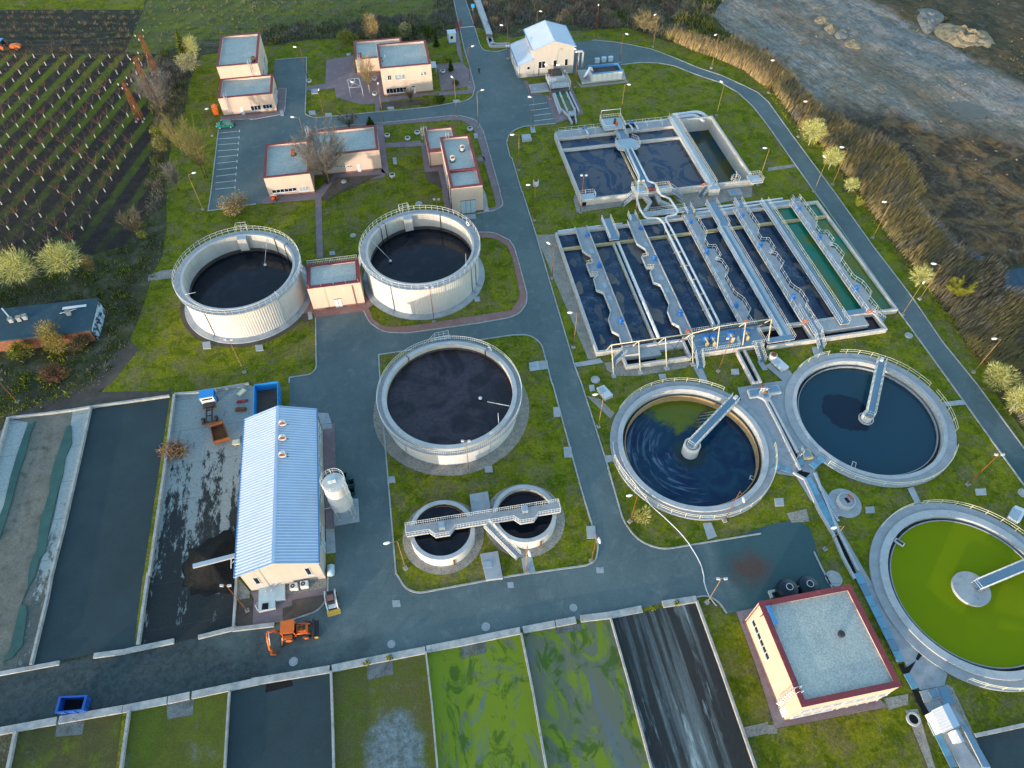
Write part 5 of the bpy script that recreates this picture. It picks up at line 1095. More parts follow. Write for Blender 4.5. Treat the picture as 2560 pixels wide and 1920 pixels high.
u0, v0 = uv(q(745, 1060, 0)); u1, v1 = uv(q(1030, 1035, 0))
mb = MB(); mb.ub(u0, u1, v0, v0 + 5.4, 1.0, 1.15, M['steel'], M['gratel'])
for u in (u0 + .2, u1 - .2): mb.bar(UV(u, v0 + .2, 0), UV(u, v0 + .2, 1.0), .15, .15, M['steel'])
mb.build('deck', g)
mb = MB()
for l in ([(u0, v0), (u1, v0)], [(u0, v0 + 2.4), (u1, v0 + 2.4)], [(u0, v0), (u0, v0 + 5.4)], [(u1, v0), (u1, v0 + 5.4)]): mb.rail(U3(l, 1.15), M['rail'], 1.1, .9, .035, (1, .66, .33))
mb.build('railing', g)
mb = MB(); k = RND
for i in range(14):
    uu = u0 + .4 + (u1 - u0 - .8) * k.random(); vv = v0 + 2.6 + 2.8 * k.random(); mb.tube([UV(uu, vv, .6), UV(uu + k.uniform(-.3, .3), vv, k.uniform(1.5, 3.0))], .07, M['steel'], 5)
mb.ub(u0 + .6, u1 - .8, v0 + 3.0, v0 + 5.2, 1.2, 1.9, M['steel']); mb.ub(u0 + .9, u1 - 1.2, v0 + 4.0, v0 + 6.6, 1.15, 2.4, M['dark']); mb.build('screen_rack', g)
b = thing('valve_chamber', 'wide pale concrete slab with hatch on the pavers before the screen house', 'chamber', P(56, 590, 1010))
mb = MB(); mb.prism(pth('56 452,968 700,940 738,1045 490,1072'), 0, .45, M['rim'], M['walk']); mb.build('slab', b); mb = MB(); mb.prism(pth('56 500,1022 548,1016 560,1045 512,1052'), .45, .52, M['gratel']); mb.build('lid', b)
# blue-rimmed container on its slab
b = thing('grit_container', 'open blue-rimmed white container filled with grit on a concrete slab', 'container', P(56, 1500, 830))
mb = MB(); mb.prism(pth('56 1120,770 1760,760 1790,880 1190,945'), 0, .5, M['rim'], M['concrete']); mb.build('slab', b)
ze = 2.6
O = [P(56, 1283, 690, ze), P(56, 1682, 637, ze), P(56, 1745, 745, ze), P(56, 1335, 805, ze)]; ctr = sum(O, Vector()) / 4
us = [uv(p) for p in O]; ua, ub_ = sum(x[0] for x in us[::3]) / 2, sum(x[0] for x in us[1:3]) / 2; va, vb = sum(x[1] for x in us[2:]) / 2, sum(x[1] for x in us[:2]) / 2
mb = MB(); lo, li = U3([(ua, va), (ub_, va), (ub_, vb), (ua, vb)], 0), U3([(ua + .2, va + .2), (ub_ - .2, va + .2), (ub_ - .2, vb - .2), (ua + .2, vb - .2)], 0)
zz = lambda l, z: [Vector((p.x, p.y, z)) for p in l]
mb.quads(zz(lo, .5), zz(lo, ze - .3), M['white']); mb.quads(zz(lo, ze - .3), zz(lo, ze), M['trim']); mb.quads(zz(lo, ze), zz(li, ze), M['trim']); mb.quads(zz(li, 1.2), zz(li, ze), M['trim'])
for k in range(7): u = ua + (ub_ - ua) * k / 6; mb.ub(u - .05, u + .05, va - .1, va - .002, .5, ze - .3, M['steel'])
mb.build('body', b); mb = MB(); mb.sheet(li, 1.95, M['soil']); mb.build('grit', b)
mb = MB(); mb.tube(fil([(P(56, 1225, 840, .5), 0), (P(56, 1225, 840, 2.9), .8), (UV(ua - .1, (va + vb) / 2 - .4, 3.4), .8), (UV(ua + .5, (va + vb) / 2 - .4, 2.3), 0)], False), .27, M['white'], 10); mb.build('fill_pipe', b)
mb = MB(); p = P(56, 1235, 845, .5); mb.cyl(p, .35, .5, 1.2, M['motor'], 10); mb.build('pump', b)
# ------------------------------------------------------------------ sludge drying beds
M['bed_dark'] = gmat('dark_sludge', (.026, .048, .056), (.020, .036, .042), .15, (.045, .062, .06), .35, (.6, .78), (5, .18), bump=.15, bd=.03, spec=.3, rough=.6)
M['bed_olive'] = gmat('olive_bed', (.085, .085, .025), (.055, .055, .022), .22, (.10, .125, .012), .35, (.5, .66), (6, .35), bump=.4, bd=.05, d=(.13, .14, .13), s3=.13, thr3=(.56, .68))
M['bed_olive2'] = gmat('olive_bed_mossy', (.075, .085, .016), (.095, .12, .012), .3, (.13, .135, .11), .2, (.56, .68), (6, .35), bump=.4, bd=.05)
M['bed_moss0'] = gmat('mossy_gravel_bed', (.085, .085, .03), (.075, .095, .014), .2, (.11, .11, .07), .5, (.55, .7), (7, .5), bump=.5, bd=.06)
M['bed_stone'] = gmat('pale_gravel', (.16, .19, .20), (.07, .085, .085), .5, (.10, .11, .02), .35, (.52, .66), (9, .6), bump=.8, bd=.08)
M['bed_sludge'] = gmat('grey_sludge_concrete', (.165, .165, .14), (.12, .125, .11), .3, (.06, .062, .055), .5, (.52, .68), (4, .35), bump=.3)
M['sludge_black'] = gmat('black_sludge', (.010, .011, .012), (.016, .016, .014), .6, (.03, .04, .012), .6, (.62, .75), (4, .35), bump=.6, bd=.12)
def algaebed(name, cov, sd):
    n = NB(name); v = n.pos((1, .5, 1), loc=(sd, sd, 0))
    f = n.noise(.22, 8, .62, v, 2.2)
    col = n.mix(n.ramp(f, [(cov - .06, 0.0), (cov + .05, 1.0)]), (.115, .13, .085), (.145, .205, .006))
    g = n.noise(.3, 8, .7, n.pos((1, .7, 1), loc=(sd + 7, 3, 0)), 1.3)
    col = n.mix(n.ramp(g, [(.41, .85), (.48, 0.0)]), col, (.045, .095, .004))
    col = n.mix(n.ramp(n.noise(.15, 5, .6, n.pos((1.4, .4, 1), loc=(sd, 40, 0)), 1.5), [(.58, 0.0), (.66, .8)]), col, (.10, .13, .15))
    n.bump(f, .25, .1); return n.out(col, .5, 0, .3)
M['bed_algae'] = algaebed('algae_covered_bed', .40, 0); M['bed_algae2'] = algaebed('patchy_algae_bed', .55, 17)
def striped(name, yawfix=0):
    n = NB(name); v = n.pos((1, .035, 1))
    a = n.noise(.75, 7, .62, v, .3)
    col = n.mix(n.ramp(a, [(.46, 0.0), (.6, 1.0)]), (.028, .030, .030), (.11, .135, .14))
    col = n.mix(n.ramp(n.noise(.45, 6, .7, n.pos((1, .12, 1), loc=(5, 2, 0))), [(.58, 0.0), (.68, .9)]), col, (.30, .37, .38))
    f = n.noise(4, 5, .8, n.pos((1, .35, 1))); col = n.mul(col, n.grey(f, .7, 1.3)); n.bump(f, .2, .03)
    return n.out(col, .75, 0, .25)
def mossbed():
    n = NB('mossy_gravel_bed'); v = n.pos(); s = n.sep(v); o = uv(P(42, 1200, 1560)); dx = n.math('MULTIPLY', n.math('SUBTRACT', s[0], o[0]), .24); dy = n.math('MULTIPLY', n.math('SUBTRACT', s[1], o[1]), .16)
    r = n.math('SQRT', n.math('ADD', n.math('MULTIPLY', dx, dx), n.math('MULTIPLY', dy, dy))); m = n.ramp(n.math('ADD', n.math('MULTIPLY', r, .6), n.math('MULTIPLY', n.noise(.5, 8, .75, v), .55)), [(.64, .9), (.82, 0.0)])
    col = n.mix(n.ramp(n.noise(.22, 8, .7, v), [(.4, 0.0), (.62, 1.0)]), (.10, .095, .035), (.085, .11, .012)); col = n.mix(n.ramp(n.noise(.7, 7, .75, v), [(.56, 0.0), (.7, .8)]), col, (.14, .14, .09))
    st = n.mix(n.ramp(n.noise(1.2, 7, .75, v), [(.4, 0.0), (.62, 1.0)]), (.085, .115, .125), (.18, .235, .265)); col = n.mix(m, col, st)
    f = n.noise(7, 5, .8, v); col = n.mul(col, n.grey(f, .5, 1.5)); n.bump(f, .5, .06); return n.out(col, .9, 0, .1)
M['bed_moss'] = mossbed()
M['bed_stripe'] = striped('scraped_sludge_concrete')
def splat(name, black, white, thr, sc=.5, lanes=True):
    n = NB(name); v = n.pos((1.25, .45, 1))
    s = n.sep(n.pos())
    f = n.math('ADD', n.noise(sc, 10, .8, v), n.math('MULTIPLY', n.math('SUBTRACT', s[1], 50), .009))
    if lanes: f = n.math('SUBTRACT', f, n.ramp(n.math('PINGPONG', n.math('ADD', s[0], 36.0), 2.3), [(.0, .0), (.5, .0), (.72, .10), (1.0, .12)]))
    col = n.mix(n.ramp(f, [(thr - .03, 0.0), (thr + .03, 1.0)]), black, white)
    col = n.mul(col, n.grey(n.noise(3, 6, .75), .65, 1.25))
    jx = n.math('PINGPONG', s[1], 3.1); col = n.mix(n.ramp(jx, [(0.0, .8), (.05, 0.0)]), col, (.05, .05, .05))
    return n.out(col, .8, 0, .25)
M['yard'] = splat('sludge_spattered_concrete', (.022, .028, .03), (.24, .28, .28), .45, .7)
M['pale_yard'] = splat('dirty_pale_concrete', (.10, .11, .10), (.30, .35, .35), .48, .7, False)
M['hose'] = gmat('geotextile_strip', (.045, .115, .105), (.035, .085, .08), .4, bump=0)
mb = MB()
B = {}
def bed(s, m, z=.045):
    mb.sheet(pth(s), z, M[m])
bed('31 90,300 790,210 455,1659 41 455,0 280,775 0,830 -600,930 31 -700,1659 -300,800', 'bed_sludge'); bed('31 795,212 1470,115 1240,1659 41 1235,0 1160,610 285,775 455,0 31 460,1659', 'bed_dark')
bed('31 1510,108 2160,12 32 60,50 60,300 31 2120,300 2010,1659 54 185,570 140,1300 41 2030,455 1715,545 1510,575 1205,610', 'yard')
bed('31 630,230 780,215 460,1659 41 455,0 280,775 140,790 31 320,1659 470,1150 570,640', 'pale_yard', .052); bed('31 90,310 240,330 150,780 60,1100 -60,1659 -300,1659 -100,760', 'pale_yard', .054)
bed('31 1470,112 1510,90 1515,120 1300,1659 41 1290,0 1205,600 1160,605 1235,0 31 1240,1659', 'lawn', .06)
bed('41 148,1350 1050,1180 1010,1659 980,1900 60,1900', 'bed_olive'); bed('41 1062,1185 1125,1165 1060,1659 1045,1900 980,1900 1005,1659', 'lawn', .06); bed('41 1130,1160 1985,1000 1950,1659 1935,1900 1045,1900', 'bed_olive2')
bed('41 1995,998 2212,955 42 0,955 650,830 675,1659 680,1900 -280,1900', 'bed_dark'); bed('42 660,828 1470,665 1560,1659 1580,1900 685,1900', 'bed_moss'); bed('42 1480,662 2212,520 43 0,520 75,505 290,1659 330,1900 0,1900 42 1595,1900', 'bed_algae')
bed('43 92,500 845,365 1195,1659 1270,1900 345,1900', 'bed_algae2'); bed('43 855,362 1590,225 2095,1659 2190,1900 1280,1900', 'bed_stripe'); bed('41 -600,1470 130,1345 40,1900 -900,1900', 'rough')
for s in ('41 1440,1110 1680,1065 1665,1200 1450,1240', '41 490,1290 735,1245 715,1370 480,1390', '42 960,775 1185,725 1185,850 965,900', '42 1770,605 1985,560 1990,660 1780,720', '43 370,455 590,410 600,470 380,500', '42 95,910 300,870 320,950 80,1010'): bed(s, 'bed_stone' if '95,910' not in s else 'sludge_black', .058)
bed('44 1775,1385 2400,1260 2600,1700 1900,1700', 'bed_dark', .058)
struct('drying_bed', mb)
mb = MB()   # sludge heap under the conveyor, spilled black sludge
c = P(31, 1850, 1560); pts = []
for k in range(28):
    a = 2 * pi * k / 28; pts.append((a, RND.uniform(.85, 1.15)))
for i, (r0, z0, r1, z1) in enumerate(((4.2, .06, 3.0, .35), (3.0, .35, 1.8, .9), (1.8, .9, .8, 1.45), (.8, 1.45, .05, 1.7))):
    mb.quads([Vector((c.x + r0 * m * math.cos(a), c.y + r0 * m * math.sin(a) * 1.1, z0)) for a, m in pts], [Vector((c.x + r1 * m * math.cos(a), c.y + r1 * m * math.sin(a) * 1.1, z1)) for a, m in pts], M['sludge_black'], True, True)
tag(mb.build('sludge_heap', None, c), 'black sludge heap under the conveyor beside the hall', 'heap')
for s, z, l in (('31 235,380 310,325 270,430 215,640 160,800 110,1000 40,1230 0,1360 -60,1300 40,1050 90,830 150,620', 0, 'green geotextile hose lying along the far left drying bed, nearer the frame edge'), ('31 585,365 620,365 625,520 570,640 545,800 500,950 430,1250 400,1450 345,1520 310,1659 41 250,100 190,250 230,260 240,320 200,600 120,700 30,750 100,610 160,330 245,100 250,0 31 265,1560 320,1440 350,1200 430,950 440,820 490,640', .003, 'green geotextile hose lying along the left drying bed, nearer the dark bed')):
    mb = MB(); mb.prism(pth(s), .05, .2 + z, M['hose']); tag(mb.build('geotextile_hose', None, pth(s)[0]), l, 'hose', 'geotextile hoses on the drying beds')
# bed walls: every wall is a thing
def wall(label, s, w, h, mat='kerb', grp='low concrete walls of the drying beds'):
    pts = pth(s, 0, False); mb = MB(); mb.strip(pts, w, 0, h, M[mat]); o = mb.build('bed_wall', None, pts[0]); tag(o, label, 'wall', grp)
for l, s, w, h in (('low concrete wall at the far end of the left hose bed', '31 90,303 400,265 630,235 790,208', .3, .5), ('low wall edging the far left hose bed next to the frame edge', '31 85,305 0,600 -150,1100', .35, .6), ('long low wall between the hose bed and the dark sludge bed', '31 793,210 700,640 560,1250 455,1659 41 420,200 283,772', .3, .55),
                   ('rust-stained low wall at the far end of the dark sludge bed', '31 795,208 1130,160 1470,112', .3, .5), ('long pale wall beside the grass strip at the spattered yard', '31 1515,105 1445,650 1300,1659 41 1290,0 1205,600', .35, .6), ('pale low wall along the far end of the spattered yard', '31 1515,100 1700,85 2155,10', .35, .55),
                   ('pale wall between the spattered yard and the hall forecourt', '54 185,575 165,940 140,1300', .3, .5), ('roadside low wall in front of the hall forecourt', '54 700,1235 150,1300 41 2030,458 1720,535', .5, .4), ('short roadside wall at the mouth of the spattered yard', '41 1510,568 1205,632', .6, .4), ('crumbling roadside wall along the near end of the dark sludge bed', '41 1205,630 1080,660 820,695', .6, .4),
                   ('roadside wall remnant at the near end of the left hose bed', '41 520,755 250,805 0,850 -300,900', .5, .35),
                   ('thin wall between the two olive beds at the lower left', '41 1128,1163 1090,1420 1060,1659 1040,1900', .3, .5), ('short wall at the lower left corner of the leftmost olive bed', '41 148,1348 85,1659 40,1900', .35, .5), ('thin pale wall between the mossy olive bed and the lower dark bed', '41 1990,998 1970,1300 1950,1659 1935,1900', .22, .5),
                   ('thin pale wall between the lower dark bed and the gravelly bed', '42 652,830 668,1300 677,1659 684,1900', .25, .5), ('yellow-stained thin wall between gravelly bed and bright algae bed', '42 1470,662 1520,1100 1570,1659 1590,1900', .2, .5), ('dark pipe-topped wall between the two green algae beds', '43 80,503 180,1000 295,1659 335,1900', .25, .5),
                   ('yellow-stained thin wall between the patchy algae bed and the scraped bed', '43 848,363 1000,900 1200,1659 1275,1900', .22, .5), ('long wall between the scraped bed and the control building lawn', '43 1592,225 1800,800 2098,1659 2180,1900', .3, .5), ('pale wall at the far side of the dark pool under the outfall', '44 1775,1385 2212,1290 2500,1230', .4, .5)):
    wall(l, s, w, h)
for i, (s, l) in enumerate((('41 -300,1400 0,1347 500,1255', 'roadside coping in front of the leftmost olive bed'), ('41 520,1250 1065,1155', 'roadside coping stained black beside the blue skip'), ('41 1070,1155 1450,1080', 'roadside coping before the second olive bed'), ('41 1460,1078 1645,1038', 'roadside coping set back at the gravel inlet of the second olive bed'), ('41 1665,1035 2212,920 42 0,915 640,810', 'long roadside coping before the lower dark bed'), ('42 660,805 1000,735 1465,645', 'roadside coping before the gravelly bed with weeds growing on it'), ('42 1475,640 1780,580 2205,492 43 70,478', 'long roadside coping before the bright algae bed'),
                            ('43 95,472 370,420', 'roadside coping before the patchy algae bed'), ('43 378,418 550,385', 'short roadside coping at the gravel inlet of the patchy algae bed'), ('43 590,375 845,345 1120,290', 'roadside coping between the patchy algae bed and the scraped bed'), ('43 1300,250 1590,205', 'weedy roadside coping at the corner of the scraped bed'))):
    wall(l, s, .85, .38, 'kerb', 'roadside copings of the lower beds')
# ------------------------------------------------------------------ decks and outfall channel among the clarifiers
mb = MB(); C = lambda s, z: pth(s, z)
mb.sheet(pth('58 105,415 385,370 625,335 430,165 480,130 590,230 690,200 790,310 715,600 790,870 1040,1200 1110,1250 935,1440 1020,1480 1180,1720 950,1720 780,1440 580,1410 505,1385 510,1150 470,1000 360,770 150,570'), .13, M['walk'])
mb.sheet(pth('58 330,110 400,115 460,210 400,220'), .136, M['walk'])
mb.sheet(pth('34 370,760 420,760 500,1000 620,1250 855,1659 44 1110,360 1300,580 1545,850 1520,950 1310,990 1250,900 800,0 34 740,1659 450,1110 300,830'), .14, M['walk'])
mb.sheet(pth('44 1235,985 1300,1000 1480,960 1720,1300 1480,1345 1430,1260 1340,1110'), .126, M['walk'])
mb.sheet(pth('44 1520,930 1590,960 1780,1380 1900,1659 1700,1659 1500,1200'), .12, M['gravel'])
mb.sheet(pth('44 1180,1160 1290,1150 1440,1659 1380,1659'), .122, M['gravel'])
struct('path', mb)
t = thing('outfall_channel', 'long outfall channel with blue cover plates running between the clarifiers past the control building', 'channel', P(34, 450, 1100))
z = .3
mb = MB()
for s in ('58 430,590 600,920 820,1375', '58 475,585 640,900 790,1175', '34 215,770 240,790 310,830 445,1120 560,1310 640,1500 740,1690', '34 395,780 445,900 585,1250 770,1620'): mb.strip(pth(s, 0, False), .35, 0, .62 if s[:2] == '58' else .45, M['rim'])
mb.build('wall', t)
mb = MB(); mb.sheet(pth('58 435,590 470,590 790,1180 850,1380 945,1400 880,1465 790,1400 820,1370'), .17, M['black']); mb.build('dark_water', t)
mb = MB(); mb.sheet(pth('34 555,1300 600,1290 770,1659 735,1680'), .17, M['black']); mb.build('dark_water', t)
mb = MB(); mb.sheet(pth('44 1120,765 1165,755 1180,800 1275,735 1210,850 1160,850'), .178, M['black']); mb.build('dark_water', t)
mb = MB(); mb.sheet(pth('44 1270,720 1330,600 1375,625 1290,735'), .178, M['black']); mb.build('dark_water', t)
mb = MB(); mb.sheet(pth('44 1235,985 1290,985 1340,1100 1430,1260 1370,1270'), .178, M['black']); mb.build('dark_water', t)
mb = MB(); mb.sheet(pth('44 1290,1020 1365,1010 1390,1070 1310,1100'), .18, M['black']); mb.build('dark_water', t)

def covers(s0, s1, n, m, z0=.3, z1=.42):
    a0, a1, b0, b1 = s0
    for k in range(n):
        f0, f1 = k / n, (k + 1) / n - .003
        g = lambda f: (P(s1, *Vector(a0).lerp(Vector(b0), f)) + P(s1, *Vector(a1).lerp(Vector(b1), f))) / 2
        c0, c1 = g(f0), g(f1); d_ = (c1 - c0).normalized(); w = abs((P(s1, *a1) - P(s1, *a0)).cross(d_).z)
        mb = MB(); mb.bx((c0 + c1) / 2 + Vector((0, 0, (z0 + z1) / 2)), (c1 - c0).length, w, z1 - z0, M[m if (k * 7 + n) % 5 else ('grate' if m == 'bcover' else 'walk')], math.atan2(d_.y, d_.x)); mb.build('cover_plate', t)
covers(((305, 825), (365, 815), (540, 1290), (600, 1275)), 34, 9, 'bcover'); covers(((420, 900), (460, 890), (590, 1150), (640, 1150)), 34, 4, 'gratel', .2, .3)
covers(((730, -10), (790, -20), (1115, 755), (1165, 745)), 44, 8, 'bcover'); covers(((1160, 855), (1215, 845), (1230, 985), (1290, 975)), 44, 2, 'bcover'); covers(((1370, 1270), (1430, 1260), (1550, 1659), (1640, 1659)), 44, 4, 'bcover')
covers(((50, 690), (45, 735), (190, 735), (185, 780)), 34, 3, 'bcover'); covers(((440, 630), (490, 670), (350, 700), (390, 750)), 34, 3, 'bcover')
mb = MB(); mb.prism(pth('58 210,460 560,405 605,495 500,515 470,560 490,590 430,595 385,560 330,540 240,555'), .13, .65, M['rim']); mb.build('splitter_box', t)
for s in ('58 230,475 350,455 375,480 310,530 250,540', '58 440,430 545,418 585,480 470,500', '58 390,520 440,510 455,545 410,555'):
    mb = MB(); mb.prism(pth(s), .655, .7, M['grate']); mb.build('cover_plate', t)
mb = MB(); p = P(58, 405, 470, .7)
for k in range(6): mb.tube([p + Vector((k * .22 - .6, .1 * (k % 2), 0)), p + Vector((k * .22 - .6, .1 * (k % 2), 1.1))], .05, M['rail'], 5)
mb.tube([p + Vector((-.7, 0, 1.1)), p + Vector((.7, 0, 1.1))], .06, M['rail'], 5); mb.build('gate_gear', t); mb = MB(); mb.cyl(P(58, 370, 440, 0), .2, .65, 1.3, M['rust'], 8); mb.build('valve_spindle', t); mb = MB(); mb.cyl(P(58, 420, 500, 0), .25, .65, 1.2, M['rust'], 8); mb.build('valve_spindle', t)
mb = MB(); mb.prism(pth('58 850,1150 920,1130 970,1240 860,1260'), .14, .6, M['yell']); mb.prism(pth('58 855,1165 905,1150 945,1225 870,1235'), .605, .64, M['grate']); mb.build('side_box', t)
mb = MB(); mb.prism(pth('58 785,1260 850,1240 870,1310 815,1330'), .3, .5, M['bcover']); mb.rail([P(58, 780, 1255, .5), P(58, 800, 1220, .5), P(58, 860, 1190, .5), P(58, 835, 1120, .5)], M['rail'], .9, .6, .03); mb.build('footplate', t)
mb = MB()
mb.prism(pth('44 1300,1000 1540,950 1600,1110 1510,1130 1480,1060 1340,1100'), .12, .3, M['walk']); mb.prism(pth('44 1460,975 1535,955 1605,1105 1510,1125'), .31, .36, M['grate']); mb.prism(pth('44 1365,1010 1425,980 1470,1050 1400,1060'), .31, .5, M['grate']); mb.prism(pth('44 1660,1300 1700,1290 1910,1659 1840,1659'), .15, .4, M['rim'], M['grate']); mb.prism(pth('44 1480,1330 1570,1340 1680,1440 1830,1659 1650,1659'), .12, .25, M['walk']); mb.build('outlet_deck', t)
mb = MB(); mb.bar(P(34, 500, 990, .2), P(34, 610, 1185, .2), .35, .1, M['rail'])
for k in range(10): mb.bar(P(34, 500 + k * 11, 990 + k * 19.5, .27), P(34, 520 + k * 11, 985 + k * 19.5, .27), .05, .04, M['dark'])
tag(mb.build('ladder', None, P(34, 500, 990)), 'steel ladder lying on the deck beside the blue covered channel', 'ladder')
# round well
w0 = P(34, 660, 1030); t = thing('round_well', 'round concrete well with red valve caps beside the covered channel', 'well', w0)
mb = MB(); mb.lathe(w0, [(2.35, .03), (2.3, .16), (1.2, .2)], M['concrete'], 40, sm=False); mb.build('apron', t)
mb = MB(); mb.lathe(w0, [(1.25, .2), (1.2, 1.0), (1.05, 1.0)], M['rim'], 32, sm=False); mb.sheet(circ(w0, 1.2, 32), .9, M['walk']); mb.build('ring', t)
mb = MB(); mb.bx(w0 + Vector((.05, 0, .92)), .45, .8, .05, M['black'], .4); mb.build('opening', t)
for x, y in ((.55, .75), (.7, .25)): mb = MB(); mb.cyl(w0 + Vector((x, y, 0)), .2, .9, 1.02, M['orange'], 10); mb.build('cap', t)
# wells, slabs and hatches: flat concrete covers set in the lawn
def slab(name, cat, s, label, h=.25, mat='concrete', lid=None, grp='concrete hatch slabs in the lawns'):
    L = pth(s); mb = MB(); mb.prism(L, 0, h, M[mat]); c = sum(L, Vector()) / len(L)
    if lid is None: o = tag(mb.build(name, None, c), label, cat, grp); return o
    t = thing(name, label, cat, c, grp); mb.build('slab', t); mb = MB(); mb.prism(pth(lid), h, h + .06, M['bcover' if h > .3 else 'gratel']); mb.build('lid', t); return t
def sq(t, x, y, w, h, sk=12): return f'{t} {x-w},{y-h+sk*.3} {x+w-sk},{y-h-sk*.3} {x+w},{y+h-sk*.4} {x-w+sk},{y+h}'
for a in ((21, 1788, 1330, 38, 30, 'concrete hatch slab at the foot of the left tall tank, by the lamp post'), (22, 30, 1352, 36, 25, 'concrete hatch slab below the left tall tank, second from the lamp post'), (22, 470, 1075, 22, 32, 'concrete hatch slab in the paving corner left of the pump house'), (22, 660, 535, 28, 16, 'concrete hatch slab in the lawn behind the pump house'), (22, 1910, 930, 28, 20, 'concrete hatch slab at the right foot of the tall tank by the red pavement'),
          (32, 1173, 832, 34, 28, 'concrete hatch slab by the kerb near the silo road'), (32, 2010, 742, 38, 28, 'concrete hatch slab just below the wide middle tank'), (33, 386, 247, 32, 42, 'uppermost concrete hatch slab along the central road kerb'), (33, 482, 595, 38, 46, 'middle concrete hatch slab along the central road kerb'), (33, 683, 1285, 42, 54, 'lowest concrete hatch slab along the central road kerb'),
          (33, 690, 40, 26, 26, 'small concrete hatch slab beside the grey box near the ochre clarifier'), (34, 95, 1025, 42, 34, 'concrete hatch slab in the lawn patch below the ochre clarifier deck'), (34, 878, 1093, 42, 28, 'concrete hatch slab right of the round well'), (34, 1835, 937, 48, 28, 'concrete hatch slab in the lawn between the two right clarifiers'), (58, 80, 233, 48, 30, 'concrete hatch slab left of the white-walled feed channel'), (23, 1300, 1600, 34, 22, 'concrete hatch slab behind the ochre clarifier'),
          (12, 505, 795, 32, 20, 'dark concrete hatch slab under the lamp in the office lawn'), (12, 487, 980, 32, 18, 'concrete hatch slab in the office lawn corner by the parking road'), (12, 627, 995, 32, 12, 'flat kerbside slab along the office lawn'), (12, 1165, 940, 32, 11, 'flat kerbside slab below the office front windows'), (12, 1733, 880, 32, 12, 'flat kerbside slab at the right end of the office bed'), (12, 1900, 1178, 20, 22, 'concrete hatch slab behind the boiler house'), (12, 1200, 1395, 20, 28, 'concrete hatch slab in the laboratory lawn'),
          (12, 225, 982, 18, 22, 'pale slab at the workshop corner'), (13, 180, 1125, 24, 26, 'slab under the lamp at the parking bay corner'), (33, 760, 1610, 36, 26, 'square manhole slab in the junction asphalt'), (42, 1213, 240, 38, 30, 'square manhole slab in the asphalt below the middle lawn'), (42, 2200, 80, 30, 26, 'pale square slab in the asphalt at the junction edge')):
    slab('hatch_slab', 'slab', sq(*a[:5], 8 if a[1] != 12 else 5), a[5], .07 if 'asphalt' in a[5] else .2)
slab('hatch_slab', 'slab', '23 145,1485 225,1470 240,1540 155,1555', 'concrete slab with pale lid beside the wide middle tank', .3, 'rim', '23 160,1490 205,1482 212,1515 165,1522')
def box(name, label, cat, s, h, mat, lid=None, grp=None):
    L = pth(s); t = thing(name, label, cat, sum(L, Vector()) / len(L), grp); mb = MB(); mb.prism(L, 0, h, M[mat]); mb.build('casing', t)
    if lid: mb = MB(); mb.prism(pth(lid, h), h, h + .06, M['gratel']); mb.build('lid', t)
    return t
box('metering_pit', 'grey steel-lidded pit box beside the central road near the ochre clarifier', 'pit', '33 730,55 790,30 870,115 800,150', .7, 'steel', '33 738,45 785,24 818,62 770,85')
box('metering_pit', 'grey steel-lidded pit box on the walkway left of the navy clarifier', 'pit', '58 490,125 560,85 690,200 620,240', .7, 'steel', '58 498,110 556,78 600,118 545,150')
box('metering_pit', 'blue-lidded pit box beside the green clarifier near the frame edge', 'pit', '34 2060,1160 2110,1070 2205,1110 2150,1215', .8, 'white', '34 2075,1140 2112,1068 2195,1105 2150,1190')
box('metering_pit', 'pale pit box with blue lid on the lawn by the parking bays', 'pit', '53 1825,300 1970,290 2000,370 1840,385', .7, 'rim', '53 1830,275 1900,265 1915,310 1840,320')
# round manholes and planters
def mhole(t, x, y, r, label, h=.18, grp='round manhole covers'):
    p = P(t, x, y); o = thing('manhole', label, 'manhole', p, grp); mb = MB(); mb.lathe(p, [(r, 0), (r, h), (r * .72, h)], M['concrete'], 20, sm=False); mb.build('ring', o); mb = MB(); mb.cyl(p, r * .7, 0, h + .03, M['kerb'] if h > .1 else M['walk'], 20); mb.build('cover', o)
for a in ((22, 1408, 105, .75, 'round manhole in the lawn beside the boiler house path'), (22, 840, 380, .6, 'round manhole in the lawn behind the pump house'), (12, 760, 1573, .6, 'round manhole in the soil by the bare tree'), (12, 800, 473, .6, 'round manhole at the corner of the office paving'), (23, 720, 1625, .75, 'tan round manhole beside the central road below the gantry'), (24, 1215, 1243, .65, 'pale round manhole near the perimeter road kerb'), (34, 2200, 945, .7, 'round manhole at the right frame edge'), (44, 565, 25, 1.1, 'wide round manhole on the apron behind the control building'), (42, 325, 740, .55, 'round manhole in the dirty asphalt below the digger'), (42, 1985, 440, .55, 'round manhole in the asphalt before the bright algae bed'), (43, 530, 275, .5, 'round manhole in the asphalt before the patchy algae bed'), (42, 1170, 590, .5, 'round manhole in the asphalt before the gravelly bed')):
    mhole(*a[:5], h=.2 if 'asphalt' not in a[4] else .075)
p = P(44, 1250, 1240); o = thing('manhole', 'dark open round manhole with pale rim right of the control building', 'manhole', p, 'round manhole covers'); mb = MB(); mb.ring(p, .55, .78, 0, .3, M['rim'], 24); mb.build('ring', o); mb = MB(); mb.sheet(circ(p, .56, 24), .15, M['black']); mb.build('cover', o)
def planter(t, x, y, label, r=.62):
    p = P(t, x, y); o = thing('planter', label, 'planter', p, 'round white concrete planters'); mb = MB(); mb.lathe(p, [(r * .6, 0), (r, .35), (r * .95, .7), (r * .75, .7)], M['white'], 20); mb.build('bowl', o); mb = MB(); mb.sheet(circ(p, r * .76, 20), .62, M['soil']); mb.build('earth', o)
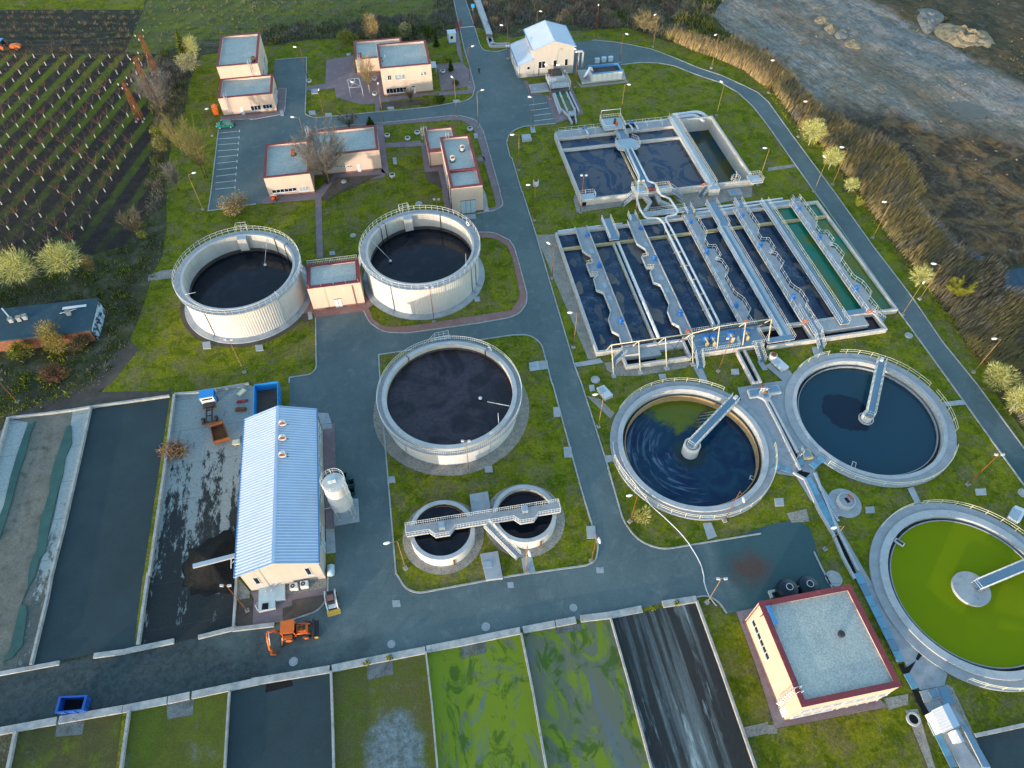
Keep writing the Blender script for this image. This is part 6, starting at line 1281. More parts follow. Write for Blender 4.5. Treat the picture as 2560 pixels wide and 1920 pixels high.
for a in ((12, 838, 715, 'white planter at the corner of the pergola square'), (12, 1028, 695, 'brownish planter under the bare tree by the office wall'), (12, 1028, 825, 'white planter in the lawn by the office path'), (12, 1137, 1185, 'white planter behind the laboratory right wing'), (12, 1395, 1160, 'white planter left of the boiler house ladder'), (12, 1850, 1128, 'round white planter with dark fill behind the boiler house'), (12, 1312, 1210, 'pale planter at the path end beside the boiler house'), (12, 1180, 1530, 'pale planter by the lawn corner below the laboratory door'), (12, 1615, 630, 'white planter on the lawn right of the office'), (12, 462, 715, 'pale planter by the parking kerb')):
    planter(*a)
for t_, x, y, l in ((13, 205, 1600, 'white round vent drum with dark top on the lawn by the central road'), (58, 505, 80, 'white round vent drum beside the stair above the navy clarifier')):
    p = P(t_, x, y); o = thing('vent_drum', l, 'drum', p, 'white vent drums'); mb = MB(); mb.cyl(p, .62, 0, 1.1, M['white'], 20); mb.build('shell', o); mb = MB(); mb.cyl(p, .45, 1.1, 1.25, M['rust'], 16); mb.build('cap', o)
# ------------------------------------------------------------------ lamps, pylons, vehicles and loose objects
SECT.update({61: (520, 270, 120 / 2212), 62: (480, 940, 240 / 2212), 63: (780, 1160, 140 / 1452), 64: (640, 1480, 240 / 2212), 65: (1120, 0, 180 / 2212), 66: (1880, 1380, 240 / 2212), 68: (100, 1710, 160 / 2212)})
def height_at(base, t, x, y):
    a, b = P(t, x, y, 0), P(t, x, y, 10); d = b - a
    k = ((base.x - a.x) * d.x + (base.y - a.y) * d.y) / (d.x ** 2 + d.y ** 2); return 10 * k
M['lampwhite'] = flat('lamp_head_white', (.75, .76, .76), .4, var=.03)
def lamp(label, base, top, head=None, kind='arm'):
    b = P(*base); h = max(3.5, min(10, height_at(b, *top)))
    o = thing('street_lamp', label, 'lamp post', b, 'rusty street lamps')
    rg = RND.choice(('rust', 'rust2', 'rust2'))
    mb = MB(); mb.tube([b, b + Vector((0, 0, h * .45)), b + Vector((0, 0, h))], [.07, .055, .042], M[rg], 6); mb.build('pole', o)
    mb = MB(); mb.bx(b + Vector((0, 0, .12)), .55, .55, .3, M['oldconc'], RND.uniform(0, 1)); mb.build('footing', o)
    tp = b + Vector((0, 0, h))
    if kind == 'flood':
        for s in (-.45, .45):
            mb = MB(); mb.bar(tp, tp + Vector((s, 0, .05)), .05, .05, M[rg]); mb.bx(tp + Vector((s, -.1, .1)), .42, .22, .3, M['steel'], .3 * s); mb.build('floodlight', o)
        return o
    hd = P(*head, h + .15) if head else tp + Vector((-1, 0, .1))
    d = hd - tp; d.z = 0; l = d.length; d = d.normalized() if l > .05 else Vector((-.3, -1, 0)).normalized(); l = max(.7, min(1.7, l))
    mb = MB(); mb.tube([tp - Vector((0, 0, .05)), tp + d * (l * .6) + Vector((0, 0, .12)), tp + d * l + Vector((0, 0, .15))], .04, M[rg], 5); mb.build('arm', o)
    mb = MB(); q = tp + d * (l + .25) + Vector((0, 0, .15)); yw = math.atan2(d.y, d.x); s = Vector((-d.y, d.x, 0))
    mb.tube([q - d * .42, q - d * .2, q + d * .15, q + d * .42], [.08, .17, .19, .08], M['lampwhite'], 8); mb.build('lamp_head', o)
    if kind == 'double':
        mb = MB(); mb.tube([tp, tp - d * l + Vector((0, 0, .15))], .04, M[rg], 5); mb.build('arm', o)
        mb = MB(); q = tp - d * (l + .25) + Vector((0, 0, .15)); mb.tube([q - d * .42, q - d * .2, q + d * .15, q + d * .42], [.08, .17, .19, .08], M['lampwhite'], 8); mb.build('lamp_head', o)
    return o
M['rust2'] = gmat('pale_rusty_steel', (.30, .22, .10), (.20, .11, .05), 1.2, (.36, .30, .18), 2, (.55, .7), (15, .25), bump=0)
for a in (('on the grass left of the green car', (11, 1835, 1175), (11, 1720, 960), (11, 1762, 945)), ('on the lawn left of the lower parking bays', (21, 1755, 155), (11, 1620, 1515), (11, 1665, 1497)), ('at the far corner of the workshop parking', (12, 447, 690), (12, 390, 410), (12, 345, 405)),
          ('at the near edge of the office lawn, left one', (12, 612, 1112), (12, 540, 800), (12, 540, 782)), ('behind the laboratory roof ladder', (12, 425, 1215), (12, 372, 1020), (12, 325, 1012)), ('at the path end below the office door', (12, 1105, 1070), (12, 1055, 745), (12, 1053, 732)), ('at the bend of the pavement before the office', (12, 1735, 1012), (12, 1705, 685), (12, 1703, 672)),
          ('on the entrance pavement right of the office', (12, 1846, 712), (12, 1830, 412), (12, 1864, 400)), ('on the corner pavement behind the boiler house', (12, 1922, 1102), (12, 1910, 795), (12, 1948, 780)), ('left of the screen house lean-to', (12, 2176, 510), (12, 2172, 226), (12, 2130, 218)), ('beyond the screen house roof at the scrub edge', (13, 213, 300), (13, 222, 98), (13, 232, 95)),
          ('at the outer kerb right of the screen house', (13, 720, 348), (13, 746, 62), (13, 748, 48)), ('on the verge outside the loop road bend', (13, 1217, 407), (13, 1256, 120), (13, 1243, 124)), ('on the inner kerb behind the grit container', (13, 930, 545), (13, 960, 290), (13, 973, 288)), ('between screen house and grit container', (13, 545, 757), (13, 559, 442), (13, 556, 430)),
          ('at the grit container corner on the lawn', (13, 940, 988), (13, 980, 732), (13, 991, 728)), ('alone on the lawn behind the half-empty cell', (13, 1765, 1002), (13, 1829, 725), (13, 1828, 716)), ('in the short row of parking bays', (13, 180, 1110), (13, 181, 850), (13, 180, 843)), ('at the bend of the central road by the pit box', (13, 58, 1476), (13, 60, 1165), (13, 14, 1163)),
          ('beside the white vent drum on the central road lawn', (23, 192, 248), (13, 201, 1600), (13, 152, 1597)), ('outside the loop road at the tan reeds', (13, 1722, 592), (13, 1787, 295), (13, 1767, 298)), ('at the near corner of the half-empty cell', (13, 2120, 1602), (14, 8, 1285), (14, 2, 1280)), ('at the reed edge, topmost on the right verge', (14, 5, 805), (14, 88, 528), (14, 50, 522)),
          ('just above the uppermost pale round tree', (14, 262, 1185), (14, 370, 882), (14, 335, 877)), ('between the second and third pale round trees', (14, 555, 1597), (14, 686, 1282), (14, 650, 1273)), ('standing in the loop road gutter by the second pale round tree', (14, 395, 1658), (14, 510, 1380), (14, 507, 1370)), ('on the verge across from the green lanes', (24, 903, 397), (24, 1060, 92), (24, 1018, 86)),
          ('on the verge beside the small pale tree in the reeds', (24, 1308, 928), (24, 1491, 632), (24, 1446, 622)), ('at the inner kerb by the aeration basin corner', (24, 1158, 1062), (24, 1330, 815), (24, 1337, 790)), ('on the verge before the big pale bush at the right', (24, 1773, 1560), (24, 2016, 1272), (24, 1970, 1267)), ('on the strip left of the aeration basin, upper one', (23, 345, 748), (23, 376, 472), (23, 325, 447)),
          ('on the strip left of the aeration basin, lower one', (23, 530, 1346), (23, 562, 1047), (23, 514, 1042)), ('at the lower left corner of the middle lawn', (32, 1293, 1597), (32, 1226, 1358), (32, 1148, 1371)), ('by the grey pit box left of the ochre clarifier', (33, 745, 372), (33, 791, 82), (33, 735, 88)), ('in the grassy tuft below the ochre clarifier', (33, 1018, 1192), (33, 1086, 958), (33, 1030, 962)),
          ('leaning over the near rim of the ochre clarifier', (33, 1835, 1184), (33, 1968, 920), (33, 1996, 985)), ('on the path between the small tanks and the road', (33, 120, 1622), (33, 126, 1387), (33, 146, 1448)), ('at the lower right corner of the middle lawn', (33, 685, 1532), (33, 728, 1292), (33, 750, 1336)), ('beside the covered channel left of the green clarifier', (34, 490, 1430), (34, 660, 1222), (34, 588, 1238)),
          ('on the office lawn front edge by the shrub bed', (12, 2020, 2600), (12, 2020, 2500), None)):
    if a[1][2] > 1660: continue
    lamp('rusty street lamp ' + a[0], *a[1:])
lamp('rusty street lamp with two arms before the screen house wall', (13, 333, 858), (13, 346, 565), (13, 305, 557), 'double')
for a in (('in front of the right tall tank', (22, 1540, 1122), (22, 1500, 822)), ('on the lawn below the left tall tank', (21, 2115, 1562), (21, 1985, 1272)), ('in front of the wide middle tank', (32, 1838, 747), (32, 1806, 492)), ('on the lawn between the two right clarifiers', (34, 1723, 870), (34, 2000, 612)), ('at the spattered yard beside the hall gable', (41, 2140, 302), (41, 1942, 88)),
          ('at the lawn corner by the control building', (43, 1683, 232), (43, 1806, 17)), ('by the lower left corner of the upper basin', (23, 590, 180), (13, 617, 1515)), ('between the flow splitter and the aeration basin', (57, 195, 800), (57, 262, 215)), ('on the lawn before the pump deck', (23, 1780, 1552), (23, 1875, 1262)), ('short, behind the right tall tank', (22, 1572, 190), (22, 1565, 65))):
    lamp('rusty floodlight post ' + a[0], a[1], a[2], None, 'flood')
b = P(31, 155, 158); lamp('rusty pole standing in the scrub at the left frame edge', (31, 155, 158), (31, 20, -10), (31, -20, -40))
# lattice pylons with wires
ins = []
for l, bs, tp in (('red lattice power pylon nearest the camera among the fruit trees', (11, 1217, 1045), (11, 1075, 705)), ('orange-red lattice power pylon, the middle and most brightly lit one', (11, 1312, 835), (11, 1150, 495)), ('red lattice power pylon farthest from the camera, beside the pale trees', (11, 1350, 640), (11, 1228, 288))):
    b = P(*bs); h = height_at(b, *tp); o = thing('power_pylon', l, 'pylon', b, 'lattice power pylons'); mb = MB(); w0, w1 = .75, .22
    c4 = lambda k: [b + Vector((sx * (w0 + (w1 - w0) * k), sy * (w0 + (w1 - w0) * k) * .8, h * k)) for sx, sy in ((-1, -1), (1, -1), (1, 1), (-1, 1))]
    n = 9
    for i in range(4): mb.bar(c4(0)[i], c4(1)[i], .09, .09, M['rust'])
    for k in range(n):
        A, Bb = c4(k / n), c4((k + 1) / n)
        for i in range(4): mb.bar(A[i], Bb[(i + 1) % 4], .04, .04, M['rust']); mb.bar(Bb[i], Bb[(i + 1) % 4], .04, .04, M['rust'])
    mb.build('lattice', o); tpv = b + Vector((0, 0, h)); arm = Vector((.3, 1, 0)).normalized()
    mb = MB(); mb.bar(tpv - arm * 1.6, tpv + arm * 1.6, .12, .12, M['rust']); mb.bar(tpv - arm * 1.0 - Vector((0, 0, 1.2)), tpv + arm * 1.0 - Vector((0, 0, 1.2)), .12, .12, M['rust']); mb.build('crossarm', o)
    pts = [tpv + arm * s + Vector((0, 0, z + .3)) for s, z in ((-1.5, 0), (1.5, 0), (-.9, -1.2), (.9, -1.2))]; ins.append(pts)
    for p in pts: mb = MB(); mb.cyl(p, .1, p.z - .3, p.z + .15, M['white'], 6); mb.build('insulator', o)
    mb = MB(); [mb.bx(c + Vector((0, 0, .15)), .4, .4, .5, M['oldconc']) for c in c4(0)]; mb.build('footing', o)
mb = MB(); M['wire'] = flat('wire_grey', (.10, .105, .11), .5)
def sag(a, b, s=1.5): return [a.lerp(b, k / 10) - Vector((0, 0, s * 4 * (k / 10) * (1 - k / 10))) for k in range(11)]
t = thing('power_line', 'thin grey power lines strung from the pylons to the workshop and across the orchard', 'wires', ins[0][0])
for i, pts in enumerate(ins):
    for j, p in enumerate(pts):
        if i: mb.tube(sag(p, UV(-38.8, (168.5 if i == 1 else 178) + j * .7, 7.2), .6), .013, M['wire'], 3, cap=False)
        if j < 3: mb.tube(sag(p, p + Vector((-70, -2 + i, 2 if i else -3)), 2.2), .013, M['wire'], 3, cap=False)
mb.build('wire', t)
# frames for vehicles
class Fr:
    def __init__(s, o, yaw): s.o = Vector((o.x, o.y, 0)); s.c, s.s = math.cos(yaw), math.sin(yaw); s.yaw = yaw
    def __call__(s, x, y, z): return s.o + Vector((s.c * x - s.s * y, s.s * x + s.c * y, z))
def extr(mb, F, prof, y0, y1, mat, y0b=None, sm=False):  # side profile (x,z) extruded across
    A, Bq = [F(x, y0, z) for x, z in prof], [F(x, y1, z) for x, z in prof]; mb.quads(A, Bq, mat); mb.face(A, mat); mb.face(Bq[::-1], mat)
def fb(mb, F, x0, x1, y0, y1, z0, z1, mat): mb.bx(F((x0 + x1) / 2, (y0 + y1) / 2, (z0 + z1) / 2), x1 - x0, y1 - y0, z1 - z0, mat, F.yaw)
def wheel(par, F, x, y, r, w=.2, hub='steel'):
    s = 1 if y > 0 else -1; mb = MB(); a, bq = F(x, y - w / 2, r), F(x, y + w / 2, r); d = (bq - a)
    mb.tube([a, a + d * .12, a + d * .88, bq], [r * .88, r, r, r * .88], M['dark'], 18); o = mb.build('wheel', par)
    mb = MB(); e = F(x, y + s * w / 2, r); n = d.normalized() * s; mb.tube([e + n * .003, e + n * .02], r * .55, M[hub], 12); mb.build('rim', o); return o
M['carpaint'] = flat('teal_green_car_paint', (.006, .16, .15), .3, 0, .5, .05)
M['truckblue'] = flat('bright_blue_truck_paint', (.02, .25, .62), .35, 0, .5, .08)
M['orangep'] = flat('orange_machine_paint', (.62, .13, .02), .45, 0, .4, .12, 2)
M['yellow'] = flat('worn_yellow_paint', (.50, .30, .05), .6)
f0, f1 = P(61, 565, 975), P(61, 1070, 935); d = f1 - f0; yw = math.atan2(d.y, d.x); k = d.length / 2.35
F = Fr((f0 + f1) / 2 + Vector((-d.y, d.x, 0)).normalized() * .8, yw)
o = thing('parked_car', 'teal green hatchback parked beside the workshop front', 'car', F.o)
mb = MB(); extr(mb, F, [(-1.95, .3), (-1.97, .55), (-1.85, .74), (-1.05, .9), (1.75, .95), (1.92, .85), (1.95, .3)], -.80, .80, M['carpaint']); mb.build('body', o)
mb = MB(); bt = [(-1.05, -.76), (1.8, -.76), (1.8, .76), (-1.05, .76)]; tp = [(-.3, -.6), (1.45, -.6), (1.45, .6), (-.3, .6)]
mb.quads([F(x, y, .92) for x, y in bt], [F(x, y, 1.42) for x, y in tp], M['glass']); mb.build('window', o)
mb = MB(); mb.face([F(x, y, 1.425) for x, y in tp], M['carpaint']); mb.quads([F(x, y, 1.36) for x, y in [(a * 1.02 - .01, b * 1.05) for a, b in tp]], [F(x, y, 1.425) for x, y in tp], M['carpaint'])
for (x0, y0), (x1, y1) in list(zip(bt, tp)) + [((.5, -.76), (.5, -.6)), ((.5, .76), (.5, .6))]: mb.bar(F(x0, y0, .92), F(x1, y1, 1.41), .08, .06, M['carpaint'])
mb.build('roof', o)
for x in (-1.22, 1.2):
    for y in (-.74, .74): wheel(o, F, x, y, .29)
for y in (-.58, .58): mb = MB(); fb(mb, F, -1.99, -1.9, y - .17, y + .17, .55, .7, M['lampwhite']); mb.build('headlight', o); mb = MB(); fb(mb, F, 1.93, 1.97, y - .1, y + .1, .6, .85, M['orange']); mb.build('tail_light', o)
mb = MB(); fb(mb, F, -2.02, -1.93, -.78, .78, .28, .45, M['dark']); fb(mb, F, 1.94, 2.02, -.78, .78, .28, .48, M['dark']); mb.build('bumper', o)
# orange bin beside the workshop
p = P(61, 340, 330); F = Fr(p + Vector((0, .8, 0)), .35); o = thing('orange_bin', 'tall orange metal bin on the grass left of the workshop', 'bin', p)
mb = MB(); extr(mb, F, [(-.6, 0), (.6, 0), (.6, 1.5), (.3, 1.9), (-.6, 1.7)], -.8, .9, M['orangep']); mb.build('body', o); mb = MB(); mb.bar(F(-.62, -.8, 1.72), F(.3, -.8, 1.92), .08, .08, M['rust']); mb.bar(F(-.62, .9, 1.72), F(.3, .9, 1.92), .08, .08, M['rust']); mb.build('rim', o)
# blue lorry cab on a bare chassis, rusty tipper body
a0, a1 = P(62, 450, 600), P(62, 440, 1000); d = a0 - a1; F = Fr(P(62, 440, 760), math.atan2(d.y, d.x))
o = thing('truck', 'bright blue lorry cab on a bare black chassis in the spattered yard', 'truck', F.o)
mb = MB(); extr(mb, F, [(.55, .7), (2.35, .7), (2.4, 1.5), (2.15, 2.35), (.6, 2.4)], -1.1, 1.1, M['truckblue']); mb.build('cab', o)
mb = MB(); fb(mb, F, .50, .545, -1.0, 1.0, .8, 2.3, M['white']); mb.build('cab_rear', o); mb = MB(); fb(mb, F, .46, .498, -.75, .75, 1.75, 2.05, M['glass']); mb.build('rear_window', o)
mb = MB(); mb.face([F(2.41, -.95, 1.55), F(2.41, .95, 1.55), F(2.2, .9, 2.25), F(2.2, -.9, 2.25)], M['glass']); mb.build('windscreen', o)
for s in (-1, 1): mb = MB(); fb(mb, F, 1.0, 1.9, min(s * 1.1, s * 1.13), max(s * 1.1, s * 1.13), 1.5, 2.1, M['glass']); mb.build('side_window', o)
mb = MB(); [fb(mb, F, -3.2, .6, y - .08, y + .08, .65, .9, M['dark']) for y in (-.42, .42)]; [fb(mb, F, x - .06, x + .06, -.5, .5, .7, .85, M['dark']) for x in (-3.1, -1.9, -.8)]; fb(mb, F, -.2, .35, -.9, .9, .7, 1.2, M['dark']); fb(mb, F, -.45, -.3, -1.1, 1.1, .7, .8, M['rust']); fb(mb, F, -3.35, -3.2, -1.15, 1.15, .5, .7, M['rust']); mb.build('chassis', o)
for x in (1.5, -2.5):
    for y in (-.95, .95): wheel(o, F, x, y, .5, .3 if x > 0 else .5, 'rust')
c4 = [P(62, *q, 1.0) for q in ((415, 1160), (710, 1060), (830, 1430), (495, 1530))]; cc = sum(c4, Vector()) / 4
o = thing('tipper_body', 'rusty brown open tipper body lying detached behind the blue lorry', 'tipper body', (cc.x, cc.y, 0))
inn = [p + (cc - p).normalized() * .16 for p in c4]; z = lambda l, q: [Vector((p.x, p.y, q)) for p in l]
M['rustdeep'] = gmat('deep_rust', (.20, .075, .025), (.12, .05, .025), .9, (.08, .055, .05), .8, (.5, .66), bump=.1)
mb = MB(); mb.quads(z(c4, .3), z(c4, 1.0), M['rustdeep']); mb.quads(z(c4, 1.0), z(inn, 1.0), M['rust']); mb.quads(z(inn, .4), z(inn, 1.0), M['rustdeep']); mb.build('side', o); mb = MB(); mb.sheet(inn, .42, M['rustdeep']); mb.build('floor', o)
mb = MB(); mb.bar(c4[0] + Vector((0, 0, .15)), c4[1] + Vector((0, 0, .15)), .3, .5, M['rust']); mb.build('headboard', o); mb = MB(); mb.bar(c4[3], c4[2] + (c4[2] - c4[3]).normalized() * .3, .14, .5, M['rust']); mb.build('tailgate', o)
# open blue containers
def openbox(name, label, cat, quad, z0, z1, t, mat, fill, fz, grp=None, flare=0.0, ribs=0):
    cc = sum(quad, Vector()) / 4; o = thing(name, label, cat, (cc.x, cc.y, 0), grp); z = lambda l, q: [Vector((p.x, p.y, q)) for p in l]
    inn = [p + (cc - p).normalized() * t for p in quad]; low = [p + (cc - p) * flare for p in quad]
    mb = MB(); mb.quads(z(low, z0), z(quad, z1), M[mat]); mb.quads(z(quad, z1), z(inn, z1), M[mat]); mb.quads(z(inn, fz - .1), z(inn, z1), M[mat])
    mb.build('body', o); mb = MB(); mb.sheet(inn, fz, M[fill]); mb.build('contents', o)
    if ribs:
        mb = MB()
        for i in range(4):
            for k in range(1, ribs): p, q = quad[i].lerp(quad[(i + 1) % 4], k / ribs), low[i].lerp(low[(i + 1) % 4], k / ribs); n = (p - cc).normalized() * .04; mb.bar(Vector((q.x, q.y, z0)) + n, Vector((p.x, p.y, z1 - .1)) + n, .08, .08, M[mat])
        mb.build('rib', o)
    return o
M['skipblue'] = flat('blue_skip_paint', (.012, .08, .36), .45, 0, .4, .15)
openbox('skip', 'blue open skip with black inside standing on the dirty road at lower left', 'skip', [P(68, *q, 1.6) for q in ((500, 1000), (1500, 900), (1640, 370), (650, 430))], .15, 1.6, .3, 'skipblue', 'black', .4, None, .12, 3)
q4 = [P(62, *q, 2.4) for q in ((1425, 200), (1975, 110), (1985, 900), (1400, 900))]
openbox('container', 'long bright blue open container half hidden behind the hall roof', 'container', q4, .1, 2.4, .22, 'truckblue', 'soil', .9, None, 0, 6)
for i, (x, y, l) in enumerate(((1395, 650, 'left'), (1488, 633, 'middle'), (1580, 625, 'right'))):
    p = P(56, x, y); F = Fr(p, YAW); o = thing('waste_bin', f'grey-blue wheeled waste bin behind the grit container, the {l} one', 'bin', p, 'waste bins behind the grit container')
    mb = MB(); fb(mb, F, -.55, .55, -.4, .4, .1, 1.1, M['bluedoor']); mb.build('body', o); mb = MB(); fb(mb, F, -.6, .6, -.45, .45, 1.11, 1.18, M['roofblue']); mb.build('lid', o)
M['binteal'] = flat('dark_teal_bin_plastic', (.008, .06, .075), .5)
for x, y, l in ((830, 400, 'at the far end of the group'), (868, 590, 'tucked against the silo ladder'), (1015, 570, 'standing out toward the road'), (1030, 770, 'nearest the silo slab with rubbish in it')):
    p = P(63, x, y); F = Fr(p, .2 + RND.uniform(-.1, .1)); o = thing('waste_bin', 'dark teal wheeled bin by the silo, ' + l, 'bin', p, 'dark bins by the silo')
    h = 1.0; A = [F(a, b_, .12) for a, b_ in ((-.5, -.42), (.5, -.42), (.5, .42), (-.5, .42))]; T_ = [F(a, b_, h) for a, b_ in ((-.62, -.55), (.62, -.55), (.62, .55), (-.62, .55))]; I_ = [F(a, b_, h) for a, b_ in ((-.54, -.47), (.54, -.47), (.54, .47), (-.54, .47))]; D_ = [F(a, b_, .5) for a, b_ in ((-.5, -.44), (.5, -.44), (.5, .44), (-.5, .44))]
    mb = MB(); mb.quads(A, T_, M['binteal']); mb.quads(T_, I_, M['binteal']); mb.quads(I_, D_, M['binteal']); mb.build('body', o); mb = MB(); mb.face(D_, M['black']); mb.build('contents', o)
    mb = MB(); mb.tube([F(-.62, .55, h), F(-.62, .75, h + .25), F(.62, .75, h + .25), F(.62, .55, h)], .05, M['binteal'], 5); mb.build('lid', o)
# lime silo on legs
base = P(63, 880, 1330); sl_ = base.copy(); hz = 9.0
o = thing('silo', 'pale steel silo on legs beside the hall', 'silo', base); zc0, zc1 = 3.2, 8.6
cx = P(63, 560, 440, zc1); R0 = 1.5; ctr = ((cx.x + base.x) / 2, (cx.y + base.y) / 2)
M['silo'] = tankmat('dusty_silo_steel', (.60, .60, .60), (.50, .51, .52), .35)
mb = MB(); mb.lathe(ctr, [(.35, 1.5), (R0, zc0), (R0, zc1), (R0 * .96, zc1 + .1)], M['silo'], 32); mb.sheet(circ(ctr, R0 * .96, 32), zc1 + .1, M['silo'])
for zz_ in (zc0, 5.0, 6.8, zc1): mb.lathe(ctr, [(R0, zz_ - .05), (R0 + .05, zz_), (R0, zz_ + .05)], M['silo'], 32)
mb.build('shell', o)
mb = MB(); lg = [pol(ctr, R0 - .1, YAW + pi / 4 + k * pi / 2) for k in range(4)]
for i, p in enumerate(lg): mb.tube([p, p + Vector((0, 0, zc0))], .09, M['steel'], 6); mb.bx(p + Vector((0, 0, .18)), .4, .4, .1, M['steel']); q = lg[(i + 1) % 4]; mb.tube([p + Vector((0, 0, .6)), q + Vector((0, 0, 2.6))], .04, M['steel'], 4)
mb.build('leg_frame', o)
mb = MB(); ringrail(mb, ctr, R0 + .05, zc1 + .1, 1.0, M['rail'], 28, .9, (1.0, .5)); mb.build('railing', o)
a_ = -.35; mb = MB()
for s in (-.2, .2): v = Vector((-math.sin(a_), math.cos(a_), 0)) * s; mb.tube([pol(ctr, R0 + .25, a_, .3) + v, pol(ctr, R0 + .25, a_, zc1 + 1.0) + v], .035, M['rail'], 4)
z_ = .6
while z_ < zc1 + .8: v = Vector((-math.sin(a_), math.cos(a_), 0)) * .2; mb.tube([pol(ctr, R0 + .25, a_, z_) - v, pol(ctr, R0 + .25, a_, z_) + v], .025, M['rail'], 4); z_ += .4
mb.build('ladder', o)
mb = MB(); mb.bx((ctr[0] - .2, ctr[1] + .2, zc1 + .55), 1.0, .8, .8, M['bluedoor'], .3); mb.build('filter_box', o); mb = MB(); mb.tube([Vector((ctr[0] - .3, ctr[1] + .9, zc1)), Vector((ctr[0] - .3, ctr[1] + .9, zc1 + 1.8)), Vector((ctr[0] - .6, ctr[1] + .9, zc1 + 1.9))], .06, M['yrail'], 5); mb.tube([Vector((ctr[0] - 1.2, ctr[1] - .6, 3.0)), UV(-17.5, uv(base)[1] - .2, 3.0)], .07, M['steel'], 5); mb.build('fill_pipe', o)
mb = MB(); mb.prism(pth('63 545,930 1200,910 1235,1505 580,1620'), .05, .2, M['concrete']); o2 = mb.build('slab', o)
# digger (backhoe loader)
f0, f1 = P(64, 560, 900), P(64, 1340, 740); F = Fr(P(64, 860, 960), YAW - .02)
o = thing('backhoe_loader', 'orange backhoe loader with black front bucket parked on the road before the hall', 'digger', F.o)
mb = MB(); extr(mb, F, [(-.95, .55), (2.0, .55), (2.05, 1.2), (1.9, 1.5), (.75, 1.55), (.75, 1.0), (-.95, 1.0)], -.42, .42, M['orangep']); mb.build('body', o)
mb = MB(); fb(mb, F, .9, 1.5, -.25, .25, 1.551, 1.6, M['rust']); fb(mb, F, 1.5, 1.85, -.3, .3, 1.552, 1.62, M['dark']); mb.tube([F(1.2, .3, 1.5), F(1.2, .3, 2.1)], .05, M['dark'], 6); mb.build('bonnet', o)
mb = MB(); 
for x in (-.9, .65):
    for y in (-.75, .75): mb.bar(F(x, y, 1.0), F(x + (.12 if x < 0 else -.1), y * .92, 2.55), .08, .08, M['orangep'])
mb.quads([F(x, y, 1.0) for x, y in ((-.86, -.72), (.62, -.72), (.62, .72), (-.86, .72))], [F(x, y, 2.5) for x, y in ((-.76, -.66), (.54, -.66), (.54, .66), (-.76, .66))], M['glass']); fb(mb, F, -.9, .65, -.75, .75, .75, 1.0, M['orangep']); mb.build('cab', o)
mb = MB(); mb.prism([F(x, y, 0) for x, y in ((-.95, -.78), (.6, -.85), (.75, -.6), (.75, .6), (.6, .85), (-.95, .78))], 2.56, 2.68, M['orangep'], None, True); mb.build('cab_roof', o)
for x, r, w in ((-.35, .72, .42), (1.75, .48, .3)):
    for y in (-.9, .9): wheel(o, F, x, y, r, w, 'orangep')
for y in (-.9, .9): mb = MB(); fb(mb, F, -.85, .25, y - .22, y + .22, 1.46, 1.52, M['orangep']); mb.build('mudguard', o)
for y in (-.62, .62): mb = MB(); mb.tube([F(.7, y, 1.35), F(1.7, y, 1.25), F(2.5, y, .55)], .1, M['orangep'], 6); mb.build('loader_arm', o)
mb = MB(); pr = [(2.5, .1), (3.15, .08), (3.2, .16), (2.75, .25), (2.62, .6), (2.8, .95), (2.5, .9)]; extr(mb, F, pr, -1.15, 1.15, M['dark']); fb(mb, F, 2.75, 3.2, -1.15, -1.05, .1, .6, M['yellow']); mb.build('front_bucket', o)
mb = MB(); mb.tube([F(-.95, 0, 1.0), F(-1.35, 0, 1.1)], .22, M['orangep'], 6); mb.tube([F(-1.3, .1, 1.0), F(-1.9, 0, 2.0), F(-2.6, -.2, 2.3)], .17, M['orangep'], 6); mb.build('boom', o)
mb = MB(); mb.tube([F(-2.6, -.2, 2.3), F(-2.65, -1.0, 1.7), F(-2.6, -1.9, .75)], [.17, .15, .12], M['orangep'], 6); mb.tube([F(-2.4, -.3, 2.45), F(-2.45, -1.5, 1.3)], .06, M['steel'], 5); mb.build('dipper_arm', o)
mb = MB(); Fb = Fr(F(-2.4, -2.1, 0), F.yaw); extr(mb, Fb, [(-.2, .6), (.1, .75), (.45, .45), (.5, .1), (.15, .2), (-.1, .35)], -.3, .3, M['rust']); mb.build('rear_bucket', o)
for y in (-1, 1): mb = MB(); mb.bar(F(-1.1, y * .6, .9), F(-1.3, y * 1.25, .12), .12, .14, M['orangep']); mb.bx(F(-1.32, y * 1.3, .08), .4, .4, .06, M['dark'], F.yaw); mb.build('stabiliser', o)
# skid steer loader
F = Fr(P(64, 1770, 250), YAW - pi / 2 + .1); o = thing('skid_steer', 'small white skid steer loader facing down the road at the hall corner', 'loader', F.o)
mb = MB(); extr(mb, F, [(-1.25, .35), (.9, .35), (1.0, .75), (-.1, .95), (-1.2, 1.2), (-1.3, .8)], -.5, .5, M['white']); mb.build('body', o)
mb = MB(); fb(mb, F, -1.15, -.3, -.45, .45, 1.15, 1.28, M['dark']); mb.build('engine_cover', o); mb = MB(); mb.quads([F(x, y, .95) for x, y in ((-.35, -.42), (.55, -.42), (.55, .42), (-.35, .42))], [F(x, y, 1.9) for x, y in ((-.3, -.4), (.4, -.4), (.4, .4), (-.3, .4))], M['glass']); mb.face([F(x, y, 1.92) for x, y in ((-.35, -.44), (.45, -.44), (.45, .44), (-.35, .44))], M['plinth']); mb.build('cab', o)
for y in (-.66, .66): mb = MB(); mb.tube([F(-1.25, y, 1.25), F(-.4, y, 1.7), F(.7, y, 1.15), F(1.25, y, .45)], .085, M['white'], 6); mb.build('lift_arm', o)
for x in (-.75, .5):
    for y in (-.66, .66): wheel(o, F, x, y, .36, .26, 'yellow')
mb = MB(); extr(mb, F, [(1.2, .1), (1.75, .08), (1.4, .25), (1.3, .55), (1.15, .55)], -.85, .85, M['yellow']); mb.build('bucket', o)
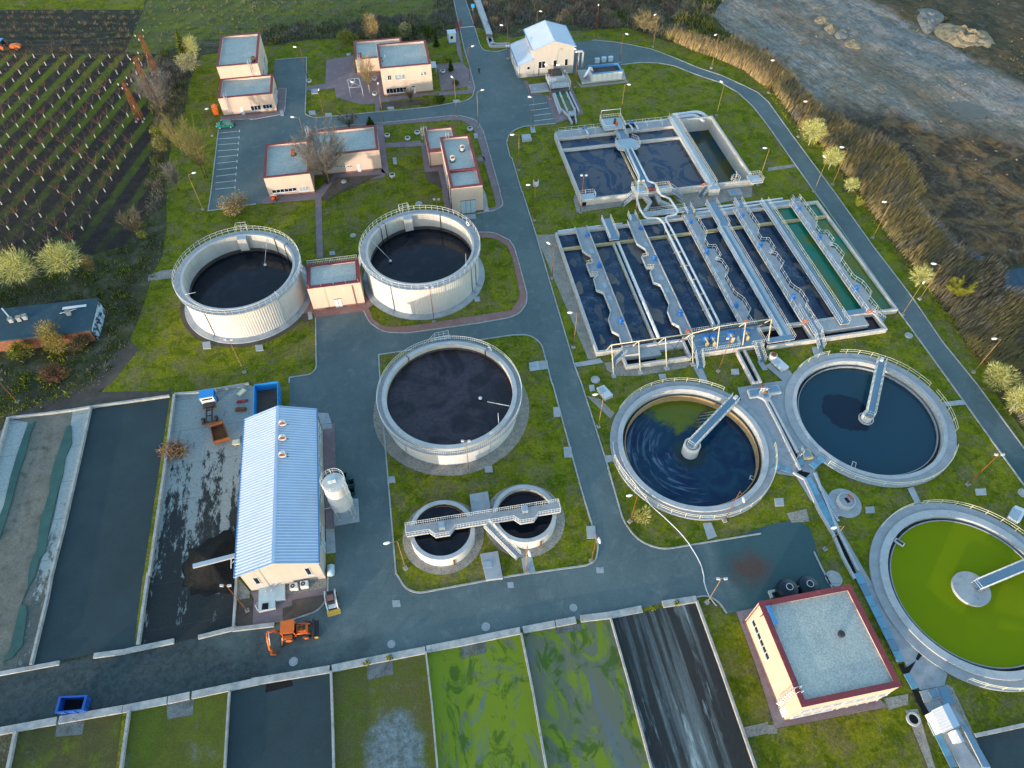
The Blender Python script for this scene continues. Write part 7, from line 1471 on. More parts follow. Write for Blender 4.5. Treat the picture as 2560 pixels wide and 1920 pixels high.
# concrete hatch slab of the hall and the rusty yard clutter
o = thing('hatch_slab', 'large grey steel-covered pit slab with an open black hatch at the hall gable', 'slab', P(54, 650, 850))
mb = MB(); mb.prism(pth('54 500,745 858,685 858,895 735,920 725,905 725,1020 490,1070'), .1, .6, M['rim'], M['bluedoor']); mb.build('slab', o); mb = MB(); mb.prism(pth('54 530,935 615,925 612,1010 522,1020', .6), .602, .63, M['black']); mb.build('opening', o)
mb = MB(); [mb.tube([P(54, x, y, .6), P(54, x, y, 1.3)], .12, M['white'], 8) for x, y in ((575, 765), (658, 750))]; mb.build('vent_pipe', o); mb = MB(); mb.rail([P(54, 490, 1065, .6), P(54, 455, 990, .6), P(54, 490, 950, .6)], M['rail'], .9, .8, .03); mb.build('guard_rail', o)
o = thing('water_tank', 'small pale blue tank at the hall corner by the road', 'tank', P(54, 1490, 490)); F = Fr(P(54, 1490, 500), YAW); mb = MB(); mb.tube([F(0, -.75, .6), F(0, -.68, .6), F(0, .68, .6), F(0, .75, .6)], [.2, .5, .5, .2], M['bluedoor'], 14); mb.build('shell', o); mb = MB(); [fb(mb, F, -.45, .45, y - .08, y + .08, .1, .35, M['dark']) for y in (-.4, .4)]; mb.build('cradle', o)
for i, (x, y, w, h_, m, l) in enumerate(((1170, 615, 1.6, .4, 'coping', 'red rusty panel lying by the yard wall'), (1170, 410, .7, 1.5, 'yrail', 'cream board leaning at the yard corner'), (1130, 780, 1.7, .9, 'rustdeep', 'pile of dark scrap metal in the yard'), (1040, 1560, 1.0, .9, 'yrail', 'stack of pale pallets beside the hall wall'))):
    p = P(62, x, y); mb = MB()
    for k in range(6): mb.bx(p + Vector((RND.uniform(-.15, .15), RND.uniform(-.15, .15), .12 + k * .07)), w * RND.uniform(.8, 1), h_ * RND.uniform(.3, 1), .06, M[m], YAW + RND.uniform(-.25, .25) - (.8 if i == 1 else 0))
    tag(mb.build('scrap_pile', None, p), l, 'scrap', 'scrap in the spattered yard')
p = P(31, 1520, 590); mb = MB()
for k in range(150):
    a = RND.uniform(0, 6.28); r = RND.uniform(.2, 2.0); q = p + Vector((r * math.cos(a), r * .7 * math.sin(a), RND.uniform(.1, 1.0))); dd = Vector((RND.gauss(0, 1), RND.gauss(0, 1), RND.gauss(0, .35))).normalized() * RND.uniform(.6, 1.5); mb.tube([q - dd, q + dd], .03, M['rust2' if k % 3 else 'plinth'], 3, cap=False)
tag(mb.build('brush_pile', None, p), 'heap of cut brown branches on the yard edge beside the dark sludge bed', 'brush pile')
# black plastic tanks behind the control building
for x, y, l in ((820, 860, 'dark blue-black plastic tank behind the control building, nearer the left corner'), (1290, 790, 'dark blue-black plastic tank behind the control building, the right one')):
    p = P(66, x, y, 1.2); p.z = 0; o = thing('plastic_tank', l, 'tank', p, 'plastic tanks behind the control building'); M['tankblack'] = M.get('tankblack') or flat('black_blue_plastic', (.006, .018, .035), .35)
    mb = MB(); mb.lathe(p, [(1.35, 0), (1.4, .4), (1.4, 1.3), (1.2, 1.7), (.5, 1.95), (.45, 2.05)], M['tankblack'], 24); mb.sheet(circ(p, .45, 24), 2.05, M['tankblack']); mb.build('shell', o); mb = MB(); mb.ring(p, .38, .46, 2.05, 2.12, M['rail'], 20); mb.build('lid_ring', o)
o = thing('pit_frame', 'steel-framed pit edge and guard rails around the dark plastic tanks', 'pit', P(66, 500, 950)); mb = MB(); mb.strip([P(66, 440, 1080), P(66, 390, 940), P(66, 640, 885)], .3, 0, .5, M['rim']); mb.build('kerb_wall', o); mb = MB(); mb.rail([P(66, 700, 1000, .3), P(66, 1050, 850, .3), P(66, 1400, 900, .3)], M['yrail'], 1.2, 1.6, .04); mb.build('guard_rail', o)
mb = MB(); mb.strip([P(66, 1420, 0), P(66, 1600, 380), P(66, 1840, 840)], .2, 0, .2, M['kerb']); struct('kerb', mb)
# entrance: gate, sign, fence panels, inlet culvert
M['redfence'] = flat('red_fence_paint', (.25, .02, .03), .5)
o = thing('gate', 'red open gate leaf standing at the left of the entrance road', 'gate', P(65, 270, 900)); 
for y in (0, 4.2): mb = MB(); mb.tube([P(65, 265, 1010) + Vector((0, y, 0)), P(65, 265, 1010) + Vector((0, y, 2.4))], .07, M['redfence'], 6); mb.build('post', o)
mb = MB(); q = P(65, 265, 1010); [mb.bar(q + Vector((.15 + k * .07, .2 + k * .22, .3)), q + Vector((.15 + k * .07, .2 + k * .22, 2.2)), .06, .03, M['redfence']) for k in range(18)]; [mb.bar(q + Vector((.15, .2, zz_)), q + Vector((1.4, 4.0, zz_)), .06, .08, M['redfence']) for zz_ in (.3, 1.2, 2.2)]; mb.build('leaf', o)
o = thing('gate', 'red gate post and leaf at the right of the entrance road', 'gate', P(65, 790, 800)); q = P(65, 800, 810); mb = MB(); [mb.bar(q + Vector((.1, k * .2, .2)), q + Vector((.1, k * .2, 2.3)), .06, .03, M['redfence']) for k in range(14)]; [mb.bar(q + Vector((.1, 0, zz_)), q + Vector((.1, 2.8, zz_)), .06, .08, M['redfence']) for zz_ in (.3, 1.2, 2.2)]; mb.build('leaf', o); mb = MB(); mb.tube([q, q + Vector((0, 0, 2.5))], .09, M['redfence'], 6); mb.build('post', o)
o = thing('fence_panel', 'short red fence panel right of the inlet culvert', 'fence', P(65, 1620, 1000)); q, q2 = P(65, 1625, 1010), P(65, 1560, 690); mb = MB(); [mb.bar(q.lerp(q2, k / 22), q.lerp(q2, k / 22) + Vector((0, 0, 1.9)), .06, .03, M['redfence']) for k in range(23)]; [mb.bar(q + Vector((0, 0, zz_)), q2 + Vector((0, 0, zz_)), .05, .07, M['redfence']) for zz_ in (.3, 1.7)]; mb.build('bars', o)
q = P(65, 790, 760); o = thing('road_sign', 'blue square road sign on a thin post beside the entrance road', 'sign', P(65, 775, 520)); q = P(65, 775, 520); mb = MB(); mb.tube([q, q + Vector((0, 0, 3.0))], .04, M['steel'], 6); mb.build('post', o); mb = MB(); mb.bx(q + Vector((0, -.06, 3.0)), .95, .04, .95, M['truckblue']); mb.build('panel', o)
o = thing('inlet_culvert', 'pale concrete inlet culvert ending in an open channel that curves to the screen house', 'culvert', P(65, 1200, 800)); mb = MB(); mb.prism(pth('65 700,-250 880,-250 1330,1040 1365,1130 1360,1200 1185,1215 1165,1060'), 0, 1.0, M['oldconc'], M['rim']); mb.build('duct', o)
mb = MB(); mb.strip(fil([(P(65, 1200, 1210), 0), (P(65, 1280, 1480), 1.5), (P(65, 1900, 1450), 0)], False), .3, 0, .7, M['rim']); mb.strip(fil([(P(65, 1340, 1200), 0), (P(65, 1400, 1410), 1.2), (P(65, 1890, 1390), 0)], False), .3, 0, .7, M['rim']); mb.prism(pth('65 1290,1370 1390,1360 1400,1410 1310,1420'), .4, .72, M['rim']); mb.build('channel_wall', o)
mb = MB(); mb.sheet(pth('65 1220,1200 1340,1190 1420,1410 1890,1390 1890,1450 1340,1490'), .15, M['black']); mb.build('water_surface', o); mb = MB(); mb.bx(P(65, 1265, 1080, 1.15), 1.6, .6, .3, M['plinth'], -.2); mb.build('end_cap', o)
# white swing frame on the office square
o = thing('pergola', 'white tubular pergola frame on the paved square by the office', 'pergola', P(12, 868, 790)); mb = MB(); q = [P(12, 822, 845), P(12, 928, 835), P(12, 905, 760), P(12, 808, 772)]; T_ = [p + Vector((0, 0, 2.5)) for p in q]
for p, t_ in zip(q, T_): mb.tube([p, t_], .06, M['white'], 6)
mb.tube(T_, .06, M['white'], 6, True); mb.tube([T_[0], T_[2]], .04, M['white'], 5); mb.tube([T_[1], T_[3]], .04, M['white'], 5); mb.build('frame', o)
# red cultivator, by the laboratory wall
F = Fr(P(52, 330, 1390), YAW); o = thing('cultivator', 'small red motor cultivator parked by the laboratory front wall', 'cultivator', F.o); mb = MB(); fb(mb, F, -.5, .1, -.3, .3, .4, .9, M['orange']); fb(mb, F, .1, .9, -.2, .2, .4, .7, M['rustdeep']); mb.build('body', o); mb = MB(); [mb.tube([F(.9, s, .6), F(1.7, s * 1.6, 1.0)], .04, M['dark'], 5) for s in (-.18, .18)]; mb.build('handle', o)
for y in (-.4, .4): wheel(o, F, 0, y, .32, .16, 'rust')
# tractor and trailer in the orchard
F = Fr(P(11, 20, 425), .02); o = thing('tractor', 'red and blue tractor at the left frame edge on the orchard track', 'tractor', F.o); mb = MB(); extr(mb, F, [(-2.2, .7), (1.0, .7), (1.0, 1.3), (-.2, 1.35), (-2.2, 1.2)], -.5, .5, M['orange']); mb.build('body', o); mb = MB(); mb.quads([F(x, y, 1.3) for x, y in ((-.3, -.7), (1.2, -.7), (1.2, .7), (-.3, .7))], [F(x, y, 2.4) for x, y in ((-.2, -.65), (1.1, -.65), (1.1, .65), (-.2, .65))], M['glass']); mb.prism([F(x, y, 0) for x, y in ((-.4, -.8), (1.3, -.8), (1.3, .8), (-.4, .8))], 2.4, 2.5, M['truckblue'], None, True); mb.build('cab', o)
for x, r in ((.6, .75), (-1.7, .45)):
    for y in (-.75, .75): wheel(o, F, x, y, r, .35, 'orange')
F = Fr(P(11, 150, 425), .05); o = thing('sprayer', 'orange-brown orchard implement standing just right of the tractor', 'implement', F.o); mb = MB(); extr(mb, F, [(-1.2, .5), (1.2, .5), (1.3, 1.1), (.3, 1.4), (-1.3, 1.2)], -.6, .6, M['orangep']); mb.build('body', o); mb = MB(); mb.bar(F(-1.2, 0, .6), F(-2.0, 0, .5), .1, .1, M['rust']); mb.build('drawbar', o)
for y in (-.7, .7): wheel(o, F, .3, y, .4, .2, 'rust')
# white hose crossing the lawn and road
hp = smooth(pth('33 870,515 880,600 940,720 1080,900 1185,1040 1300,1145 1430,1270 1530,1390 1620,1540 1655,1659 43 1660,60 1700,175 1765,262', 0, False), 5)
mb = MB(); mb.tube([p + Vector((0, 0, .42 if i < 20 else (.2 if i < 36 else .12))) for i, p in enumerate(hp)], .075, M['white'], 6); tag(mb.build('hose', None, hp[0]), 'long white hose running from the ochre clarifier over lawn and road', 'hose')
# person in dark clothes walking on the road
pp = P(12, 1928, 640)
def figure(label, p, yaw):
    o = thing('person', label, 'person', p); F = Fr(p, yaw)
    M['cloth'] = flat('dark_clothes', (.015, .017, .025), .8); M['skin'] = flat('skin_tone', (.42, .25, .18), .6); M['hair'] = flat('dark_hair', (.02, .015, .012), .7)
    J = [(0, 0, .95), (0, 0, 1.15), (.02, 0, 1.42), (.02, 0, 1.52), (.04, 0, 1.66), (0, .2, 1.42), (.12, .26, 1.15), (.25, .24, .92), (0, -.2, 1.42), (-.14, -.26, 1.15), (-.12, -.25, .9), (0, .1, .92), (.2, .11, .5), (.12, .11, .08), (.3, .11, .04), (0, -.1, .92), (-.1, -.11, .5), (-.35, -.11, .12), (-.2, -.11, .04)]
    E_ = [(0, 1), (1, 2), (2, 3), (3, 4), (2, 5), (5, 6), (6, 7), (2, 8), (8, 9), (9, 10), (0, 11), (11, 12), (12, 13), (13, 14), (0, 15), (15, 16), (16, 17), (17, 18)]
    Rr = [.15, .14, .16, .06, .10, .075, .055, .045, .075, .055, .045, .10, .075, .055, .05, .10, .075, .055, .05]
    me = bpy.data.meshes.new('body'); me.from_pydata([tuple(F(*j) - p) for j in J], E_, []); b = bpy.data.objects.new('body', me); COL.objects.link(b); b.parent = o; me.materials.append(M['cloth'])
    sk_ = b.modifiers.new('skin', 'SKIN'); 
    for i, v in enumerate(me.skin_vertices[0].data): v.radius = (Rr[i], Rr[i]); v.use_root = (i == 0)
    ss = b.modifiers.new('sub', 'SUBSURF'); ss.levels = ss.render_levels = 2
    mb = MB(); mb.lathe(F(.06, 0, 0), [(.02, 1.53), (.075, 1.57), (.09, 1.65), (.085, 1.72), (.02, 1.76)], M['skin'], 12); mb.bx(F(.155, 0, 1.65), .03, .03, .05, M['skin'], yaw); mb.build('face', o)
    mb = MB(); mb.lathe(F(.03, 0, 0), [(.098, 1.63), (.1, 1.7), (.07, 1.77), (.01, 1.79)], M['hair'], 12); mb.build('hair', o)
    for y, x, z in ((.24, .28, .86), (-.25, -.1, .84)):
        mb = MB(); q = F(x, y, z); mb.tube([q + Vector((0, 0, .06)), q - Vector((0, 0, .02))], [.035, .04], M['skin'], 6)
        for k in range(4): mb.tube([F(x + (k - 1.5) * .02, y, z - .02), F(x + (k - 1.5) * .022, y - .01, z - .09 - (.012 if k in (1, 2) else 0))], .009, M['skin'], 5)
        mb.tube([F(x + .03, y, z + .02), F(x + .06, y - .02, z - .04)], .01, M['skin'], 5); mb.build('hand', o)
figure('person in dark clothes walking on the road before the screen house', pp, -1.2)
# ------------------------------------------------------------------ fields, waste ground, reeds and trees
from mathutils import noise as mnoise
def inpoly(x, y, L):
    c = False; j = len(L) - 1
    for i in range(len(L)):
        a, b = L[i], L[j]
        if (a.y > y) != (b.y > y) and x < (b.x - a.x) * (y - a.y) / (b.y - a.y) + a.x: c = not c
        j = i
    return c
def scatter(L, n, avoid=()):
    x0, x1, y0, y1 = min(p.x for p in L), max(p.x for p in L), min(p.y for p in L), max(p.y for p in L); out = []; t = 0
    while len(out) < n and t < n * 40:
        t += 1; x, y = RND.uniform(x0, x1), RND.uniform(y0, y1)
        if inpoly(x, y, L) and not any(inpoly(x, y, a) for a in avoid): out.append(Vector((x, y, 0)))
    return out
def lm(name, c, v=.35): n = NB(name); return n.out(n.mul(c, n.grey(n.noise(.8, 5, .8), 1 - v, 1 + v)), .9, 0, .1)
for k, c in dict(l_green=(.085, .12, .012), l_dark=(.03, .045, .012), l_yel=(.27, .28, .03), l_pale=(.52, .52, .22), l_tan=(.48, .35, .17), l_olive=(.19, .18, .065), l_brown=(.18, .145, .10), l_grey=(.17, .165, .16), l_red=(.14, .07, .05), l_gold=(.34, .26, .12), bark=(.10, .085, .065), palebark=(.40, .37, .26), white_bark=(.55, .56, .50), t_redbrown=(.17, .095, .065), l_orange=(.26, .15, .05), l_blue=(.07, .095, .10)).items(): M[k] = lm(k, c)
def sliver(mb, p, d, L, w, m):
    s = d.cross(Vector((RND.gauss(0, 1), RND.gauss(0, 1), RND.gauss(0, 1)))).normalized() * w
    o = len(mb.v); q = p + d * L; mb.v += [tuple(p - s), tuple(p + s), tuple(q)]; mb.f.append((o, o + 1, o + 2)); mb.m.append(mb.mi(m)); mb.sm.append(False)
def leaf(mb, p, r, m):
    a = Vector((RND.gauss(0, 1), RND.gauss(0, 1), RND.gauss(0, 1))).normalized(); b = a.orthogonal().normalized() * r; c = a.cross(b) * .7
    o = len(mb.v); mb.v += [tuple(p - b), tuple(p - c), tuple(p + b), tuple(p + c)]; mb.f.append((o, o + 1, o + 2, o + 3)); mb.m.append(mb.mi(m)); mb.sm.append(False)
def up(sp): return Vector((RND.gauss(0, sp), RND.gauss(0, sp), 1)).normalized()
# --- orchard floor
def orch():
    n = NB('orchard_soil'); v = n.pos(yaw=False); s = n.sep(v)
    ph = n.math('ADD', s[0], n.math('MULTIPLY', s[1], -.09)); ph = n.math('ADD', ph, n.math('MULTIPLY', n.noise(.4, 4, .6, v), 1.0))
    st = n.math('PINGPONG', n.math('ADD', ph, 2.28), 2.435)
    m = n.math('MULTIPLY', n.ramp(n.math('MULTIPLY', st, .41), [(.46, 0.0), (.74, 1.0)]), n.ramp(n.math('ADD', n.math('MULTIPLY', s[1], .0037), n.math('MULTIPLY', n.noise(.35, 6, .7, v), .43)), [(.58, .10), (.83, 1.0)]))
    col = n.mix(n.ramp(n.noise(.5, 7, .7, v), [(.4, 0.0), (.65, 1.0)]), (.028, .024, .024), (.048, .040, .036))
    col = n.mix(n.ramp(n.noise(.7, 6, .7, v), [(.55, 0.0), (.7, .6)]), col, (.035, .05, .012))
    col = n.mix(m, col, (.10, .14, .012))
    f = n.noise(4, 5, .8, v); col = n.mul(col, n.grey(f, .5, 1.5)); n.bump(f, .7, .25); return n.out(col, .95, 0, .1)
M['orchard'] = orch()
ORCH = pth('11 -2600,480 0,475 1130,478 1400,470 1330,640 1300,900 1330,1000 1310,1659 21 1300,0 1290,240 1120,450 850,530 640,590 300,640 -100,560 -2600,700')
UPORCH = pth('11 -2600,85 1240,85 1080,450 1050,462 0,462 -2600,470')
mb = MB(); mb.sheet(ORCH, .025, M['orchard']); mb.sheet(UPORCH, .02, gmat('dark_field_soil', (.045, .04, .03), (.028, .028, .02), .3, (.07, .085, .015), .4, (.55, .68), (3, .5), bump=.7, bd=.3))
FIELD = pth('11 1280,0 1240,85 1080,450 1400,470 1500,420 1760,340 12 100,340 800,310 1480,330 1650,200 1690,-300 11 1280,-300')
M['vine'] = gmat('green_field', (.14, .165, .022), (.075, .095, .022), .15, (.12, .115, .075), .3, (.5, .64), (2.0, .5), bump=.8, bd=.4, stretch=(.45, 1.3, 1))
mb.sheet(FIELD, .015, M['vine']); mb.sheet(pth('11 -2600,-400 1290,-400 1240,84 -2600,84'), .012, M['lawn']); struct('field', mb)
# --- orchard trees: three variants, copied
def bare(mb, p, h, spread, nb, m, sub=3, r0=.07, tw=6, fork=.35, twm=None, twl=.5, tww=.014):
    tips = []
    for i in range(nb):
        a = 2 * pi * (i + RND.uniform(-.25, .25)) / nb; b0 = p + Vector((0, 0, h * fork * RND.uniform(.8, 1.1))); e = p + Vector((math.cos(a) * spread * RND.uniform(.6, 1), math.sin(a) * spread * RND.uniform(.6, 1), h * RND.uniform(.8, 1.0)))
        mid = b0.lerp(e, .5) + Vector((math.cos(a), math.sin(a), -.2)) * spread * .12; mb.tube([b0, mid, e], [r0, r0 * .6, r0 * .25], m, 3, cap=False)
        for k in range(sub):
            q = b0.lerp(mid, RND.random()) if k % 2 else mid.lerp(e, RND.random()); d = (e - b0).normalized() + Vector((RND.gauss(0, .5), RND.gauss(0, .5), RND.gauss(.1, .3))); d.normalize(); L = h * RND.uniform(.15, .35)
            mb.tube([q, q + d * L], [r0 * .4, r0 * .12], m, 3, cap=False)
            for j in range(tw): t = RND.random(); dd = (d + Vector((RND.gauss(0, .6), RND.gauss(0, .6), RND.gauss(.2, .4)))).normalized(); sliver(mb, q + d * L * t, dd, twl * RND.uniform(.5, 1.2), tww, twm or m)
protos = []
for k in range(4):
    o = thing('fruit_tree', 'bare pruned fruit tree with whitewashed trunk standing in the dark orchard rows', 'tree', (0, 0, 0), 'fruit trees of the orchard')
    z0 = Vector((0, 0, 0)); mb = MB(); mb.tube([z0, Vector((.02, .03, .5)), Vector((.04, .0, 1.05))], [.13, .11, .1], M['white_bark'], 6); mb.build('trunk', o)
    mb = MB(); bare(mb, z0, 2.9, 1.25, 5, M['t_redbrown' if k % 2 else 'bark'], 4, .075, 6, .34, None, .6, .016); mb.build('crown', o); protos.append(o)
first = [True] * 4
fx = cam.lens / 36 * 2
for i in range(-24, 1):
    for j in range(0, 20):
        x = -84.5 + i * 4.87 + RND.gauss(0, .12) + (.09 * (j * 4.03) * 0); y = 176.0 - j * 4.03 + RND.gauss(0, .15)
        p = Vector((x, y, 0))
        if not inpoly(x, y, ORCH) or x > -84 + (y - 130) * -.05: continue
        q = _R @ (p - Vector((0, 0, CAMH))); u, v = q.x / q.z * F_PX, q.y / q.z * F_PX
        if abs(u) > 1330 or abs(v) > 1000: continue
        if RND.random() < .06: continue
        k = RND.randrange(4); s = RND.uniform(.8, 1.15)
        if first[k]: o = protos[k]; first[k] = False; o.location = p; o.rotation_euler = (0, 0, RND.uniform(0, 6.28)); o.scale = (s, s, s)
        else: dup(protos[k], p, RND.uniform(0, 6.28), s)
# --- scrub, hedges and field cover (nobody could count the plants)
def clump(mb, p, r, h, n, mats, w=.045, sp=.6):
    for i in range(n):
        a = RND.uniform(0, 2 * pi); q = RND.random() ** .6 * r; b = p + Vector((math.cos(a) * q, math.sin(a) * q, 0)); hh = h * (1 - .5 * (q / r) ** 2)
        sliver(mb, b + Vector((0, 0, hh * RND.uniform(0, .45))), up(sp), hh * RND.uniform(.4, .75), w * RND.uniform(.7, 1.5), M[RND.choice(mats)])
def cover(name, label, cat, L, n, rr, hh, k, pal, w=.05, avoid=(), sp=.6, loc=None):
    mb = MB()
    for p in scatter(L, n, avoid):
        f = mnoise.noise(p * .045) + mnoise.noise(p * .15) * .5; m = pal[max(0, min(len(pal) - 1, int((f + .6) / 1.2 * len(pal))))]
        clump(mb, p, RND.uniform(*rr), RND.uniform(*hh), k, m, w, sp)
    return tag(mb.build(name), label, cat, None, 'stuff')
SHED = [g0(p, 0) for p in (A_, A2, B2, B_)]
S1 = pth('21 1300,250 1420,560 1330,690 1270,850 1180,1100 1040,1430 900,1659 31 700,60 400,180 60,270 -300,300 -600,900 21 -900,1200 -900,700 0,700 650,640 860,560 1120,460')
cover('scrub', 'brown and grey scrub between the orchard and the drying beds', 'scrub', S1, 620, (.5, 1.5), (.4, 1.3), 34, (('l_grey', 'l_brown', 'l_olive'), ('l_grey', 'l_olive', 'l_blue'), ('l_green', 'l_olive', 'l_dark'), ('l_green', 'l_dark', 'l_yel')), .06, (SHED,))
S2 = pth('11 1330,470 1480,450 1620,640 1580,1000 1480,1100 1400,1500 1400,1659 21 1420,0 1400,200 1300,260 1310,0 11 1310,1659 1340,1000 1300,900')
cover('hedge', 'bare purple-brown hedgerow between the orchard and the lawn', 'hedge', S2, 190, (.8, 1.8), (.8, 2.4), 60, (('l_grey', 'l_brown'), ('l_brown', 'l_red', 'l_grey'), ('l_green', 'l_olive', 'l_dark'), ('l_olive', 'l_brown')), .045, (), .5)
S3 = pth('12 0,345 100,230 700,190 1450,130 1640,100 1690,160 1690,250 1600,320 1480,370 800,320 500,335 100,395')
cover('scrub', 'dark bare scrub band behind the workshop and office', 'scrub', S3, 380, (.8, 2.0), (.7, 2.2), 50, (('l_grey', 'l_dark'), ('l_grey', 'l_brown', 'l_blue'), ('l_dark', 'l_olive', 'l_grey'), ('l_green', 'l_dark')), .06)
S4 = pth('12 1930,-120 2000,120 2060,330 2170,260 13 0,230 600,190 540,260 1000,235 1250,320 1500,390 1720,470 1900,330 1750,140 1780,60 1930,-150')
cover('scrub', 'tangled purple-grey thicket behind the screen house and loop road', 'thicket', S4, 560, (1.0, 2.6), (1.0, 3.2), 62, (('l_grey', 'l_brown', 'l_blue'), ('l_grey', 'l_brown', 'l_red'), ('l_brown', 'l_grey', 'l_olive'), ('l_green', 'l_dark', 'l_olive')), .06, (), .6)
S5 = pth('12 1500,-200 1640,-200 1700,60 1700,200 1640,240 1560,120'); cover('scrub', 'grey scrub left of the entrance road', 'scrub', S5, 60, (1.0, 2.0), (.8, 1.8), 50, (('l_grey', 'l_dark'), ('l_grey', 'l_olive')), .06)
mb = MB()
for p in scatter(FIELD, 1500):
    p.y = round(p.y / 2.6) * 2.6 + RND.gauss(0, .35); clump(mb, p, RND.uniform(.5, 1.2), RND.uniform(.4, 1.0), 20, RND.choice((('l_grey', 'l_olive'), ('l_green', 'l_olive', 'l_yel'), ('l_grey', 'l_blue', 'l_olive'))), .07, .8)
tag(mb.build('field_crop'), 'rows of grey-green low bushes in the field beyond the fence', 'crop', None, 'stuff')
mb = MB()
for p in scatter(UPORCH, 650):
    p.y = round(p.y / 3.6) * 3.6 + RND.gauss(0, .3); clump(mb, p, RND.uniform(.5, 1.1), RND.uniform(.8, 1.9), 20, RND.choice((('t_redbrown', 'l_brown'), ('l_olive', 'l_brown'), ('l_dark', 'l_brown', 'l_grey'))), .04, .7)
tag(mb.build('field_crop'), 'dark rows of bare reddish bushes in the upper left field', 'crop', None, 'stuff')
# weeds in the orchard hedge line and low red fence hedge
# --- waste ground on the right
def dirt():
    n = NB('waste_ground'); v = n.pos(yaw=False); s = n.sep(v)
    d = n.math('ADD', n.math('MULTIPLY', s[0], .894), n.math('MULTIPLY', s[1], .448)); a = n.math('ADD', n.math('MULTIPLY', s[0], .448), n.math('MULTIPLY', s[1], -.894))
    cv = n.new('ShaderNodeCombineXYZ'); n.put(cv.inputs[0], d); n.put(cv.inputs[1], n.math('MULTIPLY', a, .09)); st = n.noise(.55, 8, .7, cv.outputs[0], .4)
    col = n.mix(n.ramp(n.noise(.08, 8, .7, v, .6), [(.4, 0.0), (.62, 1.0)]), (.24, .265, .275), (.26, .225, .17))
    col = n.mix(n.ramp(st, [(.46, 0.0), (.66, .75)]), col, (.15, .12, .075))
    dd = n.math('ADD', d, n.math('MULTIPLY', n.noise(.12, 7, .7, v), 7.0))
    mr = n.new('ShaderNodeMapRange'); n.put(mr.inputs[0], dd); mr.inputs[1].default_value = 130; mr.inputs[2].default_value = 230
    band = n.ramp(mr.outputs[0], [(.0, 0.0), (.24, 0.0), (.30, .7), (.36, .5), (.43, .0), (.485, .0), (.49, 0.0)])
    col = n.mix(band, col, (.15, .125, .095))
    road = n.ramp(mr.outputs[0], [(.455, 0.0), (.47, 1.0), (.545, 1.0), (.56, 0.0)]); col = n.mix(n.math('MULTIPLY', road, .85), col, (.20, .205, .205))
    rub = n.ramp(n.noise(1.6, 6, .8, v), [(.5, 0.0), (.62, 1.0)]); rb = n.math('MULTIPLY', n.ramp(mr.outputs[0], [(.40, 0.0), (.42, 1.0), (.45, 1.0), (.465, 0.0)]), rub); col = n.mix(rb, col, (.27, .22, .19))
    far = n.ramp(mr.outputs[0], [(.56, 0.0), (.60, 1.0)]); fcol = n.mix(n.ramp(n.noise(.1, 7, .7, v), [(.42, 0.0), (.6, 1.0)]), (.085, .065, .035), (.045, .05, .03)); col = n.mix(far, col, fcol)
    m = n.math('ADD', n.math('SUBTRACT', d, n.math('MULTIPLY', a, .9)), n.math('MULTIPLY', n.noise(.10, 8, .68, v, .5), 26.0))
    mr2 = n.new('ShaderNodeMapRange'); n.put(mr2.inputs[0], m); mr2.inputs[1].default_value = 236; mr2.inputs[2].default_value = 250
    dk = n.math('SUBTRACT', 1.0, mr2.outputs[0], True); dcol = n.mix(n.ramp(n.noise(.14, 8, .7, v, 1), [(.46, 0.0), (.56, 1.0)]), (.055, .042, .028), (.17, .105, .045)); dcol = n.mix(n.ramp(n.noise(.3, 7, .7, cv.outputs[0]), [(.60, 0.0), (.7, .7)]), dcol, (.17, .18, .18)); dcol = n.mix(n.ramp(n.noise(.7, 8, .8, v), [(.5, 0.0), (.66, .7)]), dcol, (.03, .026, .02)); col = n.mix(dk, col, dcol)
    tr = n.noise(1.6, 4, .7, cv.outputs[0], .2); col = n.mix(n.ramp(tr, [(.49, 0.0), (.56, .75)]), col, n.mul(col, .66)); col = n.mix(n.ramp(n.noise(.35, 9, .8, v, .8), [(.50, 0.0), (.60, .75)]), col, (.13, .11, .08)); f = n.noise(.8, 10, .85, v); col = n.mul(col, n.grey(f, .3, 1.8)); n.bump(n.math('ADD', f, n.math('MULTIPLY', tr, 1.5)), .6, .5); return n.out(col, .9, 0, .15)
M['dirt'] = dirt()
DIRT = pth('13 1960,-200 1780,60 1740,140 1890,310 2090,430 14 0,480 150,600 340,800 430,930 650,1060 950,1200 1200,1400 1340,1640 24 1350,0 1255,60 1300,160 1560,400 1850,580 2000,640 2212,620 3300,900 14 5200,600 5200,-300')
mb = MB(); x0, x1, y0, y1, stp = 54, 230, 70, 250, 1.6; nx, ny = int((x1 - x0) / stp), int((y1 - y0) / stp); idx = {}
PONDS = [pth(q) for q in ('24 1280,70 1300,160 1400,240 1500,350 1600,440 1680,530 1800,570 1880,590', '24 2040,740 2100,770 2200,780 2350,780 2110,830', '14 1600,920 1700,930 1800,960 1900,1000')]
def hgt(x, y):
    p = Vector((x, y, 0)); q = Vector(((x * .894 + y * .448) * .16, (x * .448 - y * .894) * .03, 0)); dp = min((p - w).length for L in PONDS for w in L)
    return .07 + max(0, .35 + .55 * mnoise.noise(p * .06) + .35 * mnoise.noise(p * .2) + .2 * mnoise.noise(p * .5) + .35 * mnoise.noise(q * 3)) * 1.5 * min(1, max(0, (dp - 3.2) / 5))
for i in range(nx):
    for j in range(ny):
        x, y = x0 + i * stp, y0 + j * stp
        if inpoly(x, y, DIRT):
            e = inpoly(x - 2.5, y, DIRT) and inpoly(x, y - 2.5, DIRT); idx[i, j] = len(mb.v); mb.v.append((x, y, hgt(x, y) if e else .05))
k = mb.mi(M['dirt'])
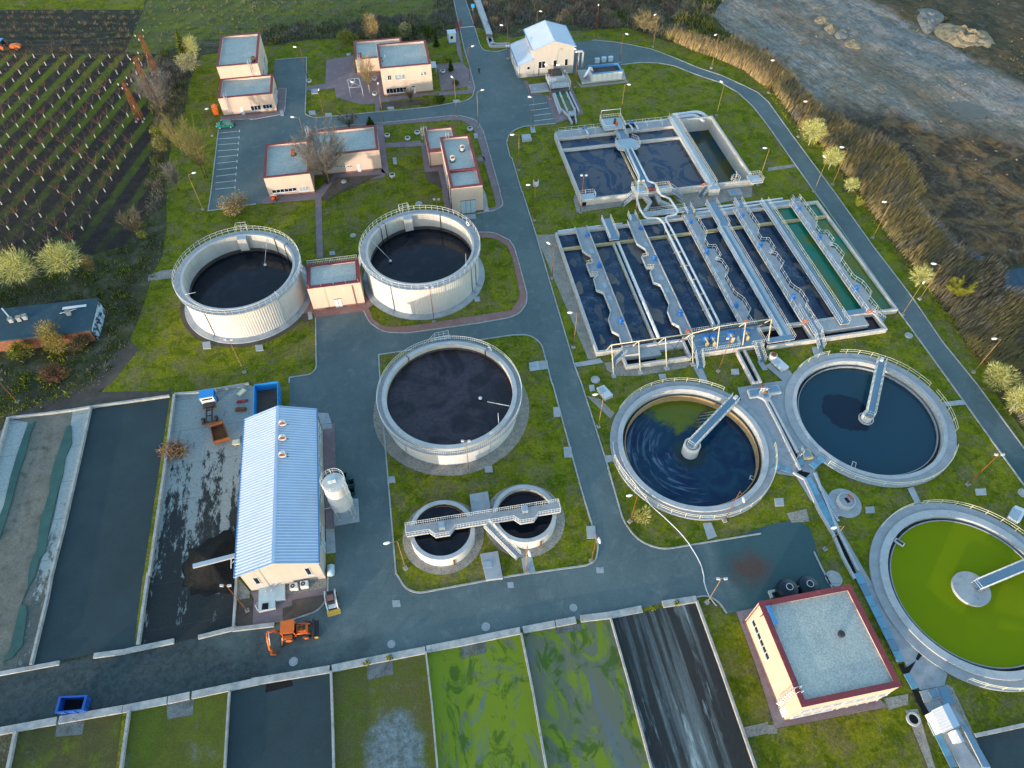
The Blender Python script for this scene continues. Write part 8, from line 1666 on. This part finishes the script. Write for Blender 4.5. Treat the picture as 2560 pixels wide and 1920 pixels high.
for (i, j), a in idx.items():
    if (i + 1, j) in idx and (i, j + 1) in idx and (i + 1, j + 1) in idx: mb.f.append((a, idx[i + 1, j], idx[i + 1, j + 1], idx[i, j + 1])); mb.m.append(k); mb.sm.append(True)
mb.sheet(DIRT, .03, M['dirt']); struct('terrain', mb)
M['pond'] = water('pond_water', (.006, .030, .055), (.012, .05, .08), .2, rough=.05, seed=8); M['mudpond'] = water('muddy_pool', (.075, .05, .022), (.055, .045, .012), .12, rough=.12, seed=4)
mb = MB(); W = lambda s, m, zz_: mb.sheet(smooth(pth(s), 4, True), zz_, M[m])
W('24 1265,60 1300,50 1330,140 1400,200 1480,270 1560,360 1640,440 1700,500 1800,540 1890,575 1880,600 1760,590 1660,540 1580,440 1480,320 1380,240 1290,180', 'pond', .12)
W('24 2040,700 2130,670 2400,640 2500,900 2180,890 2080,860 1990,840 2050,780', 'pond', .12); W('14 1565,915 1680,880 1800,915 1930,990 1920,1025 1750,1020 1640,980', 'mudpond', .12); struct('water', mb)
M['sand'] = gmat('pale_sand', (.30, .245, .15), (.20, .165, .11), .5, (.10, .085, .06), .9, (.5, .64), (6, .25), bump=.4, bd=.08)
M['greysand'] = gmat('grey_spoil', (.20, .205, .19), (.14, .145, .14), .5, (.08, .075, .065), .9, (.5, .64), (6, .25), bump=.4, bd=.08)
def mound(label, s, h, m, nn=3, grp='spoil heaps on the waste ground'):
    L = smooth(pth(s), nn, True); c = sum(L, Vector()) / len(L); zb = hgt(c.x, c.y) - .3; mb = MB(); prev = [Vector((p.x, p.y, zb)) for p in L]
    for k in range(1, 9):
        f = 1 - k / 8; cur = []
        for p in L:
            x, y = c.x + (p.x - c.x) * f, c.y + (p.y - c.y) * f; w = Vector((x, y, h)); cur.append(Vector((x + .35 * mnoise.noise(w * 1.1), y + .35 * mnoise.noise(w * 1.3 + Vector((9, 2, 1))), zb + .25 + h * (1 - f ** 1.5) * (.72 + .55 * mnoise.noise(w * .55) + .25 * mnoise.noise(w * 1.6)))))
        mb.quads(prev, cur, M[m], True, False); prev = cur
    tag(mb.build('earth_mound', None, Vector((c.x, c.y, zb))), label, 'mound', grp)
for a in (('rounded pale sand heap, uppermost of the row beside the rubble line', '14 385,205 440,165 510,185 500,225 430,240', 1.0, 'sand'), ('rounded buff sand heap, second in the row beside the rubble line', '14 470,270 520,225 600,245 590,290 520,320', 1.1, 'sand'), ('palest grey sand heap, third in the row beside the rubble line', '14 560,320 610,265 680,290 690,340 610,360', 1.2, 'greysand'), ('brownish sand heap, lowest in the row beside the rubble line', '14 650,390 720,345 800,390 790,440 700,440', 1.0, 'sand'),
          ('long ridged ochre sand bank beyond the dirt road', '14 1400,240 1520,215 1640,260 1740,270 1830,310 1900,305 1970,430 1820,450 1650,420 1500,380', 2.2, 'sand'), ('grey broken spoil bank beyond the dirt road beside the ochre bank', '14 1255,110 1400,90 1520,160 1460,240 1400,300 1330,280', 1.5, 'greysand')): mound(*a)
mb = MB()
for p in scatter(DIRT, 1300):
    d_ = .894 * p.x + .448 * p.y
    if not (165 < d_ < 174 or 150 < d_ < 154 or RND.random() < .25): continue
    q = p + Vector((0, 0, hgt(p.x, p.y))); s_ = RND.uniform(.12, .5) * RND.random() + .1; mb.bx(q, s_ * 1.4, s_, s_ * .7, M[RND.choice(('sand', 'greysand', 'greysand', 'l_red'))], M=Matrix.Rotation(RND.uniform(0, 6), 3, Vector((RND.random(), RND.random(), 1)).normalized()))
tag(mb.build('rubble'), 'scattered rubble and stones along the dirt road', 'rubble', None, 'stuff')
cover('scrub', 'dry weeds and low bushes beyond the dirt road', 'scrub', pth('14 1000,-100 1400,60 1600,150 1900,250 2212,420 2212,850 1900,620 1500,420 1100,200 750,-50'), 130, (.6, 1.6), (.4, 1.4), 30, (('l_brown', 'l_olive'), ('l_dark', 'l_olive'), ('l_orange', 'l_brown')), .06)
# --- reed belt
REED = pth('13 1480,370 1720,440 1900,340 2090,440 14 0,500 150,620 340,820 430,950 650,1075 950,1210 1200,1410 1330,1640 24 1340,20 1255,90 1380,250 1580,450 1800,610 1960,620 2000,720 2000,860 2212,900 34 2700,300 2700,900 2212,400 2060,120 24 1900,1530 1700,1300 1450,920 1250,670 1100,490 870,170 790,20 14 650,1500 500,1310 270,1110 0,750 13 2150,730 2000,610 1800,520 1500,420')
mb = MB()
pal = (('l_gold', 'l_tan', 'l_brown'), ('l_brown', 'l_grey', 'l_olive'), ('l_olive', 'l_brown', 'l_gold'), ('l_olive', 'l_grey', 'l_brown'), ('l_grey', 'l_brown', 'l_dark'))
lean = Vector((.22, -.1, 0))
for p in scatter(REED, 30000):
    f = mnoise.noise(p * .05) * .8 + mnoise.noise(p * .17) * .5
    edge = p.y > 150 and f > -.2 and p.x < 66 + (178 - p.y) * .1
    m = pal[0] if edge and RND.random() < .75 else pal[max(1, min(4, int((f + .7) / 1.4 * 4) + 1))]
    hh = RND.uniform(1.2, 2.6) * (1 + .3 * f); d_ = (up(.16) + lean).normalized(); sliver(mb, p, d_, hh, RND.uniform(.05, .1), M[RND.choice(m)])
tag(mb.build('reeds'), 'dense belt of dry brown and tan reeds along the perimeter road', 'reeds', None, 'stuff')
L = pth('13 1310,330 1500,410 1800,520 2000,610 2150,730 14 0,755 -60,660 13 2080,560 1900,470 1600,350 1400,290'); mb = MB()
for p in scatter(L, 4200): sliver(mb, p, (up(.14) + lean).normalized(), RND.uniform(1.4, 2.8), RND.uniform(.05, .09), M[RND.choice(('l_tan', 'l_tan', 'l_gold', 'l_brown'))])
tag(mb.build('reeds'), 'bright tan strip of reeds at the bend of the loop road', 'reeds', None, 'stuff')
# weeds in the grass edges
cover('weeds', 'rough weeds along the reed edge of the verge', 'weeds', pth('14 0,740 270,1100 500,1300 650,1500 24 780,0 1100,470 1450,900 1900,1500 1840,1500 1400,910 1060,480 740,20 14 610,1520 470,1330 240,1130 -40,770'), 260, (.4, 1.0), (.3, .8), 18, (('l_green', 'l_olive'), ('l_green', 'l_yel'), ('l_olive', 'l_orange')), .06)
# --- individual trees and shrubs
def mper(t, x, y): return (P(t, x + 50, y) - P(t, x - 50, y)).length / 100
def tree(kind, name, label, base, top, w, pal, stems=1, cat='tree', grp=None, n=None, th=None):
    b = P(*base); h = max(.8, height_at(b, *top)); R_ = w * mper(*base) / 2; o = thing(name, label, cat, b, grp)
    if kind == 'ball' or kind == 'willow':
        hz_ = .32 if kind == 'ball' else .2; c = b + Vector((0, 0, h * (.62 if kind == 'ball' else .58))); rz = h * .42
        mb = MB(); mb.tube([b, b + Vector((.03, 0, h * .25)), b + Vector((0, .04, h * .5))], [.14, .11, .08], M['palebark'], 6)
        for i in range(9): a = i * .698; e = c + Vector((math.cos(a) * R_ * .75, math.sin(a) * R_ * .75, rz * RND.uniform(-.4, .6))); mb.tube([b + Vector((0, 0, h * RND.uniform(.2, .45))), (b + e) / 2 + Vector((0, 0, h * .22)), e], [.06, .045, .02], M['palebark'], 4)
        mb.build('trunk', o); mb = MB(); nn = n or int(330 * max(1, R_ * R_))
        for i in range(min(nn, 4200)):
            d_ = Vector((RND.gauss(0, 1), RND.gauss(0, 1), RND.gauss(.15, 1))).normalized(); rr = RND.random() ** .45; wob = 1 + .5 * mnoise.noise(d_ * 2.6 + b); q = c + Vector((d_.x * R_, d_.y * R_, d_.z * rz)) * rr * wob
            sliver(mb, q - d_ * .3, (d_ + Vector((RND.gauss(0, .3), RND.gauss(0, .3), .3))).normalized(), RND.uniform(.35, .8), RND.uniform(.02, .045), M[RND.choice(pal)])
        mb.build('crown', o)
    elif kind == 'bare':
        mb = MB()
        offs = [Vector((RND.uniform(-.5, .5) * (stems > 1), RND.uniform(-.3, .3) * (stems > 1), 0)) for _ in range(stems)]
        for q in offs: mb.tube([b + q, b + q * 1.6 + Vector((0, 0, h * .45))], [.13, .09], M[th or 'bark'], 5)
        mb.build('trunk', o); mb = MB()
        for q in offs: bare(mb, b + q * 1.3, h, R_ * .9, 9 if stems == 1 else 6, M[pal[0]], 14, .055, 22, .28, M[pal[-1]], h * .16, .016)
        mb.build('crown', o)
    elif kind == 'conifer':
        mb = MB(); mb.tube([b, b + Vector((0, 0, h))], [.12, .03], M['bark'], 5); mb.build('trunk', o); mb = MB()
        for i in range(n or 900): f = RND.random() ** 1.4; a = RND.uniform(0, 6.28); rr = R_ * (1 - f) * RND.uniform(.5, 1.0); sliver(mb, b + Vector((math.cos(a) * rr * .4, math.sin(a) * rr * .4, h * f + .15)), Vector((math.cos(a), math.sin(a), RND.uniform(-.25, .2))).normalized(), rr * .7 + .15, .06, M[RND.choice(pal)])
        mb.build('crown', o)
    else:   # leafy bush
        mb = MB(); [mb.tube([b, b + Vector((RND.gauss(0, R_ * .3), RND.gauss(0, R_ * .3), h * .6))], [.05, .02], M['bark'], 4) for _ in range(5)]; mb.build('stem', o); mb = MB(); lobes = [(b + Vector((RND.uniform(-.5, .5) * R_, RND.uniform(-.5, .5) * R_, h * RND.uniform(.35, .65))), RND.uniform(.45, .7)) for _ in range(6)]
        for i in range(n or int(min(3500, 450 * max(1, R_ * R_)))):
            c, f = lobes[i % 6]; d_ = Vector((RND.gauss(0, 1), RND.gauss(0, 1), RND.gauss(0, 1))).normalized(); q = c + Vector((d_.x * R_, d_.y * R_, d_.z * h * .6)) * f * RND.random() ** .4
            q.z = max(.08, q.z); (leaf(mb, q, RND.uniform(.06, .15), M[RND.choice(pal)]) if kind == 'bush' else sliver(mb, q - d_ * .2, (d_ + Vector((0, 0, .5))).normalized(), RND.uniform(.3, .6), .035, M[RND.choice(pal)]))
        mb.build('foliage', o)
    return o
PY = ('l_pale', 'l_pale', 'l_yel'); RT = 'pale trees along the perimeter road'
for a in (('willow', 'willow_tree', 'pale yellow-green willow at the left frame edge below the orchard', (21, 238, 800), (21, 100, 500), 340, PY), ('willow', 'willow_tree', 'pale yellow-green willow just right of its twin below the orchard', (21, 615, 715), (21, 480, 450), 330, PY),
          ('ball', 'round_tree', 'pale round tree at the top end of the road row, tallest of the first three', (14, 350, 1255), (14, 415, 1040), 215, PY, 1, 'tree', RT), ('ball', 'round_tree', 'pale round tree, second from the top beside the leaning lamp posts', (14, 520, 1465), (14, 585, 1290), 180, PY, 1, 'tree', RT), ('ball', 'round_tree', 'small pale round tree, third from the top at the reed edge', (14, 690, 1665), (14, 730, 1545), 140, PY, 1, 'tree', RT),
          ('ball', 'round_tree', 'pale round tree beside the two crossing lamp posts at the aeration basin corner', (24, 1275, 818), (24, 1340, 650), 190, PY, 1, 'tree', RT), ('bushy', 'round_bush', 'wide pale yellow bush on the verge opposite the navy clarifier', (24, 1960, 1640), (24, 2020, 1470), 330, PY, 1, 'bush', RT), ('ball', 'round_tree', 'pale round tree at the right frame edge below the wide bush', (34, 2085, 232), (34, 2175, 20), 250, PY, 1, 'tree', RT), ('bare', 'sapling', 'tiny bare pale sapling on the verge above the green lanes', (24, 765, 140), (24, 805, 70), 70, ('l_pale', 'l_yel')),
          ('bushy', 'grass_tuft', 'spiky pale grass tuft at the lawn corner below the ochre clarifier', (33, 1110, 1210), (33, 1130, 1110), 200, ('l_pale', 'l_yel', 'l_olive'), 1, 'tuft'), ('bush', 'round_bush', 'big orange-brown bush at the lower end of the parking bays', (21, 2030, 165), (21, 2010, 25), 290, ('l_orange', 'l_gold', 'l_olive', 'l_brown'), 1, 'bush', None, 3000),
          ('bare', 'bare_tree', 'large many-stemmed bare brown tree in front of the laboratory', (52, 1250, 1090), (52, 1180, 330), 850, ('l_brown', 'l_brown', 'l_grey'), 6, 'tree'), ('bare', 'bare_tree', 'bare tan tree by the soil strip between hedge and parking', (11, 1605, 1365), (11, 1550, 1060), 230, ('l_gold', 'l_olive'), 2), ('bare', 'bare_tree', 'bare olive-brown tree at the parking kerb by the lower bays', (11, 1780, 1540), (11, 1775, 1120), 190, ('l_brown', 'l_olive'), 2), ('bare', 'bare_tree', 'slender bare tree at the lower end of the hedge', (11, 1550, 1650), (11, 1470, 1440), 110, ('l_brown', 'l_grey')),
          ('willow', 'pale_tree', 'pale green young tree left of the workshop, the farther of two', (11, 1700, 520), (11, 1610, 300), 130, PY), ('willow', 'pale_tree', 'pale grey-green young tree left of the workshop, the nearer of two', (11, 1660, 640), (11, 1590, 460), 190, ('l_pale', 'l_grey')), ('conifer', 'conifer', 'yellow-green conifer behind the pale young trees', (11, 1600, 480), (11, 1560, 250), 150, ('l_green', 'l_yel', 'l_dark'), 1, 'tree', None, 1800),
          ('bare', 'bare_tree', 'wide bare purple-brown tree in the hedge beside the pylons', (11, 1455, 1010), (11, 1420, 640), 260, ('l_brown', 'l_grey'), 3), ('bush', 'round_bush', 'bright yellow-green bush at the hedge corner near the orchard', (11, 1390, 1190), (11, 1380, 1070), 150, ('l_yel', 'l_green', 'l_olive'), 1, 'bush'), ('bush', 'round_bush', 'yellow-olive bush below the bare tan tree', (11, 1420, 1300), (11, 1430, 1180), 170, ('l_olive', 'l_yel', 'l_brown'), 1, 'bush'), ('bare', 'bare_tree', 'bare tan tree at the lower orchard corner', (21, 1215, 400), (21, 1205, 180), 170, ('l_gold', 'l_brown'), 2), ('bush', 'round_bush', 'golden green bush at the foot of the tan orchard corner tree', (21, 1245, 400), (21, 1245, 300), 110, ('l_yel', 'l_olive'), 1, 'bush'),
          ('bushy', 'round_bush', 'golden brown bush right of the willows', (21, 790, 660), (21, 780, 530), 160, ('l_orange', 'l_gold', 'l_olive'), 1, 'bush'), ('bushy', 'golden_bush', 'large golden bush growing over the derelict shed edge', (21, 540, 1370), (21, 490, 1130), 330, ('l_yel', 'l_gold', 'l_olive', 'l_orange'), 1, 'bush', None, 3500), ('bushy', 'round_bush', 'green-yellow bush at the lower wall of the derelict shed', (21, 210, 1430), (21, 220, 1250), 200, ('l_green', 'l_yel', 'l_olive'), 1, 'bush'), ('bare', 'bare_bush', 'bare tan bush in the scrub below the derelict shed', (21, 520, 1640), (21, 520, 1510), 230, ('l_gold', 'l_red'), 4, 'bush'), ('bushy', 'round_bush', 'dark brown bush right of the golden one', (21, 700, 1330), (21, 700, 1210), 220, ('l_brown', 'l_olive', 'l_red'), 1, 'bush'),
          ('bush', 'round_bush', 'yellow-green round bush behind the office, left one', (12, 775, 385), (12, 765, 245), 150, ('l_green', 'l_yel', 'l_olive'), 1, 'bush'), ('bush', 'round_bush', 'smaller olive bush touching the yellow-green one behind the office', (12, 860, 390), (12, 850, 270), 90, ('l_green', 'l_olive'), 1, 'bush'), ('bushy', 'tan_tree', 'tall tan leafless poplar-like tree behind the office', (12, 1000, 330), (12, 985, 115), 170, ('l_tan', 'l_gold', 'l_orange'), 1, 'tree', None, 2600), ('bush', 'round_bush', 'green round bush behind the office roof, right one', (12, 1330, 330), (12, 1330, 175), 180, ('l_green', 'l_olive', 'l_grey'), 1, 'bush'),
          ('conifer', 'spruce', 'small dark spruce on the lawn beside the office', (12, 1685, 610), (12, 1680, 500), 60, ('l_dark', 'l_green')), ('conifer', 'spruce', 'dark spruce behind the guard booth lawn', (12, 1560, 400), (12, 1550, 280), 70, ('l_dark', 'l_dark', 'l_green')), ('bush', 'box_shrub', 'bright green clipped ball shrub on the office lawn', (12, 1650, 535), (12, 1648, 470), 65, ('l_green', 'l_yel'), 1, 'shrub'), ('bush', 'flower_shrub', 'small yellow flowering shrub on the office lawn', (12, 1555, 545), (12, 1555, 510), 50, ('l_yel', 'l_gold'), 1, 'shrub'), ('bare', 'bare_tree', 'slender bare birch before the office low wing', (12, 985, 805), (12, 945, 540), 130, ('l_grey', 'l_gold'), 1, 'tree', None, None, 'palebark'), ('bare', 'bare_tree', 'small bare reddish tree under the office front windows', (12, 1340, 880), (12, 1330, 780), 90, ('l_red', 'l_brown')),
          ('bush', 'hedge_shrub', 'dark green clipped hedge in the office front bed', (12, 1580, 890), (12, 1580, 835), 130, ('l_dark', 'l_green'), 1, 'shrub'), ('bush', 'hedge_shrub', 'low green shrub left of the clipped hedge', (12, 1460, 900), (12, 1460, 860), 90, ('l_green', 'l_olive', 'l_orange'), 1, 'shrub'), ('conifer', 'conifer', 'small dark green conifer behind the laboratory roof', (12, 990, 1085), (12, 990, 1010), 90, ('l_dark', 'l_green'), 1, 'tree'), ('bare', 'bare_tree', 'bare grey tree in the road behind the laboratory', (12, 790, 1110), (12, 780, 990), 200, ('l_grey', 'l_brown'), 2), ('bush', 'box_shrub', 'dark green low shrub on the lawn by the entrance lamp', (12, 1730, 740), (12, 1730, 690), 80, ('l_dark', 'l_green', 'l_red'), 1, 'shrub'),
          ('bare', 'bare_tree', 'large bare grey shrub at the thicket edge above the loop road', (13, 1140, 285), (13, 1150, 150), 220, ('l_grey', 'l_gold'), 4, 'tree'), ('bushy', 'orange_bush', 'orange dry bush beside the inlet culvert', (65, 1420, 700), (65, 1420, 470), 300, ('l_orange', 'l_tan', 'l_gold'), 1, 'bush'), ('bare', 'bare_tree', 'bare yellowish shrub inside the reed belt', (24, 1600, 920), (24, 1590, 770), 220, ('l_olive', 'l_yel'), 3, 'tree')):
    tree(*a)
for s, x, y, l in (('42', 965, 760, 'weed clump on the coping before the gravelly bed, left one'), ('42', 1160, 715, 'weed clump on the coping before the gravelly bed, right one'), ('43', 1215, 290, 'weeds on the coping at the scraped bed, left clump'), ('43', 1420, 245, 'weeds on the coping at the scraped bed, right clump')):
    b = P(int(s), x, y); mb = MB(); clump(mb, b + Vector((0, 0, .3)), .45, .5, 80, ('l_green', 'l_yel'), .06); tag(mb.build('weed', None, b), l, 'weed', 'weeds on the copings')
